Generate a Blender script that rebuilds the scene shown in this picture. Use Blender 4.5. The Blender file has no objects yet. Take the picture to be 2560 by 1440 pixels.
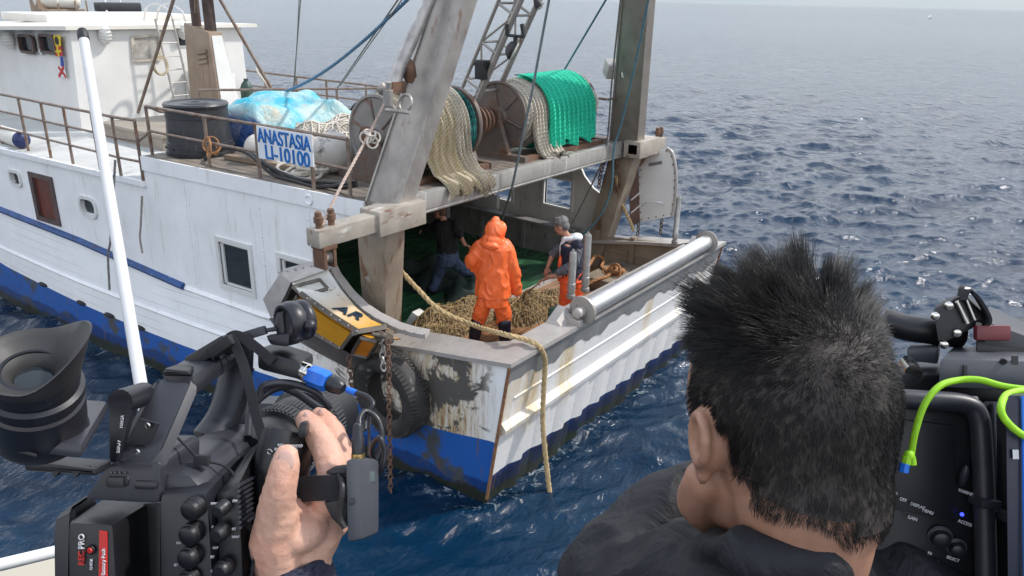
import bpy, bmesh, math, random
import numpy as np
from mathutils import Vector, Matrix, Euler
random.seed(7); rng = np.random.default_rng(7)
scn = bpy.context.scene; col = scn.collection
R_ = math.radians
# ---------------------------------------------------------------- camera (world axes = trawler axes: x starboard, y forward, z up, sea at 0)
CAMP = np.array([-5.868, -4.648, 5.5])
ROT = np.array([[0.602173, -0.270021, 0.751317], [-0.798126, -0.230032, 0.556848], [0.022465, -0.934973, -0.354]])
def _ortho(m):
    u, s, vt = np.linalg.svd(m); return u @ vt
ROT = _ortho(ROT)
FPX = 1920.0
def ray(px, py): return ROT @ np.array([(px-1280)/FPX, (py-720)/FPX, 1.0])
def AT(px, py, d): return CAMP + ray(px, py)*d
def _pl(px, py, ax, v):
    d = ray(px, py); return CAMP + d*((v-CAMP[ax])/d[ax])
def PX(px, py, x): return _pl(px, py, 0, x)
def PY(px, py, y): return _pl(px, py, 1, y)
def PZ(px, py, z): return _pl(px, py, 2, z)
def depth_of(p): return float((ROT.T @ (np.array(p)-CAMP))[2])
cam = bpy.data.cameras.new('camera'); camo = bpy.data.objects.new('camera', cam); col.objects.link(camo)
cr, cu, cb = ROT @ [1,0,0], ROT @ [0,-1,0], -(ROT @ [0,0,1])
camo.matrix_world = Matrix([[cr[i], cu[i], cb[i], CAMP[i]] for i in range(3)] + [[0,0,0,1]])
cam.sensor_width = 36; cam.lens = 36*FPX/2560; cam.clip_start = 0.05; cam.clip_end = 60000
scn.camera = camo
# ---------------------------------------------------------------- world, sun, exposure
SUN = np.array([0.52, -0.42, 0.74]); SUN = SUN/np.linalg.norm(SUN)
w = bpy.data.worlds.new('World'); scn.world = w; w.use_nodes = True
nt = w.node_tree; bg = nt.nodes['Background']
sky = nt.nodes.new('ShaderNodeTexSky'); sky.sky_type = 'NISHITA'; sky.sun_disc = False
sky.sun_elevation = math.asin(SUN[2]); sky.sun_rotation = math.atan2(SUN[0], SUN[1])
sky.air_density = 1.0; sky.dust_density = 1.0; sky.ozone_density = 1.5
# thin bright overcast over the clear sky; unseen bright band shaped as fill light
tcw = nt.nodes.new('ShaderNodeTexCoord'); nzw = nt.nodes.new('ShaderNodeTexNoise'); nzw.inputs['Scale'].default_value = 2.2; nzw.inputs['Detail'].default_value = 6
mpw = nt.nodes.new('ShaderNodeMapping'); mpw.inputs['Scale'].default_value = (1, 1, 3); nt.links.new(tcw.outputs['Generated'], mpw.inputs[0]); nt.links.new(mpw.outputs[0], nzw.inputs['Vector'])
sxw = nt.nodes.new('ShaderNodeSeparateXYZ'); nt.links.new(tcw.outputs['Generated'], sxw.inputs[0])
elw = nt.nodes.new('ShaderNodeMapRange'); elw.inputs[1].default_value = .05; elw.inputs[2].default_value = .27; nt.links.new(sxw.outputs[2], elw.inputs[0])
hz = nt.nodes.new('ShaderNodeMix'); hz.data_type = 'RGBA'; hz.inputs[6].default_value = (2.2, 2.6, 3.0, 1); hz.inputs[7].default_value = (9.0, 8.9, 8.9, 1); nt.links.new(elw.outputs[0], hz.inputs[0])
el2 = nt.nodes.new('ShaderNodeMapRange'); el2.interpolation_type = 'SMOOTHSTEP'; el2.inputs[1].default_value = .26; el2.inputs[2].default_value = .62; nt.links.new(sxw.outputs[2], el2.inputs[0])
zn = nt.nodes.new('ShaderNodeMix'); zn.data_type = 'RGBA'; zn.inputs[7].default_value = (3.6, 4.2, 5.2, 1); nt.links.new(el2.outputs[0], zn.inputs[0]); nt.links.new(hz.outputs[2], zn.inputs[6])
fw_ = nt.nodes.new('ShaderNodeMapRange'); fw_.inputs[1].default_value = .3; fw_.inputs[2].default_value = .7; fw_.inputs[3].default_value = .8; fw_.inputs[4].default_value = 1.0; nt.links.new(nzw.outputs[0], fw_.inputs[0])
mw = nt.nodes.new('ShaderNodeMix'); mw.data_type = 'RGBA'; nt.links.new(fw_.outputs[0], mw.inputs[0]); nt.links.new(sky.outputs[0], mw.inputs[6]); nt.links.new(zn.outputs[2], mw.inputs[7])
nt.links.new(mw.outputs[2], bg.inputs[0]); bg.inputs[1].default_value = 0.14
sl = bpy.data.lights.new('sun', 'SUN'); sl.energy = 2.2; sl.angle = R_(3); sl.color = (1, .95, .88)
so = bpy.data.objects.new('sun', sl); col.objects.link(so)
so.rotation_euler = Vector(-SUN).to_track_quat('-Z', 'Y').to_euler(); so.location = (5, -5, 30)
vs = scn.view_settings; vs.view_transform = 'Standard'; vs.look = 'None'; vs.exposure = 0.82; vs.gamma = 1
scn.cycles.max_bounces = 6; scn.cycles.transparent_max_bounces = 12
# ---------------------------------------------------------------- mesh helpers
class MB:
    def __init__(s): s.v = []; s.f = []
    def add(s, vs, fs):
        b = len(s.v); s.v += [tuple(map(float, p)) for p in vs]; s.f += [tuple(b+i for i in f) for f in fs]; return s
    def box(s, c, h, rot=None, bev=0.0):
        bm = bmesh.new(); bmesh.ops.create_cube(bm, size=2)
        bmesh.ops.scale(bm, vec=Vector(h), verts=bm.verts)
        if bev > 0: bmesh.ops.bevel(bm, geom=bm.edges[:], offset=bev, segments=2, affect='EDGES', profile=.6)
        bm.verts.index_update()
        M = np.eye(3) if rot is None else np.array(rot)
        vs = [M @ np.array(v.co) + np.array(c) for v in bm.verts]; fs = [[v.index for v in f.verts] for f in bm.faces]
        bm.free(); return s.add(vs, fs)
    def span(s, a, b, bev=0.0):
        a = np.array(a, float); b = np.array(b, float)
        return s.box((a+b)/2, np.abs(b-a)/2, None, bev)
    def hexa(s, p8, bev=0.0):     # p8: 4 bottom then 4 top corners
        F = [(3,2,1,0),(4,5,6,7),(0,1,5,4),(1,2,6,5),(2,3,7,6),(3,0,4,7)]
        if bev <= 0: return s.add(p8, F)
        bm = bmesh.new(); vv = [bm.verts.new(p) for p in p8]
        for f in F: bm.faces.new([vv[i] for i in f])
        bmesh.ops.recalc_face_normals(bm, faces=bm.faces)
        bmesh.ops.bevel(bm, geom=bm.edges[:], offset=bev, segments=2, affect='EDGES', profile=.6)
        bm.verts.index_update(); s.add([v.co[:] for v in bm.verts], [[v.index for v in f.verts] for f in bm.faces]); bm.free(); return s
    def prism(s, poly, vec, bev=0.0):   # outline polygon (3-D points) pushed along vec
        n = len(poly); P = [np.array(p, float) for p in poly]; V = np.array(vec, float)
        if bev <= 0:
            return s.add(P+[p+V for p in P], [tuple(range(n)), tuple(range(2*n-1, n-1, -1))]+[(i, (i+1) % n, n+(i+1) % n, n+i) for i in range(n)])
        bm = bmesh.new(); a = [bm.verts.new(p) for p in P]; b = [bm.verts.new(p+V) for p in P]
        bm.faces.new(a); bm.faces.new(b[::-1])
        for i in range(n): bm.faces.new((a[i], a[(i+1) % n], b[(i+1) % n], b[i]))
        bmesh.ops.recalc_face_normals(bm, faces=bm.faces)
        bmesh.ops.bevel(bm, geom=bm.edges[:], offset=bev, segments=2, affect='EDGES', profile=.6)
        bm.verts.index_update(); s.add([v.co[:] for v in bm.verts], [[v.index for v in f.verts] for f in bm.faces]); bm.free(); return s
    def tube(s, pts, r, n=8, cap=True, flat=None):
        P = np.array(pts, float); m = len(P); rr = np.full(m, r, float) if np.isscalar(r) else np.array(r, float)
        T = np.gradient(P, axis=0); T /= np.linalg.norm(T, axis=1)[:, None]+1e-12
        u = np.cross(T[0], [0, 0, 1.]);
        if np.linalg.norm(u) < .1: u = np.cross(T[0], [1., 0, 0])
        u /= np.linalg.norm(u); vs = []; fs = []; an = np.arange(n)*2*math.pi/n
        for i in range(m):
            u = u - T[i]*(u @ T[i]); u /= np.linalg.norm(u)+1e-12; w_ = np.cross(T[i], u)
            vs += [P[i]+rr[i]*(math.cos(a)*u+math.sin(a)*w_*(flat or 1)) for a in an]
        for i in range(m-1):
            for k in range(n): fs.append((i*n+k, i*n+(k+1) % n, (i+1)*n+(k+1) % n, (i+1)*n+k))
        if cap: fs += [tuple(range(n-1, -1, -1)), tuple((m-1)*n+k for k in range(n))]
        return s.add(vs, fs)
    def bar(s, a, b, r, n=8): return s.tube([a, b], r, n)
    def lathe(s, o, ax, prof, n=24, up=None):      # prof: (distance along axis, radius)
        ax = np.array(ax, float); ax /= np.linalg.norm(ax); u = np.cross(ax, [0, 0, 1.] if abs(ax[2]) < .9 else [1., 0, 0]); u /= np.linalg.norm(u); w_ = np.cross(ax, u)
        o = np.array(o, float); vs = []; fs = []; m = len(prof)
        for d, r in prof: vs += [o+ax*d+r*(math.cos(a)*u+math.sin(a)*w_) for a in np.arange(n)*2*math.pi/n]
        for i in range(m-1):
            for k in range(n): fs.append((i*n+k, i*n+(k+1) % n, (i+1)*n+(k+1) % n, (i+1)*n+k))
        fs += [tuple(range(n-1, -1, -1)), tuple((m-1)*n+k for k in range(n))]
        return s.add(vs, fs)
    def ball(s, c, h, nu=20, nv=12, rot=None, noise=0):
        c = np.array(c, float); h = np.array([h]*3 if np.isscalar(h) else h, float); M = np.eye(3) if rot is None else np.array(rot); vs = []; fs = []
        for j in range(nv+1):
            t = math.pi*j/nv
            for k in range(nu):
                a = 2*math.pi*k/nu; d = np.array([math.sin(t)*math.cos(a), math.sin(t)*math.sin(a), math.cos(t)])
                q = 1+noise*(math.sin(5*d[0]+3*d[1])*math.cos(4*d[2]+2*d[0])) if noise else 1
                vs.append(c+M @ (d*h*q))
        for j in range(nv):
            for k in range(nu): fs.append((j*nu+k, (j+1)*nu+k, (j+1)*nu+(k+1) % nu, j*nu+(k+1) % nu))
        return s.add(vs, fs)
    def torus(s, c, ax, Rr, r, n=32, m=12, flat=1.0):
        ax = np.array(ax, float)/np.linalg.norm(ax); u = np.cross(ax, [0, 0, 1.] if abs(ax[2]) < .9 else [1., 0, 0]); u /= np.linalg.norm(u); w_ = np.cross(ax, u); vs = []; fs = []
        for i in range(n):
            a = 2*math.pi*i/n; d = math.cos(a)*u+math.sin(a)*w_
            for k in range(m):
                b = 2*math.pi*k/m; vs.append(np.array(c)+d*(Rr+r*math.cos(b))+ax*r*flat*math.sin(b))
        for i in range(n):
            for k in range(m): fs.append((i*m+k, ((i+1) % n)*m+k, ((i+1) % n)*m+(k+1) % m, i*m+(k+1) % m))
        return s.add(vs, fs)
    def rope(s, pts, r, pitch=None, n=6, strands=3):
        P = resample(pts, r*1.6); m = len(P); pitch = pitch or r*8
        T = np.gradient(P, axis=0); T /= np.linalg.norm(T, axis=1)[:, None]+1e-12
        L = np.concatenate([[0], np.cumsum(np.linalg.norm(np.diff(P, axis=0), axis=1))])
        u = np.cross(T[0], [0, 0, 1.]);
        if np.linalg.norm(u) < .1: u = np.cross(T[0], [1., 0, 0])
        U = []
        for i in range(m):
            u = u-T[i]*(u @ T[i]); u /= np.linalg.norm(u)+1e-12; U.append(u)
        U = np.array(U); W_ = np.cross(T, U)
        for k in range(strands):
            a = 2*math.pi*(L/pitch+k/strands)
            s.tube(P+r*.5*(np.cos(a)[:, None]*U+np.sin(a)[:, None]*W_), r*.58, n)
        return s
    def chain(s, a, b, link=.09, r=.011, sag=0, pts=None):
        P = resample(pts if pts is not None else sagline(a, b, sag), link*.72); 
        for i in range(len(P)-1):
            d = P[i+1]-P[i]; c = (P[i]+P[i+1])/2; d /= np.linalg.norm(d)
            u = np.cross(d, [.3, .8, .1]); u /= np.linalg.norm(u)
            if i % 2: u = np.cross(d, u)
            q = [c+d*link*.5*math.cos(t)+u*link*.3*math.sin(t) for t in np.linspace(0, 2*math.pi, 11)]
            s.tube(q, r, 5, cap=False)
        return s
    def lattice(s, fn, nu, nv, closed=False):
        vs = [fn(i/nu, j/nv) for j in range(nv+1) for i in range(nu+1)]
        fs = [(j*(nu+1)+i, j*(nu+1)+i+1, (j+1)*(nu+1)+i+1, (j+1)*(nu+1)+i) for j in range(nv) for i in range(nu)]
        return s.add(vs, fs)
def resample(pts, step):
    P = np.array(pts, float)
    d = np.linalg.norm(np.diff(P, axis=0), axis=1); L = np.concatenate([[0], np.cumsum(d)]); n = max(2, int(L[-1]/step)+1)
    t = np.linspace(0, L[-1], n); return np.stack([np.interp(t, L, P[:, k]) for k in range(3)], 1)
def smooth(pts, n=8):                # Catmull-Rom through the points
    P = [np.array(p, float) for p in pts]; P = [2*P[0]-P[1]]+P+[2*P[-1]-P[-2]]; out = []
    for i in range(1, len(P)-2):
        for t in np.arange(n)/n:
            a, b, c, d = P[i-1:i+3]
            out.append(.5*((2*b)+(c-a)*t+(2*a-5*b+4*c-d)*t*t+(3*b-a-3*c+d)*t**3))
    out.append(P[-2]); return np.array(out)
def sagline(a, b, sag, n=14):
    a = np.array(a, float); b = np.array(b, float); t = np.linspace(0, 1, n)[:, None]
    P = a+(b-a)*t; P[:, 2] -= (sag*4*t*(1-t))[:, 0]; return P
def fr(x, y=None):                   # orthonormal frame columns from axis x and hint y
    x = np.array(x, float); x /= np.linalg.norm(x); y = np.array(y if y is not None else ([0, 0, 1] if abs(x[2]) < .9 else [0, 1, 0]), float)
    y = y-x*(x @ y); y /= np.linalg.norm(y); return np.stack([x, y, np.cross(x, y)], 1)
ORG = {}
def empty(name, label, cat, loc, group=None, kind=None):
    o = bpy.data.objects.new(name, None); col.objects.link(o); o.location = [float(a) for a in loc]; o.empty_display_size = .1
    o['label'] = label; o['category'] = cat
    if group: o['group'] = group
    if kind: o['kind'] = kind
    ORG[o] = np.array(loc, float); return o
def obj(name, mb, m, parent=None, ang=40, label=None, cat=None, group=None, kind=None, loc=None, fix=True, me=None):
    off = ORG[parent] if parent is not None else (np.array(loc, float) if loc is not None else (np.array(mb.v).min(0)+np.array(mb.v).max(0))/2*np.array([1, 1, 0])+np.array([0, 0, np.array(mb.v)[:, 2].min()]))
    if me is None:
        me = bpy.data.meshes.new(name); me.from_pydata((np.array(mb.v)-off).tolist(), [], mb.f); 
        if fix:
            bm = bmesh.new(); bm.from_mesh(me); bmesh.ops.recalc_face_normals(bm, faces=bm.faces); bm.to_mesh(me); bm.free()
        if ang: me.shade_smooth(); me.set_sharp_from_angle(angle=R_(ang))
    o = bpy.data.objects.new(name, me); col.objects.link(o); ORG[o] = off
    if m is not None: me.materials.clear(); me.materials.append(m)
    if parent is not None: o.parent = parent
    else: o.location = [float(a) for a in off]
    if label: o['label'] = label
    if cat: o['category'] = cat
    if group: o['group'] = group
    if kind: o['kind'] = kind
    return o
def dup(root, loc, label=None):
    r = root.copy(); col.objects.link(r); r.location = loc
    if label: r['label'] = label
    for ch in root.children:
        c = ch.copy(); col.objects.link(c); c.parent = r
        for g in ch.children:
            d = g.copy(); col.objects.link(d); d.parent = c
    return r
def text(name, body, m, parent, origin, xdir, ydir, height, sx=1.0, depth=.002, bold=0.0, shear=0.0, align='LEFT'):
    c = bpy.data.curves.new(name, 'FONT'); c.body = body; c.size = 1.0; c.extrude = depth/height; c.offset = bold; c.shear = shear; c.align_x = align
    t = bpy.data.objects.new('tmp', c); col.objects.link(t); dg = bpy.context.evaluated_depsgraph_get()
    me = bpy.data.meshes.new_from_object(t.evaluated_get(dg)); bpy.data.objects.remove(t)
    X = np.array(xdir, float); X /= np.linalg.norm(X); Y = np.array(ydir, float); Y = Y-X*(X @ Y); Y /= np.linalg.norm(Y); Z = np.cross(X, Y)
    o_ = np.array(origin, float)-ORG[parent]; h = height/.70
    M = Matrix([[X[i]*h*sx, Y[i]*h, Z[i]*h, o_[i]] for i in range(3)]+[[0, 0, 0, 1]]); me.transform(M); me.name = name
    return obj(name, None, m, parent, me=me)
def fuse(mb, voxel, it=6, f=.5):      # union of overlapping shapes into one continuous smooth skin
    me = bpy.data.meshes.new('tmp'); me.from_pydata(mb.v, [], mb.f)
    bm = bmesh.new(); bm.from_mesh(me); bmesh.ops.recalc_face_normals(bm, faces=bm.faces); bm.to_mesh(me); bm.free()
    o = bpy.data.objects.new('tmp', me); col.objects.link(o)
    r = o.modifiers.new('r', 'REMESH'); r.mode = 'VOXEL'; r.voxel_size = voxel
    if it: sm = o.modifiers.new('s', 'SMOOTH'); sm.factor = f; sm.iterations = it
    ev = o.evaluated_get(bpy.context.evaluated_depsgraph_get()); m2 = bpy.data.meshes.new_from_object(ev)
    n = len(m2.vertices); v = np.empty(n*3); m2.vertices.foreach_get('co', v); out = MB(); out.v = [tuple(p) for p in v.reshape(-1, 3)]
    out.f = [tuple(p.vertices) for p in m2.polygons]
    bpy.data.objects.remove(o); bpy.data.meshes.remove(me); bpy.data.meshes.remove(m2); return out
def wrinkle(mb, amp, freq, seed=0, ridge=1.0, stretch=(1, 1, .55)):   # folds pushed along the surface normal
    from mathutils import noise
    me = bpy.data.meshes.new('tmp'); me.from_pydata(mb.v, [], mb.f); n = len(me.vertices); nm = np.empty(n*3); me.vertices.foreach_get('normal', nm) if hasattr(me, 'vertices') else None; nm = nm.reshape(-1, 3); V = np.array(mb.v); bpy.data.meshes.remove(me); out = []
    for p, q in zip(V, nm):
        a = Vector((p[0]*freq*stretch[0]+seed, p[1]*freq*stretch[1], p[2]*freq*stretch[2])); b = noise.noise_vector(a*.7)*.8; k = 1-abs(noise.noise(a+b))*2.2; k2 = noise.noise(a*2.3+b)
        out.append(tuple(p+q*amp*(ridge*max(0, k)**2-.35+.35*k2)))
    mb.v = out; return mb
def limb(mb, pts, rad, n=14, flat=None, hint=None):      # tapered rounded limb through joints
    P = smooth(pts, 6) if len(pts) > 2 else np.array(pts, float)
    k = np.linspace(0, len(rad)-1, len(P)); rr = np.interp(k, range(len(rad)), rad)
    mb.tube(P, rr, n); mb.ball(P[0], rr[0], 14, 8); mb.ball(P[-1], rr[-1], 14, 8); return mb
# ---------------------------------------------------------------- materials
class NT:
    def __init__(s, name):
        s.m = bpy.data.materials.new(name); s.m.use_nodes = True; s.t = s.m.node_tree; s.b = s.t.nodes['Principled BSDF']; s.tc = s.t.nodes.new('ShaderNodeTexCoord')
    def n(s, typ, **kw):
        x = s.t.nodes.new(typ)
        for k, v in kw.items(): setattr(x, k, v)
        return x
    def l(s, a, b): s.t.links.new(a, b)
    def vec(s, scale=(1, 1, 1), rot=(0, 0, 0), src='Object'):
        mp = s.n('ShaderNodeMapping'); s.l(s.tc.outputs[src], mp.inputs[0]); mp.inputs['Scale'].default_value = scale; mp.inputs['Rotation'].default_value = rot; return mp.outputs[0]
    def noise(s, scale, detail=4, rough=.55, stretch=(1, 1, 1), dist=0):
        x = s.n('ShaderNodeTexNoise'); s.l(s.vec(stretch), x.inputs['Vector']); x.inputs['Scale'].default_value = scale; x.inputs['Detail'].default_value = detail; x.inputs['Roughness'].default_value = rough; x.inputs['Distortion'].default_value = dist; return x.outputs[0]
    def ramp(s, src, a, b, inv=False):
        x = s.n('ShaderNodeMapRange'); s.l(src, x.inputs[0]); x.inputs[1].default_value = a; x.inputs[2].default_value = b; x.inputs[3].default_value = 1 if inv else 0; x.inputs[4].default_value = 0 if inv else 1; return x.outputs[0]
    def math(s, op, a, b=None, c=None):
        x = s.n('ShaderNodeMath', operation=op)
        for i, q in enumerate((a, b, c)):
            if q is None: continue
            if isinstance(q, (int, float)): x.inputs[i].default_value = q
            else: s.l(q, x.inputs[i])
        return x.outputs[0]
    def mix(s, fac, a, b, mode='MIX'):
        x = s.n('ShaderNodeMix', data_type='RGBA', blend_type=mode)
        for i, q in ((0, fac), (6, a), (7, b)):
            if isinstance(q, (int, float)): x.inputs[i].default_value = q
            elif isinstance(q, tuple): x.inputs[i].default_value = (*q[:3], 1)
            else: s.l(q, x.inputs[i])
        return x.outputs[2]
    def bump(s, h, strength=.3, dist=.01, prev=None):
        x = s.n('ShaderNodeBump'); s.l(h, x.inputs['Height']); x.inputs['Strength'].default_value = strength; x.inputs['Distance'].default_value = dist
        if prev is not None: s.l(prev, x.inputs['Normal'])
        return x.outputs[0]
    def xyz(s):
        x = s.n('ShaderNodeSeparateXYZ'); s.l(s.tc.outputs['Object'], x.inputs[0]); return x.outputs
    def out(s, c=None, rough=None, metal=None, normal=None):
        for k, v in (('Base Color', c), ('Roughness', rough), ('Metallic', metal), ('Normal', normal)):
            if v is None: continue
            if isinstance(v, (int, float)): s.b.inputs[k].default_value = v
            elif isinstance(v, tuple): s.b.inputs[k].default_value = (*v, 1)
            else: s.l(v, s.b.inputs[k])
        return s.m
def M(name, c, rough=.5, metal=0, var=.2, vs=3, bump=0, bs=40, stains=(), bd=.004, rv=.1):
    """base colour + slow tone variation + stains (colour, scale, lo, hi, stretch)"""
    t = NT(name); base = c
    if var:
        nz = t.noise(vs, 5); base = t.mix(t.ramp(nz, .3, .7), tuple(x*(1-var) for x in c), tuple(min(1, x*(1+var)) for x in c))
    for (sc, ss, lo, hi, st) in stains: base = t.mix(t.ramp(t.noise(ss, 6, .65, st), lo, hi), base, sc)
    ro = t.math('MULTIPLY_ADD', t.noise(vs*4, 3), rv*2, rough-rv) if rv else rough
    nm = t.bump(t.noise(bs, 4), min(1, bump), bd) if bump else None
    return t.out(base, ro, metal, nm)
RUST = (.16, .06, .025)
m_white = M('white_paint', (.81, .815, .82), .45, var=.06, vs=2, bump=.15, bs=8, stains=(((.55, .5, .42), 3, .58, .8, (3, 3, .4)), ((.45, .33, .2), 5, .7, .85, (5, 5, .5))))
m_white2 = M('clean_white_paint', (.66, .655, .635), .45, var=.06, vs=2, bump=.25, bs=5, stains=(((.5, .42, .3), 4, .66, .9, (2, 2, .6)),))
m_roof = M('roof_paint', (.68, .65, .59), .5, var=.06, vs=1.5, stains=(((.6, .48, .34), 1.2, .55, .8, (1, 1, 1)),))
m_fdeck = M('grey_deck_paint', (.50, .50, .48), .6, var=.12, vs=2, bump=.2, bs=30, stains=(((.25, .22, .19), 4, .62, .75, (1, 1, 1)),))
m_steel = M('weathered_steel', (.33, .305, .28), .45, .35, var=.22, vs=4, bump=.2, bs=25, stains=((RUST, 3, .6, .78, (3, 3, .7)), ((.45, .43, .4), 5, .6, .72, (4, 4, .6))))
m_steel2 = M('rusty_gallows_steel', (.29, .24, .185), .5, .25, var=.2, vs=3, bump=.25, bs=25, stains=((RUST, 2.5, .52, .72, (4, 4, .6)), ((.10, .07, .05), 6, .62, .75, (1, 1, 1))))
m_shiny = M('stainless_steel', (.58, .57, .56), .34, .85, var=.08, vs=2, bump=.05, bs=14, stains=(((.42, .40, .38), 3, .55, .75, (1, 3, 3)),))
m_cap = M('cap_rail_metal', (.40, .37, .345), .42, .25, var=.14, vs=5, bump=.15, bs=40, stains=(((.22, .19, .16), 5, .58, .75, (1, 1, 1)), (RUST, 8, .68, .8, (1, 1, 1))))
m_rail = M('rusty_pipe', (.20, .155, .125), .55, .2, var=.3, vs=8, bump=.2, bs=60, stains=((RUST, 9, .5, .7, (1, 1, 1)), ((.42, .4, .37), 12, .62, .74, (1, 1, 1))))
m_rust = M('rust', (.15, .08, .05), .75, .1, var=.35, vs=9, bump=.4, bs=50, stains=(((.07, .05, .04), 8, .5, .7, (1, 1, 1)), ((.27, .10, .035), 11, .6, .75, (1, 1, 1))))
m_orust = M('orange_rust', (.30, .10, .03), .8, .1, var=.35, vs=14, bump=.4, bs=60)
m_brown = M('brown_casing', (.26, .19, .135), .5, .1, var=.18, vs=3, bump=.15, bs=20, stains=((RUST, 4, .58, .75, (3, 3, .5)), ((.5, .47, .42), 6, .66, .78, (3, 3, .5))))
m_hatch = M('hatch_brown', (.30, .26, .21), .55, .05, var=.15, vs=3, bump=.2, bs=20, stains=(((.2, .12, .08), 5, .6, .75, (1, 1, 1)),))
m_black = M('black_rubber', (.018, .018, .02), .55, var=.2, vs=6, rv=.15)
m_dark = M('dark_void', (.012, .012, .014), .8, var=0, rv=0)
m_barrel = M('black_plastic_tub', (.028, .029, .034), .42, var=.25, vs=4, bump=.08, bs=30, stains=(((.09, .09, .1), 6, .6, .75, (4, 4, .6)),))
m_blue = M('blue_paint', (.012, .065, .22), .5, var=.3, vs=5, bump=.3, bs=30, stains=(((.05, .05, .06), 6, .54, .66, (1, 2, 3)), ((.42, .42, .42), 9, .64, .70, (1, 1.5, 3))))
m_glass = M('dark_window_glass', (.02, .025, .03), .08, var=.2, vs=3, rv=.02)
m_doorred = M('mahogany_door', (.12, .03, .018), .4, var=.3, vs=5, stains=(((.4, .2, .1), 9, .66, .72, (1, 1, .6)),))
m_frame = M('brown_door_frame', (.09, .06, .055), .55, var=.3, vs=6)
m_grime = M('dark_grey_lining', (.18, .175, .17), .65, var=.25, vs=3, bump=.2, bs=15, stains=(((.16, .15, .14), 4, .6, .75, (1, 1, 1)), ((.02, .02, .02), 5, .6, .7, (2, 2, .6))))
m_lining = M('stained_wood_lining', (.27, .215, .155), .6, var=.2, vs=3, bump=.25, bs=20, stains=(((.09, .065, .045), 4, .55, .72, (1, 1, .6)),))
def planks(name, c, dark, width, axis, rough=.5, wet=.25, green=False):
    t = NT(name); X = t.xyz(); a = X[axis]
    k = t.math('DIVIDE', a, width); fr_ = t.math('FRACT', k); idx = t.math('FLOOR', k)
    seam = t.math('LESS_THAN', t.math('ABSOLUTE', t.math('SUBTRACT', fr_, .5)), .455)
    wn = t.n('ShaderNodeTexWhiteNoise', noise_dimensions='1D'); t.l(idx, wn.inputs['W'])
    st = (6, .7, 6) if axis == 0 else (.7, 6, 6)
    g = t.noise(6, 6, .6, st); base = t.mix(t.ramp(g, .3, .7), tuple(x*.6 for x in c), tuple(min(1, x*1.3) for x in c))
    base = t.mix(t.math('MULTIPLY', wn.outputs[0], .45), base, dark)
    base = t.mix(t.ramp(t.noise(1.6, 5), .5, .7), base, tuple(x*.5 for x in dark) if wet else dark)
    base = t.mix(seam, (.008, .007, .006), base)
    ro = t.ramp(t.noise(2.2, 4), .35, .7); ro = t.math('MULTIPLY_ADD', ro, .4, rough-.2)
    return t.out(base, ro, 0, t.bump(t.math('ADD', t.math('MULTIPLY', seam, .5), t.math('MULTIPLY', g, .3)), .5, .01))
m_wood = planks('wet_deck_planks', (.34, .17, .075), (.15, .075, .035), .14, 1, .4)
m_green = planks('green_deck_boards', (.042, .155, .068), (.02, .06, .032), .16, 1, .4)
m_udeck = planks('weathered_grey_planks', (.22, .185, .15), (.12, .095, .08), .15, 0, .7, wet=0)
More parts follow.
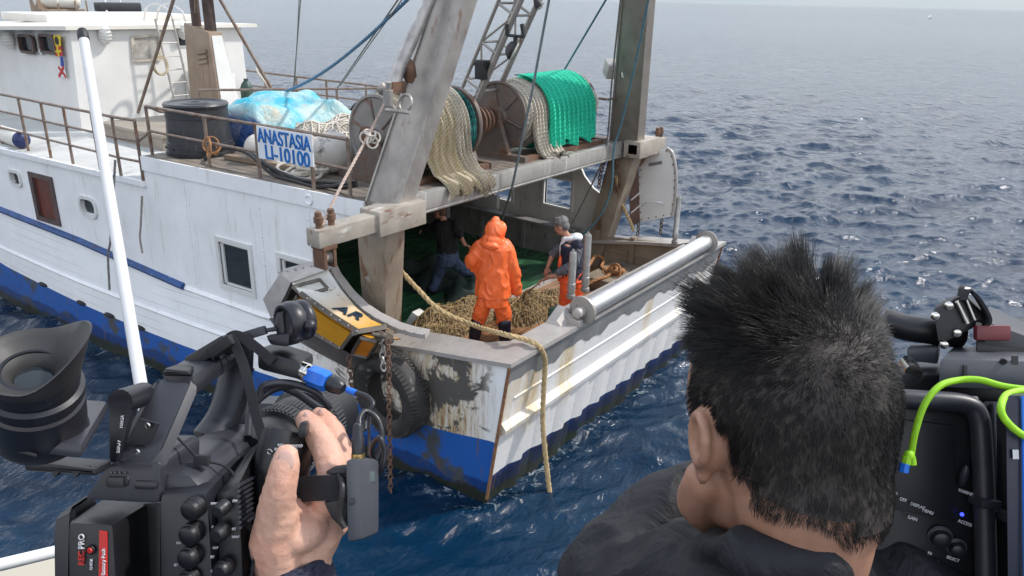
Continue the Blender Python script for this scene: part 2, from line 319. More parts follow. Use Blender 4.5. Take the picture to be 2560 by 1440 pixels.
# ---------------------------------------------------------------- sea
def build_sea():
    H = CAMP[2]; rs = [1.0]
    while rs[-1] < 2500:
        r = rs[-1]; rs.append(r+max(.038, r*r/4600) if r < 700 else r*1.12)
    rs += [4000, 8000, 16000, 40000]; rs = np.array(rs)
    az0 = math.atan2(.752, .557); fine = np.linspace(az0-.80, az0+.80, 940); rest = np.linspace(az0+.80, az0-.80+2*math.pi, 130)[1:-1]
    th = np.concatenate([fine, rest]); nr, na = len(rs), len(th)
    rr, tt = np.meshgrid(rs, th, indexing='ij'); X = CAMP[0]+rr*np.sin(tt); Y = CAMP[1]+rr*np.cos(tt)
    dr = np.gradient(rs); sp = np.maximum(dr[:, None]*.7, rr*1.6/940)
    Z = np.zeros_like(X); DX = np.zeros_like(X); DY = np.zeros_like(X)
    g = np.random.default_rng(3); n = 110; lam = .22*(6/.22)**g.random(n)
    gust = .75+.35*np.sin(X*.05+1.3*np.sin(Y*.07))*np.sin(Y*.06+.4)+.25*np.sin(X*.021+Y*.033)
    gust = np.clip(gust, .35, 1.4)
    for L in lam:
        a = math.atan2(-.8, -.75)+g.normal()*.62; k = 2*math.pi/L; dx, dy = math.cos(a), math.sin(a)
        amp = .0066*L**.72*(1 if L < 1.6 else (1.6/L)**.75); wgt = np.clip(L/(2.2*sp)-.6, 0, 1)*amp*(gust if L < 2.5 else 1)
        ph = k*(X*dx+Y*dy)+g.random()*6.28; Z += wgt*np.cos(ph); q = -wgt*np.sin(ph)*.85; DX += dx*q; DY += dy*q
    X = X+DX; Y = Y+DY
    me = bpy.data.meshes.new('sea'); V = np.stack([X, Y, Z], -1).reshape(-1, 3); i = np.arange(nr-1)[:, None]*na; j = np.arange(na)[None]; j2 = (j+1) % na
    F = np.stack([i+j, i+j2, i+na+j2, i+na+j], -1).reshape(-1, 4)
    me.vertices.add(len(V)); me.vertices.foreach_set('co', V.ravel()); me.loops.add(F.size); me.loops.foreach_set('vertex_index', F.ravel())
    me.polygons.add(len(F)); me.polygons.foreach_set('loop_start', np.arange(len(F))*4); me.polygons.foreach_set('loop_total', np.full(len(F), 4)); me.update(); me.validate()
    me.shade_smooth()
    if me.polygons[0].normal.z < 0: me.flip_normals()
    t = NT('sea_water'); X_ = t.xyz()
    n1 = t.noise(2.6, 5, .62, (1, 1.6, 1), 1.2); n2 = t.noise(9, 4, .6, (1, 1.5, 1), .8)
    n3 = t.noise(.8, 3, .55, (1, 1.7, 1), .6); h = t.math('ADD', t.math('ADD', t.math('MULTIPLY', n1, .07), t.math('MULTIPLY', n2, .02)), t.math('MULTIPLY', n3, .16))
    geo = t.n('ShaderNodeNewGeometry'); dv = t.n('ShaderNodeVectorMath', operation='DISTANCE'); t.l(geo.outputs['Position'], dv.inputs[0]); dv.inputs[1].default_value = (-6, -5, 0); d = dv.outputs['Value']
    def chop(scale, amp, d0, d1):
        mp = t.n('ShaderNodeMapping'); t.l(t.tc.outputs['Object'], mp.inputs[0]); mp.inputs['Rotation'].default_value = (0, 0, -.82); mp.inputs['Scale'].default_value = (1, .75, 1)
        x = t.n('ShaderNodeTexNoise'); t.l(mp.outputs[0], x.inputs['Vector']); x.inputs['Scale'].default_value = scale; x.inputs['Detail'].default_value = 3; x.inputs['Roughness'].default_value = .6; x.inputs['Distortion'].default_value = .4
        return t.math('MULTIPLY', t.math('MULTIPLY', x.outputs[0], amp), t.ramp(d, d0, d1))
    h = t.math('ADD', h, chop(1.7, .30, 12, 45)); h = t.math('ADD', h, chop(.75, .75, 45, 120)); h = t.math('ADD', h, chop(.30, 2.0, 120, 350)); h = t.math('ADD', h, chop(.10, 6.0, 350, 1000))
    c = t.mix(t.ramp(t.noise(.25, 3), .3, .7), (.0006, .013, .036), (.0012, .021, .050))
    foam = t.math('MULTIPLY', t.ramp(t.noise(7, 8, .7, (1, 1, 1), 1.5), .73, .80), t.ramp(t.noise(.55, 3), .52, .66))
    px_, py_ = X_[0], X_[1]
    b1 = t.math('MULTIPLY', t.math('MULTIPLY', t.ramp(py_, -.40, -.08), t.ramp(py_, .25, .05)), t.math('MULTIPLY', t.ramp(px_, -.5, .0), t.ramp(px_, 6.3, 5.6)))
    xx_ = t.math('MULTIPLY_ADD', py_, .078, t.math('ADD', px_, .03)); b2 = t.math('MULTIPLY', t.math('MULTIPLY', t.ramp(xx_, -.40, -.10), t.ramp(xx_, .3, .1)), t.math('MULTIPLY', t.ramp(py_, -.4, .1), t.ramp(py_, 16, 12)))
    wash = t.math('MULTIPLY', t.math('MAXIMUM', b1, b2), t.ramp(t.noise(6, 8, .7, (1, 1, 1), 1.2), .55, .68)); foam = t.math('MAXIMUM', foam, wash)
    c = t.mix(t.math('MULTIPLY', foam, .6), c, (.55, .62, .66))
    m = t.out(c, .10, 0, t.bump(h, .55, 1.0)); t.b.inputs['IOR'].default_value = 1.36
    me.materials.append(m); o = bpy.data.objects.new('sea', me); col.objects.link(o); o['kind'] = 'structure'
    o['label'] = 'open dark blue sea with small wind waves reaching the horizon'; o['category'] = 'sea'
build_sea()
# ---------------------------------------------------------------- trawler
TW = empty('fishing_trawler', 'white and blue wooden stern trawler with rusty gallows lying across the whole view', 'fishing boat', (0, 0, 0))
CX = 2.83
def mx(x): return 2*CX-x
Ys = [-.35, 0, 1.0, 1.9, 3.7, 5.3, 8, 10.5, 14, 17, 20, 22, 23.5]
def itp(y, tab): return float(np.interp(y, Ys, tab))
XT = [0, -.01, -.05, -.085, -.22, -.34, -.545, -.735, -.80, -.35, .9, 2.1, 2.83]
XW = [.0, .0, -.13, -.17, -.36, -.52, -.72, -.82, -.75, -.1, 1.4, 2.6, 2.83]
ZS = [1.88, 1.84, 1.70, 1.54, 1.42, 1.45, 1.66, 1.78, 2.1, 2.4, 2.75, 3.0, 3.1]
def sheer(y): return itp(y, ZS)
def xwall(y): return -.08-.076*(y-1.88)
def hullx(y, t):    # t 0 at the waterline, 1 at the sheer
    a = itp(y, XW); b = itp(y, XT); return a+(b-a)*t-.05*math.sin(math.pi*min(max(t, 0), 1))*(1 if y > .5 else max(y, 0)*2)
def hull_mat(name, transom=False):
    t = NT(name); X, Y, Z = t.xyz()
    base = t.mix(t.ramp(t.noise(2, 5), .3, .7), (.74, .75, .76), (.82, .825, .83))
    base = t.mix(t.math('MULTIPLY', t.ramp(t.noise(4, 6, .65, (3, 3, .35)), .60, .85), .5), base, (.50, .46, .37))
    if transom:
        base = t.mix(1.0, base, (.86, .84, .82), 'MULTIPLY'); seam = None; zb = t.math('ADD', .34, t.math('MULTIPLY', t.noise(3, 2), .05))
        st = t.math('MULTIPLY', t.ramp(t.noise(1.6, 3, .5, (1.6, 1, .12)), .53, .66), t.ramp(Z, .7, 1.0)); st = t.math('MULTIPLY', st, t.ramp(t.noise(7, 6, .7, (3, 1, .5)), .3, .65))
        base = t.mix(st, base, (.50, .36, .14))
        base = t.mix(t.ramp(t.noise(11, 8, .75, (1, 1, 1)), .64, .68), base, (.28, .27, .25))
    else:
        yy = t.math('SUBTRACT', Y, 5.8); zb = t.math('MULTIPLY_ADD', t.math('MULTIPLY', yy, yy), .0075, .58)
        zz = t.math('SUBTRACT', Z, t.math('MULTIPLY', t.math('MULTIPLY', yy, yy), .006))
        seam = t.math('LESS_THAN', t.math('ABSOLUTE', t.math('SUBTRACT', t.math('FRACT', t.math('DIVIDE', zz, .135)), .5)), .47)
        base = t.mix(t.math('MULTIPLY', t.math('SUBTRACT', 1, seam), t.math('MULTIPLY', t.math('MULTIPLY', t.ramp(t.noise(1.5, 3, .5, (1, .4, 1)), .42, .6), t.ramp(Y, 2.2, 3.2)), .6)), base, (.30, .30, .30))
        # scraped bare plate at the stern quarter
        near = t.ramp(Y, 3.6, .6); near = t.math('MULTIPLY', near, t.ramp(Z, .35, .8))
        near = t.math('MULTIPLY', near, t.ramp(Y, -.2, .35))
        yel = t.math('MULTIPLY', t.ramp(t.noise(3.5, 6, .7, (4, 4, .4)), .34, .6), near); base = t.mix(t.math('MULTIPLY_ADD', yel, .55, t.math('MULTIPLY', near, .38)), base, (.44, .35, .20))
        yel2 = t.math('MULTIPLY', t.ramp(t.noise(9, 6, .7, (3, 3, .35)), .50, .62), near); base = t.mix(yel2, base, (.26, .14, .055))
        sc = t.ramp(t.math('ADD', t.noise(2.3, 7, .62, (1, 1, 1), .6), t.math('MULTIPLY', near, .13)), .60, .635)
        base = t.mix(t.math('MULTIPLY', sc, t.ramp(near, .1, .5)), base, (.085, .078, .07))
    low = t.math('SUBTRACT', Z, t.math('MULTIPLY_ADD', t.noise(1.6, 4, .6, (1, 1, .2)), .35, .12))
    bl = t.mix(t.ramp(low, -.02, .02), (.006, .036, .15), (.012, .085, .33))
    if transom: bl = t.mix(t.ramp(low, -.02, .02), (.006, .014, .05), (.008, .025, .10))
    bl = t.mix(t.ramp(t.noise(2.2, 7, .66), .535, .62), bl, (.055, .06, .065) if not transom else (.02, .025, .03))
    bl = t.mix(t.math('MULTIPLY', t.ramp(t.noise(5, 5, .6, (3, 3, .25)), .62, .68), .7), bl, (.13, .07, .03))
    g = t.math('SUBTRACT', Z, t.math('MULTIPLY_ADD', t.noise(5, 6, .7), .30, -.02)); bl = t.mix(t.ramp(g, -.03, .03, True), bl, (.018, .022, .014))
    isb = t.math('LESS_THAN', t.math('SUBTRACT', Z, zb), 0); c = t.mix(isb, base, bl)
    h = t.noise(14, 5)
    if seam is not None: h = t.math('ADD', t.math('MULTIPLY', h, .3), t.math('MULTIPLY', seam, .6))
    return t.out(c, t.math('MULTIPLY_ADD', t.noise(5, 4), .3, .28), 0, t.bump(h, .35, .012))
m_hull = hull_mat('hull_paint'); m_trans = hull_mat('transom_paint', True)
def hull():
    ys = [-.35, -.1, .15, .5, 1, 1.5, 1.9, 2.8, 3.7, 4.5, 5.3, 6.5, 8, 9.2, 10.5, 12, 14, 15.5, 17, 18.5, 20, 21, 22, 22.8, 23.5]; ts = [-.5, -.15, 0, .15, .3, .45, .6, .75, .9, 1]
    for side in (0, 1):
        mb = MB()
        def f(u, v):
            y = ys[int(round(u*(len(ys)-1)))]; t = ts[int(round(v*(len(ts)-1)))]; z = sheer(y)*t
            yy = y if y > 0 else -.158*max(z, -.3)*(1 if y < -.3 else (-y/.35))
            x = hullx(max(y, 0), t); 
            if z < 0: x += -z*.35
            return (x if side == 0 else mx(x), yy if y <= 0 else y, z)
        mb.lattice(f, len(ys)-1, len(ts)-1); obj('hull_side', mb, m_hull, TW, ang=50)
hull()
# transom with stringer, corrugations and grey steel bulwark band
def TR(x, z, out=0): return (x, -.158*z-out, z)
tr = MB(); tr.prism([TR(.02, -.5), TR(mx(.02), -.5), TR(mx(.0), 1.62), TR(0, 1.62)], (0, .12, 0))
for i in range(12):
    x = .34+i*.445
    if x < 5.4: tr.prism([TR(x, -.45, 0), TR(x+.17, -.45, .048), TR(x+.205, -.45, .042), TR(x+.225, -.45, 0)], np.array(TR(x, .93))-np.array(TR(x, -.45)))
tr.prism([TR(.03, .93, 0), TR(.03, .96, .075), TR(.03, 1.02, .08), TR(.03, 1.09, 0)], (5.56, 0, 0))
tr.prism([TR(.2, 1.33, 0), TR(.2, 1.34, .012), TR(.2, 1.36, .012), TR(.2, 1.37, 0)], (5.2, 0, 0))
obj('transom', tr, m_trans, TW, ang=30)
bp = MB(); n = 60; lo = [1.58+.05*math.sin(i*.55)+.03*math.sin(i*1.7) for i in range(n+1)]
P = [TR(.0+5.66*i/n, lo[i], .006) for i in range(n+1)]+[TR(5.67, 1.87, .01), TR(-.01, 1.87, .01)]
bp.prism(P, (0, .05, 0)); obj('steel_bulwark_band', bp, M('grey_bulwark_steel', (.26, .26, .255), .4, .4, var=.16, vs=2, stains=(((.40, .395, .39), 3, .55, .75, (1.5, 1, .3)), ((.2, .17, .13), 6, .6, .8, (4, 1, .4)))), TW)
m_weld = M('rusty_weld', (.2, .1, .05), .8, var=.4, vs=20, bump=.5, bs=30)
for x in (-.012, 5.67): ce = MB(); ce.tube([TR(x, z, .008) for z in np.linspace(1.85, .05, 30)], .020, 6); obj('corner_bead', ce, m_weld, TW)
# bulwark cap rail: port quarter, transom top, starboard quarter
def capz(y): return sheer(y)
cap = MB(); yy = [2.3, 1.9, 1.4, 1.0, .6, .3]
def capstrip(mirror):
    out = [(hullx(y, 1)-.035, y, capz(y)) for y in yy]; inn = [(.36+.02*y, y, capz(y)+.02) for y in yy]
    for i in range(len(yy)-1):
        a, b, c, d = out[i], out[i+1], inn[i+1], inn[i]; q = [a, b, c, d]
        q = [(mx(p[0]) if mirror else p[0], p[1], p[2]) for p in q]; cap.hexa([(p[0], p[1], p[2]-.05) for p in q]+q)
    a, d = out[-1], inn[-1]; q = [a, (-.045, -.345, 1.905), (.40, -.345, 1.905), (.42, .02, 1.90), (.37, .14, 1.88), d]
    q = [(mx(p[0]) if mirror else p[0], p[1], p[2]) for p in q]; cap.prism([(p[0], p[1], p[2]-.05) for p in q], (0, 0, .05))
capstrip(False); capstrip(True)
cap.hexa([(.40, -.345, 1.855), (mx(.40), -.345, 1.855), (mx(.42), .02, 1.85), (.42, .02, 1.85), (.40, -.345, 1.905), (mx(.40), -.345, 1.905), (mx(.42), .02, 1.90), (.42, .02, 1.90)])
obj('bulwark_cap_rail', cap, m_cap, TW)
li = MB()   # inner bulwark lining
li.prism([(.24, .0, 1.0), (.24, 2.0, 1.0), (.24, 2.0, 1.5), (.30, .3, 1.80), (.3, 0, 1.83)], (.05, 0, 0)); li.prism([(mx(.24), .0, 1.0), (mx(.24), 2.6, 1.0), (mx(.24), 2.6, 1.55), (mx(.24), .3, 1.80), (mx(.24), 0, 1.83)], (-.05, 0, 0))
li.span((.2, -.08, 1.0), (mx(.2), -.02, 1.84)); li.span((mx(.31), .1, 1.42), (mx(.24), 2.0, 1.46))
for y in (.35, 1.1, 1.8): li.span((mx(.33), y, 1.1), (mx(.22), y+.09, 1.75))
obj('bulwark_lining', li, m_lining, TW)
# decks
dk = MB(); dk.span((-.0, -.05, 1.0), (mx(0.), 1.93, 1.10)); obj('aft_wood_deck', dk, m_wood, TW)
dk = MB(); dk.span((-.1, 1.99, 1.0), (mx(-.1), 10.4, 1.09)); obj('green_deck', dk, m_green, TW)
dk = MB(); dk.span((.1, 1.93, 1.02), (mx(.1), 1.99, 1.16)); obj('deck_edge_strip', dk, M('pale_metal_strip', (.5, .5, .47), .4, .3, var=.2, vs=6), TW)
dk = MB(); dk.span((4.3, .1, 1.10), (5.35, 1.45, 1.28), .015); obj('raised_deck_board', dk, m_lining, TW)
# shelter deck walls
def WB(mb, y0, y1, z0, z1, o0=0, o1=.04, side=0, bev=0):
    q = []
    for z in (z0, z1):
        for (y, o) in ((y0, o1), (y1, o1), (y1, o0), (y0, o0)): q.append((xwall(y)-o if side == 0 else mx(xwall(y)-o), y, z))
    return mb.hexa(q, bev)
T_ = .05
wl = MB()
for a, b, z0, z1 in ((4.45, 5.94, None, 3.27), (3.85, 4.45, None, 1.71), (3.85, 4.45, 2.33, 3.27), (3.25, 3.85, None, 3.27), (2.62, 3.25, None, 1.71), (2.62, 3.25, 2.33, 3.27), (5.94, 7.36, None, 2.9), (7.36, 7.76, None, 2.19), (7.36, 7.76, 2.41, 2.9), (7.76, 8.48, None, 2.9), (8.48, 9.2, 2.62, 2.9), (8.48, 9.2, None, 1.84), (9.2, 9.52, None, 2.9), (9.52, 9.82, None, 2.37), (9.52, 9.82, 2.55, 2.9), (9.82, 13.0, None, 2.95)):
    WB(wl, a, b, sheer((a+b)/2)-.14 if z0 is None else z0, z1, -T_, 0)
# aft end plate with the curved cut-out
arc = [(2.62, 2.95)]+[(2.62-.62*math.sin(t), 2.95-.62*(1-math.cos(t))*1.15) for t in np.linspace(.05, math.pi/2, 9)]
wl.prism([(xwall(y), y, z) for y, z in [(2.62, 1.35), (2.62, 2.25)]+[(2.3, 2.12), (2.05, 2.02), (1.85, 1.98), (1.80, 1.9), (1.80, 1.45)]], (T_, .0, 0))
WB(wl, 1.75, 2.62, 3.0, 3.27, -T_, 0)
wl.prism([(xwall(2.6), 2.62, 2.6), (xwall(2.6), 2.62, 3.0), (xwall(2.1), 2.1, 3.0), (xwall(2.3), 2.35, 2.93), (xwall(2.5), 2.52, 2.8)], (T_, 0, 0))
obj('shelter_wall', wl, m_white, TW)
fa = MB(); WB(fa, 1.75, 5.94, 3.10, 3.30, .004, .03); WB(fa, 5.94, 13, 2.86, 2.94, .0, .05)
for y in (5.1, 4.6, 3.1, 2.0):
    pass
WB(fa, 3.55, 3.57, 1.5, 3.1, .0, .008); WB(fa, 5.05, 5.07, 1.5, 3.1, .0, .008); WB(fa, 4.98, 5.0, 1.5, 3.1, 0, .006); WB(fa, 2.66, 2.68, 1.5, 3.05, .0, .008)
for y in (2.68, 3.56, 5.06):
    for z in np.arange(1.6, 3.1, .19): fa.ball((xwall(y)-.012, y, z), .012, 6, 4)
obj('wall_trim', fa, m_white, TW)
rg = MB(); rg.torus((xwall(2.6)-.035, 2.62, 3.19), (1, .07, 0), .055, .014, 18, 6); obj('mooring_ring', rg, m_white, TW)
ws = MB()   # starboard wall, with see-through windows
sy = [(1.9, 2.66), (3.28, 4.09), (4.59, 9.5)]
for a, b, zt in ((3.28, 4.09, 3.27), (4.59, 5.94, 3.27), (5.94, 13, 2.9)): WB(ws, a, b, 1.30, zt, -T_, 0, 1)
for a, b, z0, z1 in ((2.66, 3.28, 1.90, 2.40), (4.09, 4.59, 1.78, 2.20)): WB(ws, a, b, 1.30, z0, -T_, 0, 1); WB(ws, a, b, z1, 3.27, -T_, 0, 1)
ws.prism([(mx(xwall(2.3)), y, z) for y, z in [(2.66, 1.3), (1.85, 1.3), (1.85, 2.22), (2.0, 2.26), (2.2, 2.36), (2.4, 2.55), (2.55, 2.8), (2.66, 3.1)]], (-T_, 0, 0))
obj('starboard_shelter_wall', ws, M('dull_white_wall', (.62, .61, .58), .55, var=.1, stains=((RUST, 4, .64, .75, (1, 4, .6)), ((.15, .13, .11), 5, .6, .8, (1, 3, .5)))), TW)
for y0, y1, z0, z1 in ((2.66, 3.28, 1.90, 2.40), (4.09, 4.59, 1.78, 2.20)):
    wf = MB()
    for a, b, c, d in ((y0-.05, y0, z0-.05, z1+.05), (y1, y1+.05, z0-.05, z1+.05), (y0, y1, z0-.05, z0), (y0, y1, z1, z1+.05)): WB(wf, a, b, c, d, -.09, .01, 1)
    obj('window_frame', wf, m_white2, TW)
gl = MB(); dw = MB()
dw.span((5.36, 2.3, 1.09), (5.42, 9.5, 1.62)); dw.span((5.30, 2.3, 1.60), (5.50, 9.5, 1.65))
for y in (2.4, 3.4, 4.4, 5.4): dw.span((5.33, y, 1.09), (5.38, y+.08, 1.6))
dw.span((.0, 7.4, 1.0), (5.7, 7.5, 2.84)); dw.span((.9, 4.9, 1.1), (.98, 5.5, 3.2)); dw.span((4.85, 4.9, 1.1), (4.95, 5.0, 3.2))
dw.span((-.02, 2.7, 1.09), (.03, 7.4, 1.45))
obj('interior_lining', dw, m_grime, TW)
ib = MB(); ib.span((5.32, 4.05, 1.72), (5.42, 4.65, 1.98), .02); ib.span((4.95, 4.75, 1.9), (5.0, 4.8, 2.9)); obj('interior_shelf_box', ib, m_fdeck, TW)
# port windows / doors
def window(y0, y1, z0, z1, round_=False):
    f = MB(); t = .065
    for a, b, c, d in ((y0-t, y0, z0-t, z1+t), (y1, y1+t, z0-t, z1+t), (y0, y1, z0-t, z0), (y0, y1, z1, z1+t)): WB(f, a, b, c, d, -.03, .022)
    for a, b, c, d in ((y0, y0+.035, z0, z1), (y1-.05, y1, z0, z1), (y0, y1, z0, z0+.03), (y0, y1, z1-.03, z1)): WB(f, a, b, c, d, -.035, -.012)
    o = obj('window', f, m_white2, TW); p = MB(); WB(p, y0, y1, z0, z1, -.048, -.04); obj('pane', p, m_glass, o)
window(3.85, 4.45, 1.71, 2.33); window(2.62, 3.25, 1.71, 2.33)
def rrect(cy, cz, hy, hz, r, x=None, k=6):
    out = []
    for (sy_, sz, a0) in ((1, 1, 0), (-1, 1, 90), (-1, -1, 180), (1, -1, 270)):
        for i in range(k+1):
            a = R_(a0+90*i/k); y = cy+sy_*(hy-r)+r*math.cos(a); z = cz+sz*(hz-r)+r*math.sin(a); out.append((xwall(y) if x is None else x, y, z))
    return out
def port(cy, cz, hy, hz, r, m_f, parent=TW, x=None):
    a = rrect(cy, cz, hy, hz, r, x); b = rrect(cy, cz, hy+.05, hz+.05, r+.04, x); f = MB(); n = len(a)
    o = [np.array(p)-[.03, 0, 0] for p in b]; i_ = [np.array(p)-[.03, 0, 0] for p in a]; ib_ = [np.array(p)+[.06, 0, 0] for p in a]; ob = [np.array(p)+[.01, 0, 0] for p in b]
    for p, q in ((ob, o), (o, i_), (i_, ib_)): f.add(p+q, [(k, (k+1) % n, n+(k+1) % n, n+k) for k in range(n)])
    w_ = obj('porthole', f, m_f, parent); g = MB(); g.prism([np.array(p)+[.045, 0, 0] for p in rrect(cy, cz, hy+.01, hz+.01, r, x)], (.01, 0, 0)); obj('pane', g, m_glass, w_)
port(7.56, 2.30, .19, .12, .10, m_white2); port(9.67, 2.46, .14, .09, .05, m_white2)
dr_ = MB()
for a, b, c, d in ((8.48, 8.58, 1.82, 2.64), (9.1, 9.2, 1.82, 2.64), (8.58, 9.1, 1.82, 1.9), (8.58, 9.1, 2.56, 2.64)): WB(dr_, a, b, c, d, -.05, .025)
do = obj('side_door', dr_, m_frame, TW); dp = MB(); WB(dp, 8.58, 9.1, 1.9, 2.56, -.045, -.02); obj('door_panel', dp, m_doorred, do)
# rub rail (blue forward, white aft) and stringer
rb = MB(); ys_ = np.linspace(5.35, 14, 34); rb.tube([(hullx(y, 1)-.02, y, sheer(y)+.02) for y in ys_], .055, 8); obj('blue_rubbing_strake', rb, m_blue, TW)
rb = MB(); rb.tube([(hullx(y, 1)-.005, y, sheer(y)-.0) for y in np.linspace(2.3, 5.33, 14)], .035, 6)
pz = lambda y: .96+.0045*(y-5.2)**2
rb.tube([(hullx(y, pz(y)/sheer(y))-.0, y, pz(y)) for y in np.linspace(3.0, 14, 40)], .03, 6); obj('white_stringer', rb, m_white, TW)
for y in (11.0, 9.2, 8.0, 7.2, 6.4, 4.6, 3.95):
    sc = MB(); z = .58+.0075*(y-5.8)**2; sc.ball((hullx(y, z/sheer(y))-.0, y, z+.02), (.05, .14, .035), 12, 8); obj('scupper', sc, m_dark, TW)
# decks above
ud = MB(); q = [(xwall(1.55)+.0, 1.62, 3.2), (mx(xwall(1.55)), 1.62, 3.2), (mx(xwall(5.94)), 5.94, 3.2), (xwall(5.94), 5.94, 3.2)]
ud.hexa(q+[(a, b, 3.30) for a, b, c in q]); obj('upper_deck', ud, m_udeck, TW)
fd = MB(); q = [(xwall(5.9), 5.945, 2.8), (mx(xwall(5.9)), 5.945, 2.8), (mx(xwall(10.5)), 10.5, 2.8), (mx(-.8), 14, 2.85), (3.8, 22, 3.0), (1.86, 22, 3.0), (-.8, 14, 2.85), (xwall(10.5), 10.5, 2.8)]
fd.prism(q, (0, 0, .1)); obj('forward_deck', fd, m_fdeck, TW)
bk = MB(); q0 = (xwall(5.94)+.001, 5.90, 2.85); bk.span((xwall(5.94)+.002, 5.943, 2.9), (5.9, 5.985, 3.296)); obj('deck_step', bk, m_white, TW)
m_ud2 = M('aft_beam_steel', (.36, .345, .32), .45, .3, var=.15, vs=2, bump=.15, bs=20, stains=((RUST, 4, .62, .74, (4, 4, .5)), ((.6, .58, .55), 4, .55, .7, (4, 1, .3))))
bm_ = MB(); bm_.span((-.1, 1.50, 3.10), (5.75, 1.615, 3.31), .01); bm_.tube([(-.1, 1.54, 3.07), (5.7, 1.54, 3.07)], .03, 8); obj('aft_cross_beam', bm_, m_ud2, TW)
# ---------------------------------------------------------------- gallows
def pathbox(mb, c0, c1, hx, hy, hx1=None, hy1=None, bev=0):   # upright leg, cross-section in x/y
    hx1 = hx if hx1 is None else hx1; hy1 = hy if hy1 is None else hy1
    q = [(c[0]+sx*a, c[1]+sy_*b, c[2]) for c, a, b in ((c0, hx, hy), (c1, hx1, hy1)) for sx, sy_ in ((-1, -1), (1, -1), (1, 1), (-1, 1))]
    return mb.hexa(q, bev)
m_outr = M('stained_beam_steel', (.36, .32, .27), .5, .2, var=.2, vs=4, bump=.2, bs=25, stains=((RUST, 3, .58, .70, (1, 3, 3)), ((.55, .52, .47), 5, .58, .7, (1, 2, 2))))
for side in (0, 1):
    f = (lambda x: x) if side == 0 else mx
    g = MB(); a = np.array([f(.03), 1.56, 3.12]); up_ = np.array([(.32 if side == 0 else -.32), -.18, 1.0])
    pathbox(g, a, a+up_*4.6, .10, .25, .085, .17, .012)
    for s_ in (-1, 1): pathbox(g, a+[0, s_*.255, 0], a+up_*4.6+[0, s_*.175, 0], .12, .014, .10, .014)
    obj('gallows_leg', g, m_steel if side == 0 else M('dark_gallows_steel', (.235, .21, .185), .5, .25, var=.18, vs=4, bump=.2, bs=25, stains=((RUST, 3, .62, .78, (3, 3, .7)),)), TW)
    g = MB(); a = np.array([f(-.02), 1.56, 3.1]); dn = np.array([(.14 if side == 0 else -.14), .18, -1.0])
    pathbox(g, a+dn*2.1, a, .13, .17, .15, .24, .012); obj('gallows_foot', g, m_steel2, TW)
    g = MB(); xa, xb = (f(-1.20), f(.28)) if side == 0 else (f(-.72), f(.3))
    lo_, hi_ = min(xa, xb), max(xa, xb)
    g.span((lo_, 1.19, 3.12), (hi_, 1.39, 3.31), .02); g.span((min(f(-.42), f(.30)), 1.15, 3.07), (max(f(-.42), f(.30)), 1.46, 3.35), .02)
    ob = obj('outrigger_beam', g, m_outr, TW)
    for k in (0, 1):
        b_ = MB(); x = f(-1.12+.16*k) if side == 0 else f(-.66+.12*k)
        b_.lathe((x, 1.28, 3.3), (0, 0, 1), [(0, .035), (.06, .035), (.065, .05), (.12, .05), (.125, .038), (.17, .036), (.18, .02)], 10); obj('beam_bolt', b_, m_rust, ob)
g = MB(); g.span((1.2, .68, 7.3), (4.4, 1.1, 7.7)); obj('gallows_top_beam', g, m_steel, TW)
# fittings on the port gallows leg
g = MB(); p = PX(1018, 257, -.02); g.torus(p+[-.03, 0, 0], (1, 0, -.32), .085, .018, 24, 8); obj('leg_ring', g, m_steel, TW)
g = MB(); p = PX(928, 690, -.02); g.lathe(p+[.0, 0, 0], (-1, -.1, 0), [(0, .09), (.02, .09), (.035, .07), (.045, .0)], 20); obj('hatch_disc', g, m_cap, TW)
g = MB(); a = PX(965, 275, -.15); b = PX(1025, 282, -.15); g.bar(a, b, .02); g.bar(PX(970, 262, -.2), PX(970, 225, -.2), .055, 12); g.bar(PX(970, 225, -.2), PX(972, 205, -.2), .03, 10); g.ball(PX(955, 222, -.2), (.05, .05, .07), 10, 8); obj('leg_bracket', g, m_steel, TW)
pp = MB(); pp.tube([PX(985, 212, .1), PX(1000, 165, .2), PX(1080, -12, .55), PX(1150, -190, .9)], [.07, .07, .065, .06], 14); obj('derrick_pipe', pp, M('mottled_galvanised', (.36, .34, .32), .4, .5, var=.3, vs=9, bump=.2, bs=30), TW)
pp = MB(); pp.ball(PX(1008, 180, .2)+[.1, 0, 0], (.07, .07, .12), 10, 8, noise=.2); pp.box(PX(990, 218, .1), (.1, .05, .06)); obj('pipe_hinge', pp, m_rust, TW)
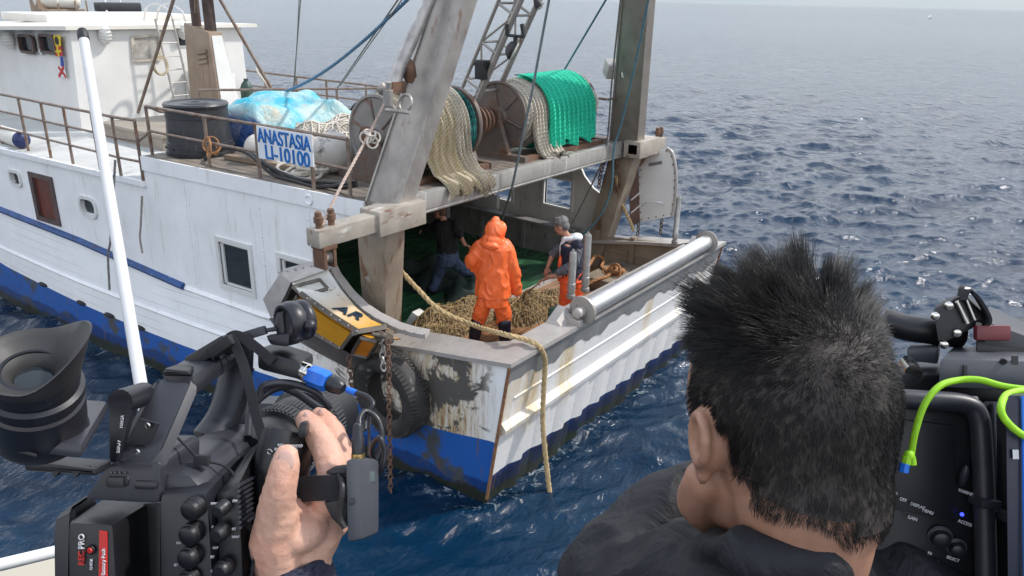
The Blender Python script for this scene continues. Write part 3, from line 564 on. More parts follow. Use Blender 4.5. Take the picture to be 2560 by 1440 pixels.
# ---------------------------------------------------------------- stern roller, brackets, stanchions
ro = empty('stern_roller', 'long shiny steel roller with round end flanges on the transom top', 'roller', (3.2, -.28, 1.9))
A_ = np.array([1.42, -.30, 2.04]); B_ = np.array([4.98, -.30, 2.05])
r_ = MB(); r_.lathe(A_, B_-A_, [(0, .115)]+[(x, .115) for x in np.linspace(.1, 3.46, 12)]+[(3.56, .115)], 28); obj('drum', r_, m_shiny, ro)
for p, s in ((A_, -1), (B_, 1)):
    r_ = MB(); r_.lathe(p-np.array([.02, 0, 0]), (1, 0, 0), [(0, .175), (.035, .18), (.045, .12)], 28) if s < 0 else r_.lathe(p, (1, 0, 0), [(-.01, .12), (.0, .18), (.03, .175)], 28); fl = obj('end_flange', r_, m_steel, ro)
    r_ = MB(); r_.lathe(p, (s, 0, 0), [(.0, .065), (.14, .065), (.15, .055), (.155, .02)], 16); obj('axle', r_, m_cap, fl)
    r_ = MB(); x = p[0]+s*.12; r_.hexa([(x-.04, -.36, 1.895), (x+.04, -.36, 1.895), (x+.04, .02, 1.895), (x-.04, .02, 1.895), (x-.04, -.36, 1.96), (x+.04, -.36, 1.96), (x+.04, .0, 2.02), (x-.04, .0, 2.02)]); r_.hexa([(x-.18, -.2, 1.90), (x+.04, -.2, 1.90), (x+.04, .02, 1.90), (x-.18, .02, 1.90), (x-.16, -.12, 1.95), (x+.04, -.12, 2.06), (x+.04, .0, 2.06), (x-.16, .0, 1.95)]); obj('bearing_bracket', r_, m_cap, ro)
r_ = MB(); r_.span((1.55, -.14, 1.905), (4.95, .06, 1.955), .01); bp_ = obj('back_plate', r_, m_cap, ro)
for x in (2.75, 3.05, 3.5, 3.95, 4.5):
    h = MB(); h.lathe((x, -.02, 1.954), (0, 0, 1), [(0, .035), (.004, .035)], 14); obj('pin_hole', h, m_dark, bp_)
m_stan = M('dull_galvanised_post', (.33, .32, .305), .45, .5, var=.2, vs=9, stains=((RUST, 14, .66, .78, (1, 1, 1)),))
for nm, px, py, z0, z1, r in (('a', 1427, 745, 1.95, 2.56, .05), ('b', 1462, 728, 1.95, 2.72, .05), ('c', 1686, 610, 1.95, 2.70, .042), ('d', 1520, 652, 1.15, 1.74, .045)):
    p = PZ(px, py, z0); s_ = MB(); s_.lathe(p, (0, 0, 1), [(0, r*1.15), (.05, r*1.15), (.055, r*.85), (.09, r*.85), (.095, r*1.05), (.2, r*1.05), (.205, r*.95), (z1-z0-.03, r*.95), (z1-z0, r*.8), (z1-z0+.001, r*.35), (z1-z0+.03, r*.3)], 16)
    obj('steel_stanchion', s_, m_stan, None, label={'a': 'short steel stanchion at the left end of the stern roller', 'b': 'taller steel stanchion just behind the left roller end', 'c': 'steel stanchion at the far right end of the stern roller', 'd': 'steel stanchion standing inside the starboard bulwark corner'}[nm], cat='stanchion', group='steel stanchions round the stern')
# ---------------------------------------------------------------- railings
def railing(name, posts, zb, rails, r=.022, closed=None, top=None):
    g = MB()
    for k, z in enumerate(rails): g.tube(smooth([(x, y, z) for x, y in posts], 4), r if k == 0 else r*.85, 8)
    o = obj(name, g, m_rail, TW)
    for x, y in posts:
        p = MB(); p.bar((x, y, zb), (x, y, rails[0]), r*1.05); obj('post', p, m_rail, o)
railing('forward_railing', [(-.53, 12.6), (-.52, 11.6), (-.50, 10.4), (-.48, 9.45), (-.48, 8.64), (-.47, 7.92), (-.45, 7.1), (-.45, 6.5), (-.40, 5.98)], 2.9, [3.79, 3.50, 3.21])
railing('aft_railing', [(-.24, 5.93), (-.19, 4.6), (-.14, 3.58), (-.09, 2.61), (-.06, 2.0)], 3.3, [3.97, 3.63])
g = MB(); g.tube([(-.24, 5.93, 3.97), (-.1, 6.02, 3.92), (.05, 6.1, 3.85), (.5, 6.3, 3.80)], .02, 8); g.tube([(-.24, 5.93, 3.63), (-.3, 5.98, 3.55), (-.38, 5.99, 3.50)], .02, 8); obj('rail_return', g, m_rail, TW)
railing('starboard_railing', [(5.4, 2.1), (5.4, 3.4), (5.4, 5), (5.4, 6.4), (5.4, 7.6), (5.4, 8.84), (5.4, 9.85), (5.4, 11.0), (5.4, 12.1)], 2.9, [3.73, 3.40])
railing('inner_railing', [(1.85, 8.0), (2.6, 7.4), (3.75, 6.59), (4.35, 6.15)], 3.3, [3.86, 3.5])
g = MB(); g.bar((5.0, 1.6, 4.02), (5.4, 1.6, 4.02), .02); g.bar((5.3, 1.8, 3.98), (5.35, 3.0, 3.98), .02); obj('rail_stub', g, m_rail, TW)
# ---------------------------------------------------------------- wheelhouse
wh = MB(); wh.hexa([(1.0, 10.73, 2.88), (4.75, 10.73, 2.88), (4.75, 18, 2.88), (1.0, 18, 2.88), (1.1, 10.73, 4.76), (4.7, 10.73, 4.76), (4.7, 18, 4.55), (1.1, 18, 4.55)])
wh_o = obj('wheelhouse', wh, m_white2, TW)
rf = MB(); rf.hexa([(.98, 10.62, 4.76), (5.0, 10.55, 4.76), (5.0, 18, 4.62), (-.1, 18, 4.50), (.98, 10.62, 4.83), (5.0, 10.55, 4.83), (5.0, 18, 4.69), (-.1, 18, 4.57)]); obj('roof', rf, m_roof, wh_o)
rf = MB(); rf.span((2.4, 14.6, 4.72), (6.0, 17, 4.90), .02); obj('roof_coaming', rf, m_roof, wh_o)
def pq(y, *pts): return [PY(px, py, y) for px, py in pts]
f = MB(); o4 = pq(10.73, (325, 90), (400, 85), (400, 152), (330, 155)); i4 = pq(10.73, (332, 95), (394, 91), (394, 146), (336, 149))
f.add([q-np.array([0, .04, 0]) for q in o4]+[q-np.array([0, .04, 0]) for q in i4]+o4+[q+np.array([0, .01, 0]) for q in i4], [(0, 1, 5, 4), (1, 2, 6, 5), (2, 3, 7, 6), (3, 0, 4, 7), (0, 1, 9, 8), (1, 2, 10, 9), (2, 3, 11, 10), (3, 0, 8, 11), (4, 5, 13, 12), (5, 6, 14, 13), (6, 7, 15, 14), (7, 4, 12, 15)])
wo = obj('wheelhouse_window', f, M('worn_frame', (.5, .45, .38), .6, var=.3, vs=8), TW)
p = MB(); p.add([q-np.array([0, .012, 0]) for q in i4], [(0, 1, 2, 3)]); obj('curtained_pane', p, M('curtain_behind_glass', (.36, .34, .31), .25, var=.35, vs=7), wo)
for q, lbl in ((((444, 92), (470, 92), (471, 113), (446, 114)), 0),):
    f = MB(); P = pq(10.73, *q); c_ = sum(P)/4; f.prism([c_+(a-c_)*1.25-np.array([0, .03, 0]) for a in P], (0, .03, 0)); wo = obj('small_window', f, m_white2, TW); p = MB(); p.prism([a-np.array([0, .036, 0]) for a in P], (0, .01, 0)); obj('pane', p, m_glass, wo)
for px, py, hw in ((67, 110, .24), (120, 110, .24)): q = PX(px, py, 1.02); port(q[1], q[2], .28, .13, .07, m_frame, TW, x=1.015)
def bulkhead_lamp(p, nrm):
    g = MB(); F = fr(nrm); g.ball(p+np.array(nrm)*.07, (.10, .19, .12), 16, 10, F); o = obj('bulkhead_lamp', g, m_white2, TW)
    c = MB()
    for k in (-.09, -.03, .03, .09): c.torus(p+np.array(nrm)*.07+F[:, 1]*k, F[:, 1], .125*math.sqrt(1-(k/.2)**2), .008, 16, 5)
    obj('cage', c, m_fdeck, o)
bulkhead_lamp(PY(257, 85, 10.73), (0, -1, 0)); bulkhead_lamp(PY(452, 75, 10.73), (0, -1, 0)); bulkhead_lamp(PX(30, 100, 1.05), (-1, 0, 0))
g = MB(); P = [PX(a, b, 1.04) for a, b in ((97, 119), (107, 121), (107, 136), (98, 135))]; g.prism(P, (-.01, 0, 0)); o = obj('safety_sign', g, M('dark_green', (.01, .07, .06), .5, var=0), TW); g = MB(); g.torus(PX(102, 128, 1.025), (1, 0, 0), .05, .016, 14, 6); obj('white_ring', g, m_white2, o)
# roof gear
lr = empty('life_raft_canister', 'off white life raft canister in a rusty cradle on the wheelhouse roof', 'life raft', PZ(145, 30, 4.8))
c0 = PZ(148, 30, 4.8)+np.array([0, 0, .33]); g = MB(); F = np.eye(3); g.lathe(c0+[-.55, .25, 0], (.9, -.45, 0), [(0, .1), (.04, .2), (.1, .24), (.55, .25), (.57, .27), (.62, .27), (.64, .25), (1.1, .24), (1.16, .2), (1.2, .1)], 20); obj('canister', g, m_roof, lr)
g = MB(); g.box(c0+[-.45, .2, -.15], (.12, .25, .2)); g.box(c0+[0, 0, -.27], (.6, .3, .03)); 
for k in (-.5, -.1, .3, .55): g.bar(c0+[k, -k*.5-.28, -.3], c0+[k, -k*.5-.28, .0], .025)
obj('cradle', g, m_brown, lr)
g = MB(); g.box(PZ(297, 30, 4.83)+np.array([0, 0, .14]), (.62, .2, .13), None, .05); obj('roof_mattress_roll', g, m_barrel, None, label='black padded roll lying on the white wheelhouse roof', cat='padded roll')
g = MB(); g.tube(smooth([PZ(268, 40, 4.8), PZ(265, 15, 4.95), PZ(262, -8, 5.2)]), .03, 8); g.bar(PZ(302, 16, 4.9), PZ(300, -10, 5.2), .015); obj('roof_aerial', g, m_fdeck, TW)
for px in (360, 392):
    a = PZ(px, 52, 4.83); g = MB(); g.tube(smooth([a, a+[.05, -.1, .28], a+[.2, -.3, .36], a+[.34, -.5, .2], a+[.36, -.55, -.1]]), .022, 8); obj('grab_rail', g, m_shiny, TW)
ld = MB()
for dx in (0, .36): ld.tube([(2.58+dx, 10.4, 4.95), (2.72+dx, 10.25, 3.0)], .022, 8)
for k in range(7): t = .1+k*.13; ld.bar((2.58+.14*t, 10.4-.15*t, 4.95-1.95*t), (2.94+.14*t, 10.4-.15*t, 4.95-1.95*t), .014)
obj('ladder', ld, M('pale_pipe', (.42, .4, .37), .45, .4, var=.2, vs=8), TW)
cl = MB()
for k in range(6): cl.torus(PY(403+rng.normal()*2, 165+rng.normal()*2, 10.2), (.3+rng.normal()*.1, -1, .1), .17+rng.normal()*.015, .012, 24, 5)
obj('coiled_rope', cl, M('pale_rope', (.45, .38, .27), .8, var=.2, vs=20), None, label='coil of pale rope hanging on the wheelhouse ladder', cat='rope')
g = MB(); g.hexa([tuple(q) for q in (lambda a: [a, a+[.8, 0, 0], a+[.8, .6, 0], a+[0, .6, 0], a+[0, 0, .55], a+[.8, 0, .55], a+[.8, .6, .62], a+[0, .6, .62]])(np.array([3.22, 10.1, 3.3]))], .02); obj('white_locker', g, m_white2, None, label='white locker with a hinged lid beside the wheelhouse ladder', cat='locker')
# hatch, funnel casing and pipes
g = MB(); g.span((1.03, 7.92, 2.89), (4.4, 9.9, 3.13), .015); h_o = obj('hatch_coaming', g, m_hatch, TW)
g = MB(); g.span((.98, 7.86, 3.13), (4.45, 9.96, 3.19), .015); obj('hatch_cover', g, m_hatch, h_o)
fc = MB(); fc.hexa([(2.52, 8.42, 3.18), (3.0, 8.42, 3.18), (3.0, 9.42, 3.18), (2.52, 9.42, 3.18), (2.55, 8.60, 4.78), (2.83, 8.60, 4.78), (2.83, 9.38, 4.92), (2.55, 9.38, 4.92)], .02); fo = obj('funnel_casing', fc, m_brown, TW)
fw = MB(); fw.hexa([(2.56, 8.405, 3.2), (2.985, 8.405, 3.2), (2.985, 8.42, 3.2), (2.56, 8.42, 3.2), (2.60, 8.578, 4.72), (2.81, 8.578, 4.72), (2.81, 8.6, 4.72), (2.60, 8.6, 4.72)]); obj('white_plate', fw, m_white2, fo)
for k in range(3): v = MB(); v.box((2.525, 8.85-.0, 4.42-.09*k), (.02, .16, .025), fr((0, 1, -.15), (1, 0, 0))[:, [1, 0, 2]]); obj('vent_louvre', v, m_brown, fo)
for x, y in ((2.66, 9.12), (2.72, 8.78)): v = MB(); v.bar((x, y, 4.7), (x, y, 7), .105 if y < 9 else .085, 16); obj('exhaust_pipe', v, M('exhaust_brown', (.075, .05, .042), .6, .2, var=.3, vs=6), fo)
for a, b in ((PZ(345, 282, 3.19), (435, -5)), (PZ(487, 246, 3.19), (490, -5)), (PY(695, 250, 8.2), (548, -5))):
    t = PY(b[0], b[1], 8.7 if b[0] < 500 else 8.6); g = MB(); g.bar(a, a+(t-a)*1.5, .03); obj('tripod_leg', g, m_rail, TW)
for q_ in ((438, 252), (472, 252)): g = MB(); p = PZ(*q_, 3.19); g.lathe(p, (0, 0, 1), [(0, .17), (.44, .17), (.45, .22), (.48, .22)], 16); obj('deck_bollard', g, m_brown, TW)
# lattice derrick
dk_ = MB(); 
def truss(A, B, w, nrm_x, nrm_y, n, r):
    A = np.array(A); B = np.array(B); X = np.array(nrm_x)*w; Y = np.array(nrm_y)*w*.8
    cs = [A-X/2-Y/2, A+X/2-Y/2, A+X/2+Y/2, A-X/2+Y/2]; D = B-A
    for k, c in enumerate(cs): dk_.bar(c, c+D, r*(1.6 if k in (0, 1) else 1))
    for i in range(n):
        t0, t1 = i/n, (i+1)/n
        for k in range(4):
            a, b = cs[k], cs[(k+1) % 4]; dk_.bar(a+D*t0, b+D*t0, r*.75, 6)
            if k in (1, 3): dk_.bar((a if i % 2 else b)+D*t0, (b if i % 2 else a)+D*t1, r*.6, 6)
truss((2.95, 3.05, 3.3), (2.95, .85, 7.4), .40, (1, 0, 0), (0, .88, .47), 8, .026)
obj('lattice_derrick', dk_, m_steel, TW)
g = MB(); g.box(PX(1206, 174, 2.7), (.08, .08, .13), None, .02); g.box(PX(1206, 160, 2.7), (.09, .09, .02)); obj('junction_box', g, m_black, TW)
# floodlights
def flood(name, label, p, d, r, arm):
    e = empty(name, label, 'floodlight', p, 'floodlights on the gallows'); g = MB(); F = np.array(d, float)/np.linalg.norm(d)
    g.lathe(p, F, [(-.10, .03), (-.08, r*.6), (-.02, r), (.02, r)], 18); obj('lamp_housing', g, m_black, e); g = MB(); g.lathe(np.array(p)+F*.02, F, [(0, r*.92), (.012, r*.8), (.02, 0.01)], 18); obj('lens', g, M('lamp_lens', (.6, .6, .52), .15, var=.1), e)
    g = MB(); g.bar(p-F*.05, np.array(arm), .02); obj('lamp_arm', g, m_black, e)
flood('floodlight', 'black round floodlight with pale lens hanging under the lattice derrick', PX(1283, 125, 2.6), (.45, -.75, -.45), .13, PX(1292, 95, 2.6))
g = MB(); a, b = PX(1268, 88, 2.6), PX(1310, 92, 2.6); g.bar(a, b, .02); g.bar(a, PX(1268, 60, 2.6), .03); g.bar(b, PX(1305, 60, 2.6), .03); g.bar(PX(1288, 90, 2.6), PX(1290, 118, 2.6), .03); obj('lamp_fork', g, m_black, TW)
flood('floodlight', 'small black floodlight at the top edge above the drum with the green net', PX(1348, 15, 2.6), (.2, -.5, -.8), .06, PX(1340, -5, 2.6))
p = PX(1563, 185, 5.18); flood('floodlight', 'round white spotlight on the aft face of the right gallows leg', p, (-.6, -.7, -.1), .085, p+[.1, .12, 0])
p = PX(1527, 172, 5.15); g = MB(); g.box(p, (.12, .12, .09), fr((-.6, -.7, -.4)), .02); g.bar(p, p+[.2, .1, .02], .02); obj('grey_floodlight', g, m_cap, None, label='grey square floodlight on the inboard side of the right gallows leg', cat='floodlight', group='floodlights on the gallows')
# hanging block below the port outrigger
bl_ = empty('pulley_block', 'rusty heavy pulley block hanging under the left outrigger beam', 'pulley block', PY(812, 660, 1.29))
c = PY(812, 637, 1.29); g = MB()
for s_ in (-1, 1): g.box(c+[s_*.06, 0, 0], (.02, .09, .13), None, .01)
g.box(c+[0, 0, .1], (.09, .1, .03), None, .01); obj('cheek', g, m_rust, bl_); g = MB(); g.lathe(c+[-.05, 0, -.02], (1, 0, 0), [(0, .09), (.02, .06), (.08, .06), (.1, .09)], 16); obj('sheave', g, m_steel, bl_); g = MB(); g.chain(c+[0, 0, .13], c+[0, 0, .30], .1, .015); obj('shackle', g, m_rust, bl_)
# ---------------------------------------------------------------- deck gear
def net_mat(name, c, hole, f=26, rough=.85, ax='xz', streak=.5):
    t = NT(name); X, Y, Z = t.xyz(); s_ = t.math('ADD', Y, Z)
    a = t.math('SINE', t.math('MULTIPLY', t.math('ADD', X, t.math('MULTIPLY', s_, .6)), f*6.28/2)); b = t.math('SINE', t.math('MULTIPLY', t.math('SUBTRACT', X, t.math('MULTIPLY', s_, .6)), f*6.28/2))
    k = t.math('MULTIPLY', a, b); lum = t.ramp(t.math('ADD', k, t.math('MULTIPLY', t.math('SUBTRACT', t.noise(14, 5), .5), 2.2)), -.7, .6)
    lum = t.math('MAXIMUM', t.math('MULTIPLY', lum, 1), t.math('MULTIPLY', t.ramp(t.noise(5, 4, .5, (5, .6, .6)), .5, .75), streak))
    c2 = t.mix(t.ramp(t.noise(3, 5, .6, (4, .7, .7)), .3, .7), tuple(x*.72 for x in c), tuple(min(1, x*1.15) for x in c))
    return t.out(t.mix(lum, hole, c2), rough, 0, t.bump(t.math('ADD', k, t.math('MULTIPLY', t.noise(7, 5, .6, (5, 1, 1)), 2)), .7, .02))
m_beige = net_mat('beige_net', (.58, .50, .35), (.40, .34, .23), 30)
m_pale = net_mat('pale_net', (.60, .55, .46), (.38, .34, .27), 26)
m_gnet = net_mat('green_net', (.02, .60, .37), (.010, .43, .26), 24, streak=.8)
m_dteal = net_mat('dark_teal_net', (.01, .16, .145), (.004, .06, .06), 14)
m_rope = M('beige_rope', (.42, .31, .16), .85, var=.25, vs=25, bump=.3, bs=120)
m_wrope = M('white_rope', (.58, .53, .46), .85, var=.2, vs=25)
m_orope = M('orange_hemp_rope', (.36, .17, .07), .85, var=.3, vs=25)
m_trope = M('teal_rope', (.07, .16, .20), .7, var=.25, vs=25)
m_brope = M('blue_rope', (.07, .17, .28), .7, var=.25, vs=25)
m_wire = M('steel_wire', (.20, .19, .18), .5, .5, var=.25, vs=20)
def barrel():
    e = empty('plastic_tub', 'large black plastic tub with a lid standing behind the left railing', 'tub', (.29, 5.55, 3.3)); g = MB(); h = .70
    g.lathe((.29, 5.55, 3.3), (0, 0, 1), [(0, .46), (.05, .475), (.055, .455), (.18, .45), (.185, .44), (.4, .425), (.52, .415), (.525, .425), (h-.04, .42)], 36); o = obj('tub_body', g, m_barrel, e)
    for k in range(12):
        a = k*math.pi/6; r = MB(); r.box((.29+.452*math.cos(a), 5.55+.452*math.sin(a), 3.41), (.02, .012, .07), fr((math.cos(a), math.sin(a), 0))); obj('rib', r, m_barrel, o)
    g = MB(); g.lathe((.29, 5.55, 3.96), (0, 0, 1), [(0, .43), (.035, .44), (.06, .425), (.062, .38), (.045, .36), (.045, .22), (.06, .20), (.06, .08), (.045, .06), (.045, .0)], 36); obj('lid', g, m_barrel, e)
barrel()
def tarp():
    def hfield(x, y):
        u = (x-.75)/2.2; v = (y-5.0)/1.7; e = min(u, 1-u, v, 1-v); b = min(1, max(0, e)/.14)**.6
        h = .50+.06*math.sin(2.2*u+.5)+.05*math.sin(9*u+4*v)+.05*math.sin(6*v-5*u+1)+.14*math.exp(-((u-.80)**2+(v-.5)**2)/.006)+.035*abs(math.sin(14*u+9*v*v))+.02*math.sin(31*u+11*v)
        return 3.3+h*b
    g = MB()
    def f(u, v):
        x = .75+2.2*u; y = 5.0+1.7*v; j = .05*math.sin(11*u+7*v)+.04*math.sin(23*v)
        return (x+j, y+.06*math.sin(13*u), hfield(x, y) if 0 < u < 1 and 0 < v < 1 else 3.31)
    g.lattice(f, 60, 48)
    t = NT('faded_blue_tarp'); X, Y, Z = t.xyz()
    c = t.mix(t.ramp(t.noise(1.8, 5), .42, .6), (.045, .40, .52), (.40, .56, .56)); c = t.mix(t.math('MULTIPLY', t.ramp(t.noise(2.4, 6, .6), .55, .68), t.ramp(Z, .3, .5)), c, (.50, .46, .36))
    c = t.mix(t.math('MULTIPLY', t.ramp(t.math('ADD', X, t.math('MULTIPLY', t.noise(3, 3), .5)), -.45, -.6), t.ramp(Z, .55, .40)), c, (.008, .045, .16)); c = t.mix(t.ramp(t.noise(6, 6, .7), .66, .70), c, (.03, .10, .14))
    obj('tarpaulin', g, t.out(c, .42, 0, t.bump(t.noise(5, 6, .6, (1, 1, 1), 1.0), .9, .06)), None, ang=80, label='faded turquoise and blue tarpaulin thrown over a pile on the upper deck', cat='tarpaulin')
tarp()
m_float = M('dirty_white_float', (.55, .51, .46), .6, var=.15, vs=4, bump=.2, bs=30, stains=(((.15, .12, .10), 4, .56, .64, (1, 1, 1)),))
g = MB(); g.ball((.70, 3.16, 3.57), (.275, .275, .265), 30, 18); g.lathe((.70, 3.16, 3.82), (0, .2, 1), [(0, .05), (.04, .045), (.05, .02)], 12); obj('float_buoy', g, m_float, None, label='big dirty white round float beside the name board', cat='buoy', group='floats on the upper deck')
g = MB(); g.ball((.42, 4.35, 3.50), .20, 24, 14); obj('float_buoy', g, m_float, None, label='smaller white float half hidden behind the name board', cat='buoy', group='floats on the upper deck')
g = MB(); g.ball((3.03, 6.08, 3.50), (.16, .16, .17), 24, 14); obj('float_buoy', g, M('faded_red_float', (.42, .10, .07), .55, var=.25, vs=5, stains=(((.06, .05, .05), 3, .6, .7, (1, 1, 1)),)), None, label='faded red float by the tarpaulin', cat='buoy', group='floats on the upper deck')
e = empty('boat_fender', 'long white inflatable fender with a blue end lying on the forward deck', 'fender', (.05, 10.6, 2.9)); a = PZ(-40, 318, 3.07); b = PZ(60, 352, 3.07); d = (b-a)/np.linalg.norm(b-a); L = float(np.linalg.norm(b-a)); g = MB(); g.lathe(a, d, [(0, .05), (.1, .13), (L-.14, .145), (L-.12, .14)], 20); obj('fender_body', g, m_roof, e); g = MB(); g.lathe(a, d, [(L-.12, .141), (L-.05, .12), (L-.01, .08), (L, .03)], 20); obj('fender_end', g, M('navy_fender_end', (.015, .03, .11), .5), e)
# --- net drums
m_flange = M('rusty_flange', (.17, .14, .12), .6, .2, var=.25, vs=4, bump=.25, bs=25, stains=((RUST, 4, .5, .7, (1, 1, 1)),))
m_flange2 = M('grey_flange', (.24, .225, .21), .55, .2, var=.2, vs=4, bump=.25, bs=25, stains=((RUST, 4, .58, .75, (1, 1, 1)),))
def drum(label, x0, x1, cy, cz, r, m0):
    e = empty('net_drum', label, 'net drum', ((x0+x1)/2, cy, 3.3), 'net drums on the upper deck')
    g = MB(); g.lathe((x0, cy, cz), (1, 0, 0), [(0, .16), (x1-x0, .16)], 20); obj('core', g, m_flange, e)
    for x, s in ((x0, -1), (x1, 1)):
        g = MB(); g.lathe((x, cy, cz), (s, 0, 0), [(-.02, r*.97), (0, r), (.03, r), (.035, r-.03), (.012, r-.05), (.012, .14), (.05, .12), (.06, .06)], 40); fl = obj('flange', g, m0 if s < 0 else m_flange, e)
        for k in range(6):
            a = k*math.pi/3+.3; g = MB(); g.bar((x+s*.02, cy+.12*math.cos(a), cz+.12*math.sin(a)), (x+s*.02, cy+(r-.06)*math.cos(a), cz+(r-.06)*math.sin(a)), .016, 6); obj('spoke', g, m_flange, fl)
        g = MB(); xx = x+s*.13; g.hexa([(xx-.04, cy-.30, 3.38), (xx+.04, cy-.30, 3.38), (xx+.04, cy+.30, 3.38), (xx-.04, cy+.30, 3.38), (xx-.04, cy-.08, cz+.05), (xx+.04, cy-.08, cz+.05), (xx+.04, cy+.08, cz+.05), (xx-.04, cy+.08, cz+.05)]); g.span((xx-.06, cy-.62, 3.3), (xx+.06, cy+.55, 3.38)); obj('cradle_side', g, m_flange, e)
        g = MB(); g.lathe((x, cy, cz), (s, 0, 0), [(.06, .09), (.16, .09), (.165, .13), (.2, .13), (.205, .05)], 16); obj('bearing', g, m_rust, e)
    for dy in (-.55, .5): g = MB(); g.span((x0-.1, cy+dy-.05, 3.3), (x1+.1, cy+dy+.05, 3.37)); obj('cradle_beam', g, m_rust, e)
    return e
drum('net drum on the left with a grey flange carrying the beige net', .80, 2.22, 2.42, 3.86, .50, m_flange2)
drum('net drum on the right with rusty spoked flange carrying the green net', 3.10, 5.0, 2.30, 3.88, .50, m_flange)
g = MB(); 
for k in range(3): a = 2.3+k*.5; g.lathe((2.48+k*.12, 2.3, 3.86), (1, 0, 0), [(0, .10), (.02, .24-.03*k), (.05, .24-.03*k), (.07, .10)], 20)
obj('chain_drive', g, m_rust, None, label='rusty drive sprockets between the two net drums', cat='winch drive')
def netroll(name, label, x0, x1, cy, cz, r, m, seed, nf=14, grp='fishing nets on the upper deck'):
    g = MB(); q = np.random.default_rng(seed); ph = q.random(6)*6
    def f(u, v):
        x = x0+(x1-x0)*u; a = 2*math.pi*v; e = min(u, 1-u)*(x1-x0); rr = r*(1-.12*math.exp(-e/.03))+.014*math.sin(nf*u*6.28+ph[0]+1.2*math.sin(a))+.010*math.sin(31*u+3*a+ph[1])+.02*math.sin(2*a+ph[2]+3*u)
        return (x, cy+rr*math.cos(a), cz+rr*math.sin(a))
    g.lattice(f, 70, 72); return obj(name, g, m, None, ang=80, label=label, cat='fishing net', group=grp)
def drape(name, label, x0, x1, cy, cz, r, a0, tail, m, seed, grp='fishing nets on the upper deck', nf=9, hem=.06):
    pts = [(cy-r*math.cos(a), cz+r*math.sin(a)) for a in np.linspace(a0, 0, 14)]+tail
    P = resample([(0, y, z) for y, z in pts], .03); n = len(P)-1; g = MB(); q = np.random.default_rng(seed); ph = q.random(6)*6
    def f(u, v):
        k = v*n; i = min(int(k), n-1); p = P[i]+(P[i+1]-P[i])*(k-i); amp = .012+.04*v
        w_ = math.sin(nf*6.28*u+ph[0]+.8*math.sin(3*v+ph[1])); edge = hem*v*(math.sin(17*u+ph[2])+.5*math.sin(40*u))
        return (x0+(x1-x0)*u+.02*math.sin(5*v+ph[3])+.012*math.cos(nf*6.28*u)*v, p[1]-amp*w_-.012, p[2]+(edge if v > .85 else 0)*(v-.85)/.15+.012*w_*(1-v))
    g.lattice(f, 80, 50); o = obj(name, g, m, None, ang=80, label=label, cat='fishing net', group=grp)
    return o
netroll('fishing_net', 'beige net wound on the left drum', .86, 1.86, 2.42, 3.86, .52, m_beige, 1)
netroll('fishing_net', 'narrow dark teal net band wound beside the beige net', 1.88, 2.12, 2.42, 3.86, .525, m_dteal, 2, 5)
drape('fishing_net', 'loose beige net draped from the left drum over the deck edge', 1.00, 1.80, 2.42, 3.86, .555, 1.9, [(1.84, 3.60), (1.72, 3.42), (1.52, 3.35), (1.44, 3.30), (1.43, 3.21)], m_beige, 3)
drape('fishing_net', 'grey-white net strip hanging beside the beige net', 1.60, 1.88, 2.42, 3.86, .58, 1.7, [(1.80, 3.60), (1.66, 3.42), (1.50, 3.36), (1.42, 3.30), (1.41, 3.17)], m_pale, 4, nf=4)
netroll('fishing_net', 'pale net wound on the right drum next to its left flange', 3.16, 3.70, 2.30, 3.88, .47, m_pale, 5, 7)
drape('fishing_net', 'pale net hanging from the right drum down to the deck', 3.28, 3.84, 2.30, 3.88, .48, 1.2, [(1.80, 3.6), (1.74, 3.42), (1.66, 3.33), (1.55, 3.32)], m_pale, 6, nf=7)
netroll('fishing_net', 'bright green net bulk wound on the right drum', 3.70, 4.90, 2.30, 3.88, .52, m_gnet, 7)
drape('fishing_net', 'bright green net sheet draped over the front of the right drum', 3.55, 4.80, 2.30, 3.88, .55, 1.75, [(1.74, 3.70), (1.73, 3.54), (1.73, 3.44)], m_gnet, 8, nf=10, hem=.05)
g = MB(); g.rope(smooth([(4.9, 2.0, 4.22), (4.98, 1.86, 4.1), (5.0, 1.8, 3.95), (4.96, 1.82, 3.78)]), .035); obj('white_rope_tail', g, m_wrope, None, label='thick white rope end hanging at the right flange of the green net drum', cat='rope')
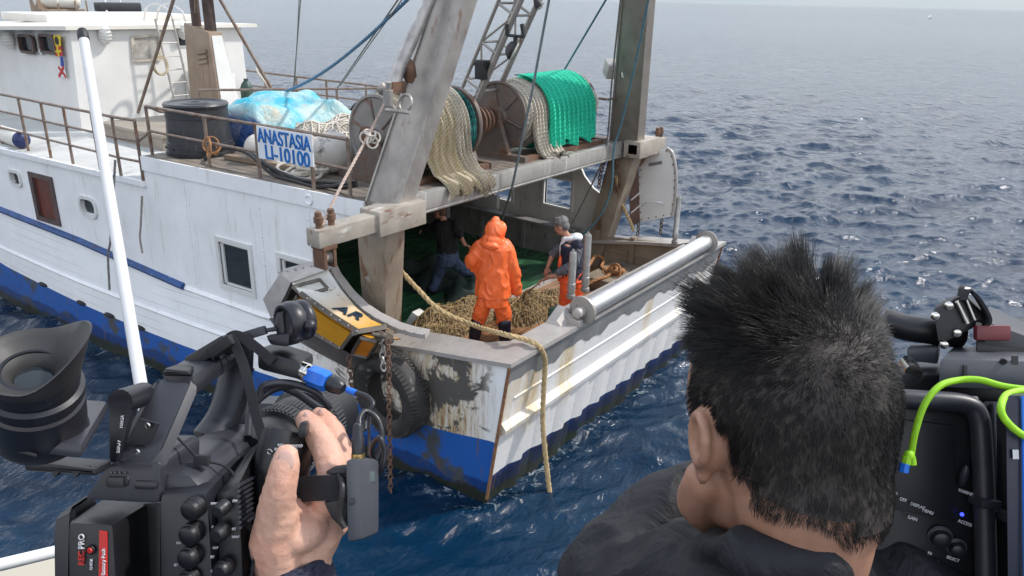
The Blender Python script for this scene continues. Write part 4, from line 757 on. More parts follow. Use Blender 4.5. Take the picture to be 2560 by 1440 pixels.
def heap(name, label, cx, cy, rx, ry, h, z, m, seed, lines=0, lm=None, rl=.007, kind='fishing net', group=None):
    q = np.random.default_rng(seed); ph = q.random(8)*6.3
    def H(x, y):
        u, v = (x-cx)/rx, (y-cy)/ry; d = u*u+v*v+.15*math.sin(4*u+ph[0])+.12*math.sin(5*v+ph[1]); b = max(0, 1-d)**.6
        return z-.01+h*b*(.8+.25*math.sin(6*u+ph[2])*math.sin(5*v+ph[3])+.12*math.sin(13*u+7*v+ph[4]))
    g = MB(); g.lattice(lambda u, v: (cx+rx*1.1*(2*u-1), cy+ry*1.1*(2*v-1), H(cx+rx*1.1*(2*u-1), cy+ry*1.1*(2*v-1))-(.0 if not lines else .015)), 50, 40); o = obj(name, g, m, None, ang=80, label=label, cat=kind, group=group)
    if lines:
        L = MB()
        for k in range(lines):
            for sgn in (-1, 1):
                c = -1.6+3.2*k/lines; P = []; w1, w2 = q.random(2)*6
                for t in np.linspace(-1.3, 1.3, 56):
                    u = c+t*.9+.06*math.sin(7*t+w1); v = sgn*t+.08*math.sin(5*t+w2); x, y = cx+rx*u, cy+ry*v; hh = H(x, y)
                    if hh > z+.012: P.append((x, y, hh+.006*math.sin(40*t+k)))
                    else:
                        if len(P) > 3: L.tube(P, rl, 4, cap=False)
                        P = []
                if len(P) > 3: L.tube(P, rl, 4, cap=False)
        for k in range(26):
            a = q.random()*6.28; x, y = cx+rx*.85*math.cos(a), cy+ry*.85*math.sin(a); P = [(x, y, H(x, y)+.02)]
            for i in range(7): x += q.normal()*.07; y += q.normal()*.07; P.append((x, y, max(z+.01, H(x, y)+.012)))
            L.tube(smooth(P, 4), rl, 4, cap=False)
        obj('net_twine', L, lm, o)
    return o
m_hn = net_mat('brown_trawl_net', (.27, .19, .095), (.07, .05, .028), 16)
m_tw = M('trawl_twine', (.36, .25, .12), .85, var=.3, vs=12)
heap('trawl_net', 'brown trawl net bunched on the wooden deck left of the orange man', 1.75, 2.05, .75, .42, .34, 1.1, m_hn, 11, 34, m_tw, .0045)
heap('trawl_net', 'loose tan trawl net heap on the deck between the two men in orange', 2.85, 1.45, .62, .42, .36, 1.1, m_hn, 12, 26, m_tw, .0045)
heap('rag_net', 'dark green scrap of net beside the tan trawl net', 3.05, 1.12, .28, .16, .14, 1.1, m_dteal, 13, 12, M('dark_green_twine', (.02, .07, .05), .8))
m_dg = M('dark_green_canvas', (.008, .022, .017), .75, var=.3, vs=4, bump=.5, bs=10)
heap('canvas_heap', 'dark green canvas bundle on the deck behind the man in jeans', 2.9, 3.6, .75, .5, .42, 1.09, m_dg, 14, kind='canvas'); heap('canvas_heap', 'dark green canvas fold at the feet of the man in jeans', 2.75, 2.7, .4, .28, .30, 1.09, m_dg, 15, kind='canvas')
g = MB(); g.box((1.42, 2.45, 1.2), (.16, .06, .10), Euler((.5, .2, .4)).to_matrix(), .03); obj('white_scrap', g, m_white2, None, label='small white plastic piece on the green deck beside the left gallows foot', cat='plastic scrap')
heap('rope_net_heap', 'whitish heap of rope and netting on the upper deck behind the big float', 2.05, 4.7, .95, .75, .42, 3.3, m_pale, 16, 16, m_wrope, .014, group='fishing nets on the upper deck')
heap('rope_net_heap', 'greenish net scraps under the name board side of the float', 1.3, 3.7, .45, .4, .2, 3.3, m_dteal, 17, 8, m_wrope, .012, group='fishing nets on the upper deck')
g = MB(); g.lattice(lambda u, v: (3.2+.9*u, 5.2+.5*math.cos(math.pi*v)-.1*u, 3.3+.55*math.sin(math.pi*v)+.03*math.sin(9*v+7*u)), 12, 20); obj('covered_winch', g, m_dg, None, label='winch under a dark canvas cover behind the left drum', cat='winch')
# --- name board
P = [PX(640, 314, -.20), PX(779, 338, -.20), PX(784, 418, -.20), PX(647, 395, -.20)]
sb = empty('name_board', 'white name board with blue lettering lashed to the aft railing', 'sign', P[3]); g = MB(); g.prism(P, (.015, 0, 0)); obj('board', g, M('chipped_white_board', (.72, .74, .76), .4, var=.05, stains=(((.25, .22, .2), 12, .66, .7, (1, 1, 1)),)), sb)
m_let = M('blue_lettering', (.006, .14, .46), .45, var=.15, vs=8)
bx, by = P[1]-P[0], P[0]-P[3]; bh = float(np.linalg.norm(by)); bw = float(np.linalg.norm(bx))
def word(nm, body, u0, v0, h, wid, par, O, X, Y, m, bold=.02, depth=.004, shear=0):
    o = text(nm, body, m, par, (0, 0, 0), X, Y, h, 1, depth, bold, shear); w0 = max(v.co.x for v in o.data.vertices) if False else None
    co = np.array([v.co[:] for v in o.data.vertices]); xd = np.array(X)/np.linalg.norm(X); pr = co @ xd; k = wid/(pr.max()-pr.min()); org = np.array(O)-ORG[par]
    z0 = -ORG[par] @ xd
    loc = co-(-ORG[par]); new = loc+np.outer((loc @ xd)*(k-1)-(loc @ xd).min()*k, xd)+org
    for v, p in zip(o.data.vertices, new): v.co = p
    return o
n_ = np.array([-.006, 0, 0])
word('lettering', 'ANASTASIA', 0, 0, bh*.43, bw*.96, sb, P[3]+by*.52+bx*.02+n_, bx, by, m_let, .008)
word('lettering', 'LI-10100', 0, 0, bh*.43, bw*.80, sb, P[3]+by*.045+bx*.15+n_, bx, by, m_let, .008)
# --- black hoses along the deck edge
for k, pts in enumerate([[(515, 412), (530, 380), (565, 370), (610, 380), (640, 400), (680, 435), (740, 458), (800, 468), (890, 455)], [(512, 405), (545, 372), (600, 375), (640, 395), (690, 425), (760, 450), (890, 460)], [(590, 372), (630, 385), (660, 405), (700, 440), (770, 465), (850, 470), (895, 462)]]):
    g = MB(); q = [PX(px, py, -.02+.03*k) for px, py in pts]; g.tube(smooth([(a[0], a[1], max(a[2], 3.325)) for a in q], 6), .022, 8); obj('black_hose', g, m_black, None, label=['black hose looping up over the rail post and along the deck edge', 'black hose lying nearest the barrel along the deck edge', 'black hose starting under the name board along the deck edge'][k], cat='hose', group='black hoses on the upper deck edge')
g = MB()
for k in range(5): g.torus((.25+rng.normal()*.08, 3.35+rng.normal()*.12, 3.33+.02*k), (rng.normal()*.15, rng.normal()*.15, 1), .22+rng.normal()*.05, .02, 26, 6)
obj('coiled_rope', g, m_wrope, None, label='loose coil of cream rope on the planks under the name board', cat='rope')
g = MB()
for k in range(5): g.torus(PX(524, 366, -.22)+rng.normal(size=3)*.03, (1, rng.normal()*.6, rng.normal()*.6), .10+rng.normal()*.02, .009, 20, 5)
obj('coiled_rope', g, m_orope, None, label='small orange line bundle tied to the railing beside the tub', cat='rope')
g = MB(); g.box((.35, 4.2, 3.34), (.05, .7, .03), fr((1, .12, 0), (0, 1, 0))); obj('loose_plank', g, m_brown, None, label='narrow loose plank lying on the upper deck planking', cat='plank')
# --- trawl doors
def poly_plate(mb, pts, n, th): return mb.prism(pts, np.array(n, float)*th)
td = empty('trawl_door', 'yellow and white riveted trawl door hanging against the port quarter', 'trawl door', (-.6, 2, 1.5), 'trawl doors')
def Q(px, py, x): return PX(px, py, x)
t = NT('yellow_fade_paint'); X, Y, Z = t.xyz(); cc = t.mix(t.ramp(t.math('ADD', t.math('ADD', Z, t.math('MULTIPLY', Y, .2)), t.math('MULTIPLY', t.noise(3, 3), .12)), .86, .42), (.66, .64, .58), (.56, .29, .02)); cc = t.mix(t.ramp(t.noise(7, 6, .65), .6, .75), cc, (.28, .15, .03)); m_yw = t.out(cc, .35, 0, t.bump(t.noise(20, 3), .2, .01))
m_yel = M('yellow_paint', (.58, .27, .015), .35, var=.15, vs=2, stains=(((.34, .11, .01), 2.2, .5, .7, (1, 1, 1)), ((.15, .08, .03), 9, .62, .7, (1, 1, 1))))
m_or = M('orange_paint', (.52, .17, .012), .35, var=.15, vs=3, stains=(((.15, .08, .03), 9, .62, .7, (1, 1, 1)),))
m_iron = M('riveted_iron', (.10, .085, .07), .5, .4, var=.3, vs=7, bump=.25, bs=30, stains=((RUST, 7, .55, .7, (1, 1, 1)), ((.3, .28, .25), 8, .6, .7, (1, 1, 1))))
up = [Q(728, 706, -.62), Q(818, 672, -.42), Q(850, 722, -.40), Q(885, 764, -.38), Q(925, 797, -.36), Q(968, 818, -.36), Q(895, 830, -.66), Q(825, 786, -.74), Q(752, 734, -.80)]
g = MB(); vs_ = up; g.add(vs_, [(0, 1, 2, 8), (2, 3, 7, 8), (3, 4, 6, 7), (4, 5, 6)]); g.add([v+np.array([.03, 0, -.03]) for v in vs_], [(0, 1, 2, 8), (2, 3, 7, 8), (3, 4, 6, 7), (4, 5, 6)]); 
upo = obj('upper_panel', g, m_yw, td, ang=20)
lo4 = [Q(744, 744, -.82), Q(825, 800, -.78), Q(880, 834, -.70), Q(852, 871, -.66), Q(785, 832, -.74), Q(717, 785, -.76)]
g = MB(); g.add(lo4, [(0, 1, 4, 5), (1, 2, 3, 4)]); g.add([v+np.array([.03, 0, .0]) for v in lo4], [(0, 1, 4, 5), (1, 2, 3, 4)]); obj('lower_panel', g, m_yel, td, ang=20)
sm = [Q(902, 846, -.66), Q(943, 855, -.55), Q(918, 894, -.50), Q(880, 884, -.60)]
g = MB(); g.prism(sm, (.03, 0, 0)); obj('corner_panel', g, m_or, td)
sm2 = [Q(905, 838, -.64), Q(930, 834, -.5), Q(1000, 846, -.36), Q(945, 852, -.52)]
g = MB(); g.prism(sm2, (.03, 0, -.02)); obj('edge_panel', g, m_yel, td)
rim = [(700, 684, -.62), (760, 668, -.48), (822, 660, -.36), (840, 697, -.34), (873, 740, -.32), (907, 773, -.30), (940, 795, -.28), (990, 820, -.24), (1030, 832, -.18), (1063, 838, -.12)]
g = MB(); R1 = [Q(*p) for p in rim]; off = np.array([.10, .02, .035]); n = len(R1)
vs_ = R1+[p+off for p in R1]+[p+np.array([0, 0, -.05]) for p in R1]+[p+off+np.array([0, 0, -.05]) for p in R1]
g.add(vs_, [(i, i+1, n+i+1, n+i) for i in range(n-1)]+[(2*n+i, 2*n+i+1, i+1, i) for i in range(n-1)]+[(n+i, n+i+1, 3*n+i+1, 3*n+i) for i in range(n-1)]+[(0, n, 3*n, 2*n), (n-1, 2*n-1, 4*n-1, 3*n-1)]); obj('rim', g, m_cap, td)
ep = [Q(657, 748, -.56), Q(700, 684, -.62), Q(760, 668, -.50), Q(822, 662, -.38), Q(817, 674, -.44), Q(727, 706, -.64), Q(712, 740, -.74), Q(695, 770, -.72), Q(678, 797, -.52)]
g = MB(); g.add(ep, [(0, 1, 5, 6), (0, 6, 7, 8), (1, 2, 4, 5), (2, 3, 4)]); g.add([v+np.array([.04, .0, -.02]) for v in ep], [(0, 1, 5, 6), (0, 6, 7, 8), (1, 2, 4, 5), (2, 3, 4)]); obj('end_plate', g, m_cap, td, ang=20)
bt = [Q(672, 796, -.50), Q(717, 787, -.74), Q(785, 834, -.72), Q(852, 872, -.64), Q(880, 886, -.58), Q(918, 896, -.48), Q(905, 940, -.24), Q(800, 885, -.26), Q(690, 820, -.30)]
g = MB(); g.add(bt, [(0, 1, 2, 7, 8), (2, 3, 4, 7), (4, 5, 6, 7)]); g.add([Q(728, 706, -.58), Q(968, 818, -.32), Q(905, 938, -.22), Q(690, 820, -.28)], [(0, 1, 2, 3)]); obj('underside_shadow', g, m_iron, td)  # dark iron sheet standing in for the shadow under the door
def strip(mb, pts, w_, up_=np.array([-.012, -.004, .012])):
    for a, b in zip(pts[:-1], pts[1:]):
        a = np.array(a); b = np.array(b); d = (b-a)/np.linalg.norm(b-a); s_ = np.cross(d, [-.8, -.2, .55]); s_ /= np.linalg.norm(s_); mb.prism([a+s_*w_, b+s_*w_, b-s_*w_, a-s_*w_], up_)
g = MB(); strip(g, [up[8], up[7], up[6]], .03); strip(g, [lo4[5], lo4[4], lo4[3]], .025); strip(g, [up[6], lo4[2], lo4[3]], .035); strip(g, [lo4[0], lo4[5]], .03); strip(g, [sm[0], sm[3]], .02); strip(g, [sm[3], sm[2]], .02); strip(g, [sm[0], sm[1]], .02); strip(g, [up[6], up[5]], .03); strip(g, [sm[1], sm[2]], .02)
sl_ = [Q(733, 718, -.70), Q(800, 700, -.56), Q(820, 722, -.54), Q(760, 741, -.72)]; strip(g, sl_+[sl_[0]], .02); fb = obj('iron_strapping', g, m_iron, td)
g = MB(); 
for pts in ([up[8], up[7], up[6]], [lo4[5], lo4[4], lo4[3]], [R1[0], R1[2]], R1[2:]):
    for p in resample(pts, .11): g.ball(p+np.array([-.02, -.006, .02]), .013, 6, 4)
obj('rivet', g, m_cap, td)
X_ = up[6]-up[7]; X_ = X_/np.linalg.norm(X_); nn = np.cross(up[6]-up[8], up[3]-up[8]); nn /= np.linalg.norm(nn); nn = nn if nn @ (CAMP-up[7]) > 0 else -nn
Yd = np.cross(nn, X_); o_ = Q(851, 798, -.57); 
pA, pB, pC = up[7], up[6], up[3]; nn = np.cross(pB-pA, pC-pA); nn /= np.linalg.norm(nn); nn = nn if nn @ (CAMP-pA) > 0 else -nn
def onp(px, py): d = ray(px, py); return CAMP+d*(((pA-CAMP) @ nn)/(d @ nn))
a_, b_, c_ = onp(828, 774), onp(887, 798), onp(854, 750); o = text('lettering', 'AR', M('dark_blue_letter', (.006, .025, .05), .4, var=0), td, a_+nn*.012, b_-a_, c_-a_, float(np.linalg.norm(onp(846, 763)-onp(842, 779))), 1.45, .006, .01, .3)
g = MB(); g.bar(Q(930, 835, -.6), Q(985, 850, -.42), .025); g.box(Q(960, 845, -.5), (.05, .10, .05), None, .01); obj('towing_bracket', g, m_iron, td)
# starboard trawl door
t2 = empty('trawl_door', 'white riveted trawl door hanging below the right outrigger beam', 'trawl door', (6.2, 1.2, 1.9), 'trawl doors')
o4 = [(1600, 402), (1625, 384), (1668, 370), (1682, 385), (1690, 430), (1689, 490), (1681, 541), (1640, 549), (1600, 556), (1592, 480)]
P = [PX(a, b, 6.10) for a, b in o4]; g = MB(); g.prism(P, (.05, 0, 0), .012); fp = obj('face_panel', g, m_white2, t2)
g = MB(); g.tube(smooth(P[2:7]), .028, 8); obj('edge_rim', g, m_cap, t2)
g = MB(); q = [PX(1596, 404, 6.10), PX(1600, 556, 6.10), PX(1576, 566, 6.02), PX(1572, 470, 6.0), PX(1578, 420, 6.02)]; g.prism(q, (.05, .03, 0)); obj('side_panel', g, M('rust_brown_panel', (.12, .065, .045), .6, .1, var=.3, vs=6), t2)
g = MB(); 
for i in range(len(P)):
    a, b = P[i], P[(i+1) % len(P)]; c = sum(P)/len(P)
    for p in resample([a, b], .13)[:-1]: g.ball(p+(c-p)*.08-np.array([.006, 0, 0]), .014, 6, 4)
obj('rivet', g, m_iron, t2)
g = MB(); q = [PX(a, b, 6.095) for a, b in ((1622, 408), (1655, 402), (1655, 410), (1622, 416))]; g.prism(q, (-.004, 0, 0)); obj('slot', g, m_grime, t2)
g = MB(); g.tube(smooth([PX(1604, 515, 6.04), PX(1620, 505, 5.9), PX(1650, 506, 5.9), PX(1658, 512, 6.06)]), .016, 6); g.bar(PX(1578, 500, 6), PX(1602, 480, 6.03), .014); g.bar(PX(1578, 532, 6), PX(1602, 512, 6.03), .014); obj('handle_bar', g, m_white2, t2)
g = MB(); g.box(PX(1600, 393, 6.0), (.12, .09, .13), Euler((.5, .3, .4)).to_matrix(), .01); g.box(PX(1610, 378, 6.05), (.10, .05, .16), Euler((.2, .7, .2)).to_matrix(), .01); obj('hanging_block', g, m_rust, None, label='rusty block hooked under the right outrigger beam', cat='pulley block')
# --- chains
def chain(label, pts, m, link=.10, r=.013, grp='chains'):
    g = MB(); g.chain(None, None, link, r, pts=pts); return obj('chain', g, m, None, label=label, cat='chain', group=grp, fix=False)
chain('orange rusty chain from the yellow trawl door down into the water', [PX(970, 848, -.56), PX(972, 900, -.58), PX(973, 1000, -.58), PX(976, 1200, -.58), PX(976, 1290, -.58)], m_rust, .09, .009)
chain('dark chain hanging from the lower edge of the yellow trawl door', [PX(872, 890, -.62), PX(879, 960, -.6), PX(884, 1070, -.6)], m_rust, .10, .010)
chain('short grey chain in front of the tyre top', [PX(962, 850, -.54), PX(955, 890, -.56), PX(960, 925, -.56)], m_steel, .10, .012)
chain('rusty chain hanging down the inboard side of the left gallows foot', [PX(977, 565, .18), PX(984, 640, .2), PX(983, 720, .22), PX(975, 800, .25)], m_rust, .10, .014)
chain('grey chain doubled round the left gallows foot', [PX(985, 590, .16), PX(992, 650, .2), PX(982, 700, .2)], m_steel, .08, .011)
chain('thin chain under the right gallows leg', [PX(1512, 400, 5.3), PX(1500, 440, 5.3), PX(1497, 470, 5.3)], m_rust, .09, .011)
chain('looped chain on the aft face of the right gallows foot', [PX(1545, 400, 5.35), PX(1552, 450, 5.35), PX(1540, 480, 5.35), PX(1532, 440, 5.35)], m_rust, .09, .011)
chain('chain hanging from the lower left of the white trawl door', [PX(1597, 555, 6.05), PX(1594, 590, 6.0)], m_iron, .09, .012)
chain('chain hanging from the lower right of the white trawl door', [PX(1655, 548, 6.1), PX(1651, 585, 6.1)], m_iron, .09, .012)
# --- tyre fender
ty = empty('tyre_fender', 'worn black truck tyre hung as a fender on the stern quarter', 'tyre', (-.3, 1.24, .57)); c = np.array([-.27, 1.24, 1.11])
m_tyre = M('worn_tyre', (.03, .028, .026), .7, var=.35, vs=7, bump=.5, bs=22, stains=(((.20, .19, .175), 5, .6, .72, (1, 1, 1)), ((.16, .11, .07), 7, .64, .74, (1, 1, 1))))
g = MB(); prof = [(.14, .36), (.155, .44), (.13, .50), (.06, .535), (-.06, .535), (-.13, .50), (-.155, .44), (-.14, .36), (-.11, .31), (-.09, .30), (-.075, .33), (.075, .33), (.09, .30), (.11, .31)]
n = 48; ax = np.array([-1, .05, -.06]); F = fr(ax); vs_ = []
for i in range(n):
    a = 2*math.pi*i/n; d = F[:, 1]*math.cos(a)+F[:, 2]*math.sin(a); vs_ += [c+F[:, 0]*p+d*r for p, r in prof]
k = len(prof); g.add(vs_, [(i*k+j, ((i+1) % n)*k+j, ((i+1) % n)*k+(j+1) % k, i*k+(j+1) % k) for i in range(n) for j in range(k)]); tyo = obj('tyre_carcass', g, m_tyre, ty)
for s_ in (-1, 1):
    g = MB()
    for i in range(64): a = 2*math.pi*i/64; d = F[:, 1]*math.cos(a)+F[:, 2]*math.sin(a); tt_ = np.cross(F[:, 0], d); g.box(c+F[:, 0]*s_*.105+d*.515, (.045, .018, .014), np.stack([F[:, 0]*.85-d*.35*s_, tt_, d*.85+F[:, 0]*.35*s_], 1))
    obj('tread_row', g, m_tyre, ty)
# --- ropes and wires
def line(name, label, pts, r, m, twisted=False, cat='rope', grp=None, sm=True):
    g = MB(); P = smooth(pts, 8) if sm and len(pts) > 2 else np.array(pts)
    if grp == 'rigging wires':
        if P[0][2] > P[-1][2]: P = P[::-1]
        d = P[-1]-P[-2]; P = np.vstack([P, P[-1]+d/np.linalg.norm(d)*2.2])
    (g.rope(P, r) if twisted else g.tube(P, r, 6)); return obj(name, g, m, None, label=label, cat=cat, group=grp, fix=False)
line('tow_rope', 'thick beige hawser from the left gallows foot over the transom into the sea', [PX(990, 664, .20), PX(1040, 718, .45), PX(1100, 775, .62), PX(1190, 815, .80), PZ(1262, 836, 1.99), PZ(1310, 848, 1.955), PZ(1345, 864, 1.945), PX(1362, 900, .60), PX(1360, 960, .62), PX(1357, 1060, .64), PX(1368, 1180, .66), PX(1379, 1275, .68), PX(1382, 1330, .68)], .032, m_rope, True)
line('hanging_rope', 'beige rope hanging from the right gallows foot to the starboard bulwark', [PX(1540, 440, 5.4), PX(1545, 480, 5.5), PX(1560, 520, 5.6), PX(1578, 560, 5.65), PX(1584, 578, 5.65)], .030, m_rope, True)
line('pink_line', 'pale pink twisted line from the left outrigger up to the railing and gallows', [PY(797, 580, 1.29), PY(850, 470, 1.3), PY(920, 340, 1.35), PX(960, 262, -.25)], .016, M('pinkish_rope', (.52, .40, .34), .85, var=.2, vs=30), True)
g = MB(); 
for k in range(5): g.torus(PY(920, 340, 1.35)+rng.normal(size=3)*.03, rng.normal(size=3), .06, .011, 16, 5)
obj('rope_knot', g, m_wrope, None, label='pale knot tied round the aft railing end', cat='rope')
G_ = 'rigging wires'
line('blue_rope', 'blue rope running from the upper deck rail up behind the left gallows', [PZ(600, 252, 3.75), PX(690, 235, 2.2), PX(760, 208, 2.0), PX(830, 165, 1.8), PX(920, 92, 1.6), PX(1028, -10, 1.4)], .024, m_brope, True, grp=G_)
line('wire_stay', 'steel stay from the inner railing up to the left gallows top', [PX(843, 220, 3.0), PX(1000, -8, 1.2)], .012, m_wire, cat='wire', grp=G_); line('wire_stay', 'second thinner stay beside the steel stay to the left gallows top', [PX(850, 215, 3.0), PX(1010, -8, 1.15)], .008, m_wire, cat='wire', grp=G_)
line('wire_stay', 'near vertical thin wire rising from the inner railing left of the blue rope', [PX(733, 232, 3.2), PX(752, -8, 2.6)], .010, m_wire, cat='wire', grp=G_); line('wire_stay', 'near vertical twin wire close to the thin wire', [PX(735, 250, 3.2), PX(748, -8, 2.7)], .007, m_wire, cat='wire', grp=G_)
line('trawl_warp', 'grey green warp crossing in front of the drums down behind the orange hood', [PX(1252, 560, 2.9), PY(1280, 470, 1.40), PY(1330, 230, 1.25), PY(1374, -8, 1.1)], .018, M('warp_wire', (.13, .16, .17), .5, .4, var=.2, vs=20), cat='wire', grp=G_, sm=False)
line('trawl_warp', 'teal wire from the green net drum up to the gallows top', [PX(1410, 176, 4.9), PX(1518, -6, 4.2)], .016, m_trope, cat='wire', grp=G_)
line('trawl_warp', 'teal rope along the right gallows leg down to the bulwark', [PX(1622, -6, 4.4), PX(1590, 150, 4.7), PX(1553, 310, 5.0), PX(1535, 370, 5.0), PX(1528, 470, 5.0), PX(1500, 540, 5.0), PX(1455, 590, 4.9)], .018, m_trope, cat='rope', grp=G_)
line('trawl_warp', 'grey rope along the inboard edge of the right gallows leg', [PX(1552, -6, 4.3), PX(1530, 200, 4.7), PX(1515, 370, 4.9), PX(1480, 460, 5.0), PX(1430, 560, 5.0)], .014, m_wire, cat='rope', grp=G_)
line('hemp_rope', 'orange hemp rope snaking over the raised board in the starboard corner', [PZ(1470, 668, 1.3), PZ(1490, 640, 1.35), PZ(1510, 650, 1.3), PZ(1505, 668, 1.3), PZ(1530, 680, 1.3), PZ(1550, 668, 1.31), PZ(1520, 690, 1.3), PZ(1490, 700, 1.3), PZ(1460, 715, 1.22)], .028, m_orope, True)
g = MB()
for k in range(7): g.torus(PZ(1535, 676, 1.32)+rng.normal(size=3)*[.06, .06, .015], rng.normal(size=3)*.35+[0, 0, 1], .12+rng.normal()*.03, .022, 20, 6)
obj('coiled_rope', g, m_orope, None, label='tangle of orange hemp rope in the starboard stern corner', cat='rope')
line('hanging_rope', 'frayed grey rope hanging down the hull from the forward railing', [PX(288, 400, -.60), PX(284, 470, -.66), PX(276, 600, -.72), PX(270, 640, -.70), PX(274, 725, -.70)], .018, M('grey_rope', (.2, .19, .18), .85, var=.3, vs=20), True)
line('hanging_rope', 'short knotted rope hanging on the white shelter wall', [PX(355, 490, -.50), PX(352, 560, -.52), PX(350, 595, -.53), PX(356, 632, -.52)], .016, M('grey_rope_b', (.3, .27, .24), .85, var=.3, vs=20), True)
line('mooring_line', 'white rope draped from the tripod to the starboard railing', [PY(640, 172, 9.5), PY(650, 190, 9.4), PY(670, 215, 9.3), PY(700, 255, 9)], .022, m_wrope, True)
g = MB(); g.lathe(PZ(620, 255, 3.2), (0, 0, 1), [(0, .14), (.3, .14), (.4, .1), (.45, .05), (.5, .05)], 16); obj('gas_bottle', g, M('green_bottle', (.03, .07, .06), .5), None, label='small dark green gas bottle behind the funnel casing', cat='gas bottle')
# --- signal flags
fl = [((133, 89), (150, 87), (152, 115), (134, 116)), ((135, 116), (152, 115), (157, 139), (139, 141)), ((150, 142), (157, 142), (160, 166), (152, 166)), ((146, 167), (160, 166), (166, 193), (148, 192))]
m_fy = M('flag_yellow', (.62, .48, .03), .7, var=.05); m_fr_ = M('flag_red', (.45, .03, .03), .7, var=.05); m_fb = M('flag_blue', (.02, .06, .30), .7, var=.05); m_fw = M('flag_white', (.7, .7, .72), .7, var=.05); m_fk = M('flag_black', (.02, .02, .02), .7, var=0)
lab = ['yellow signal flag with a black ball, topmost of the four', 'red signal flag with a yellow cross below the black ball flag', 'narrow blue signal flag third from the top', 'white signal flag with a red diagonal cross, lowest of the four']
for k, q in enumerate(fl):
    P = [PX(a, b, 1.0) for a, b in q]; g = MB(); g.prism(P, (.006, 0, 0)); o = obj('signal_flag', g, [m_fy, m_fr_, m_fb, m_fw][k], None, label=lab[k], cat='flag', group='signal flags on the wheelhouse side')
    ORG[o] = ORG[o]; c = sum(P)/4; u = P[1]-P[0]; v = P[3]-P[0]; g = MB(); e_ = np.array([-.003, 0, 0])
    if k == 0: g.lathe(c+e_, (-1, 0, 0), [(0, .075), (.003, .075)], 16); obj('black_ball', g, m_fk, o)
    if k == 1:
        g.prism([P[0]+u*.38+e_, P[0]+u*.62+e_, P[3]+u*.62+e_, P[3]+u*.38+e_], (-.003, 0, 0)); g.prism([P[0]+v*.38+e_*2.2, P[1]+v*.38+e_*2.2, P[1]+v*.62+e_*2.2, P[0]+v*.62+e_*2.2], (-.003, 0, 0)); obj('yellow_cross', g, m_fy, o)
    if k == 3:
        for a, b in ((0, 2), (1, 3)): d = P[b]-P[a]; s_ = np.cross(d, [1, 0, 0]); s_ = s_/np.linalg.norm(s_)*.03; e2 = e_*(1 if a == 0 else 2.2); g.prism([P[a]+s_+e2, P[b]+s_+e2, P[b]-s_+e2, P[a]-s_+e2], (-.003, 0, 0))
        obj('red_saltire', g, m_fr_, o)
# --- seagull
sg = MB(); c = AT(2325, 46, 90); X_ = cr; U_ = np.array([0, 0, 1.]); F = fr(np.array(cr)*.9+np.array(cb)*.3)
sg.ball(c, (.24, .07, .08), 12, 8, F)
for s_, dz in ((1, .22), (-1, .16)):
    r0 = c+np.array(cb)*.0; w1 = r0-np.array(cr)*.25*s_*.6+U_*dz+np.array(cb)*.25*s_; w2 = r0-np.array(cr)*.75*s_*.6-U_*.25*(s_ > 0)+U_*.1+np.array(cb)*.6*s_
    for a, b, wa, wb in ((r0, w1, .12, .12), (w1, w2, .12, .03)): sg.hexa([a-np.array(cr)*wa, b-np.array(cr)*wb, b+np.array(cr)*wb, a+np.array(cr)*wa, a-np.array(cr)*wa+U_*.02, b-np.array(cr)*wb+U_*.02, b+np.array(cr)*wb+U_*.02, a+np.array(cr)*wa+U_*.02])
obj('seagull', fuse(sg, .015, 2), m_white2, None, label='white seagull flying low over the sea near the horizon', cat='bird')
# ---------------------------------------------------------------- people
def skin(name, c):
    t = NT(name); k = t.mix(t.ramp(t.noise(60, 4), .35, .65), tuple(x*.9 for x in c), c); k = t.mix(t.math('MULTIPLY', t.ramp(t.noise(28, 4), .48, .72), .5), k, (c[0]*.88, c[1]*.60, c[2]*.52)); k = t.mix(t.math('MULTIPLY', t.ramp(t.noise(320, 2), .66, .72), .35), k, (c[0]*.6, c[1]*.4, c[2]*.35))
    t.b.inputs['Subsurface Weight'].default_value = .12; t.b.inputs['Subsurface Radius'].default_value = (.008, .003, .0015); t.b.inputs['Subsurface Scale'].default_value = 1.0
    return t.out(k, t.math('MULTIPLY_ADD', t.noise(60, 3), .3, .38), 0, t.bump(t.noise(420, 5, .65), .55, .0012))
m_skin = skin('pinkish_skin', (.60, .35, .255)); m_skin2 = skin('tanned_skin', (.42, .21, .14))  # pinkish skin tone for the gripping hand, tan for the crew
def cloth(name, c, rough=.8, b=.5, sc=12, var=.2, st=(1, 1, 1), stains=()):
    t = NT(name); k = t.mix(t.ramp(t.noise(5, 5), .3, .7), tuple(x*(1-var) for x in c), tuple(min(1, x*(1+var)) for x in c))
    for (s2, ss, lo, hi) in stains: k = t.mix(t.ramp(t.noise(ss, 6, .65), lo, hi), k, s2)
    return t.out(k, rough, 0, t.bump(t.noise(sc, 4, .5, st, .8), b, .03))
m_oil = cloth('orange_oilskin', (.86, .15, .038), .42, .55, 7, .08, (1, 1, .6), (((.52, .12, .05), 6, .58, .78),))
m_oil2 = cloth('orange_bib', (.80, .11, .03), .45, .5, 8, .1)
m_boot = cloth('navy_rubber_boot', (.012, .012, .028), .4, .3, 8)
m_navy = cloth('navy_fabric', (.012, .014, .032), .85, .4, 14)
m_grey = cloth('grey_jersey', (.10, .105, .12), .9, .5, 16)
m_hoody = cloth('white_hood', (.62, .62, .63), .9, .4, 12, .05)
m_blk = cloth('black_jumper', (.008, .008, .010), .9, .4, 12)
m_jean = cloth('blue_jeans', (.045, .07, .13), .85, .6, 12, .3)
m_ghair = M('grey_hair', (.15, .145, .14), .6, var=.6, vs=40, bump=.8, bs=60, bd=.02); m_bhair = M('brown_hair', (.10, .055, .03), .6, var=.5, vs=40, bump=.8, bs=60, bd=.02)
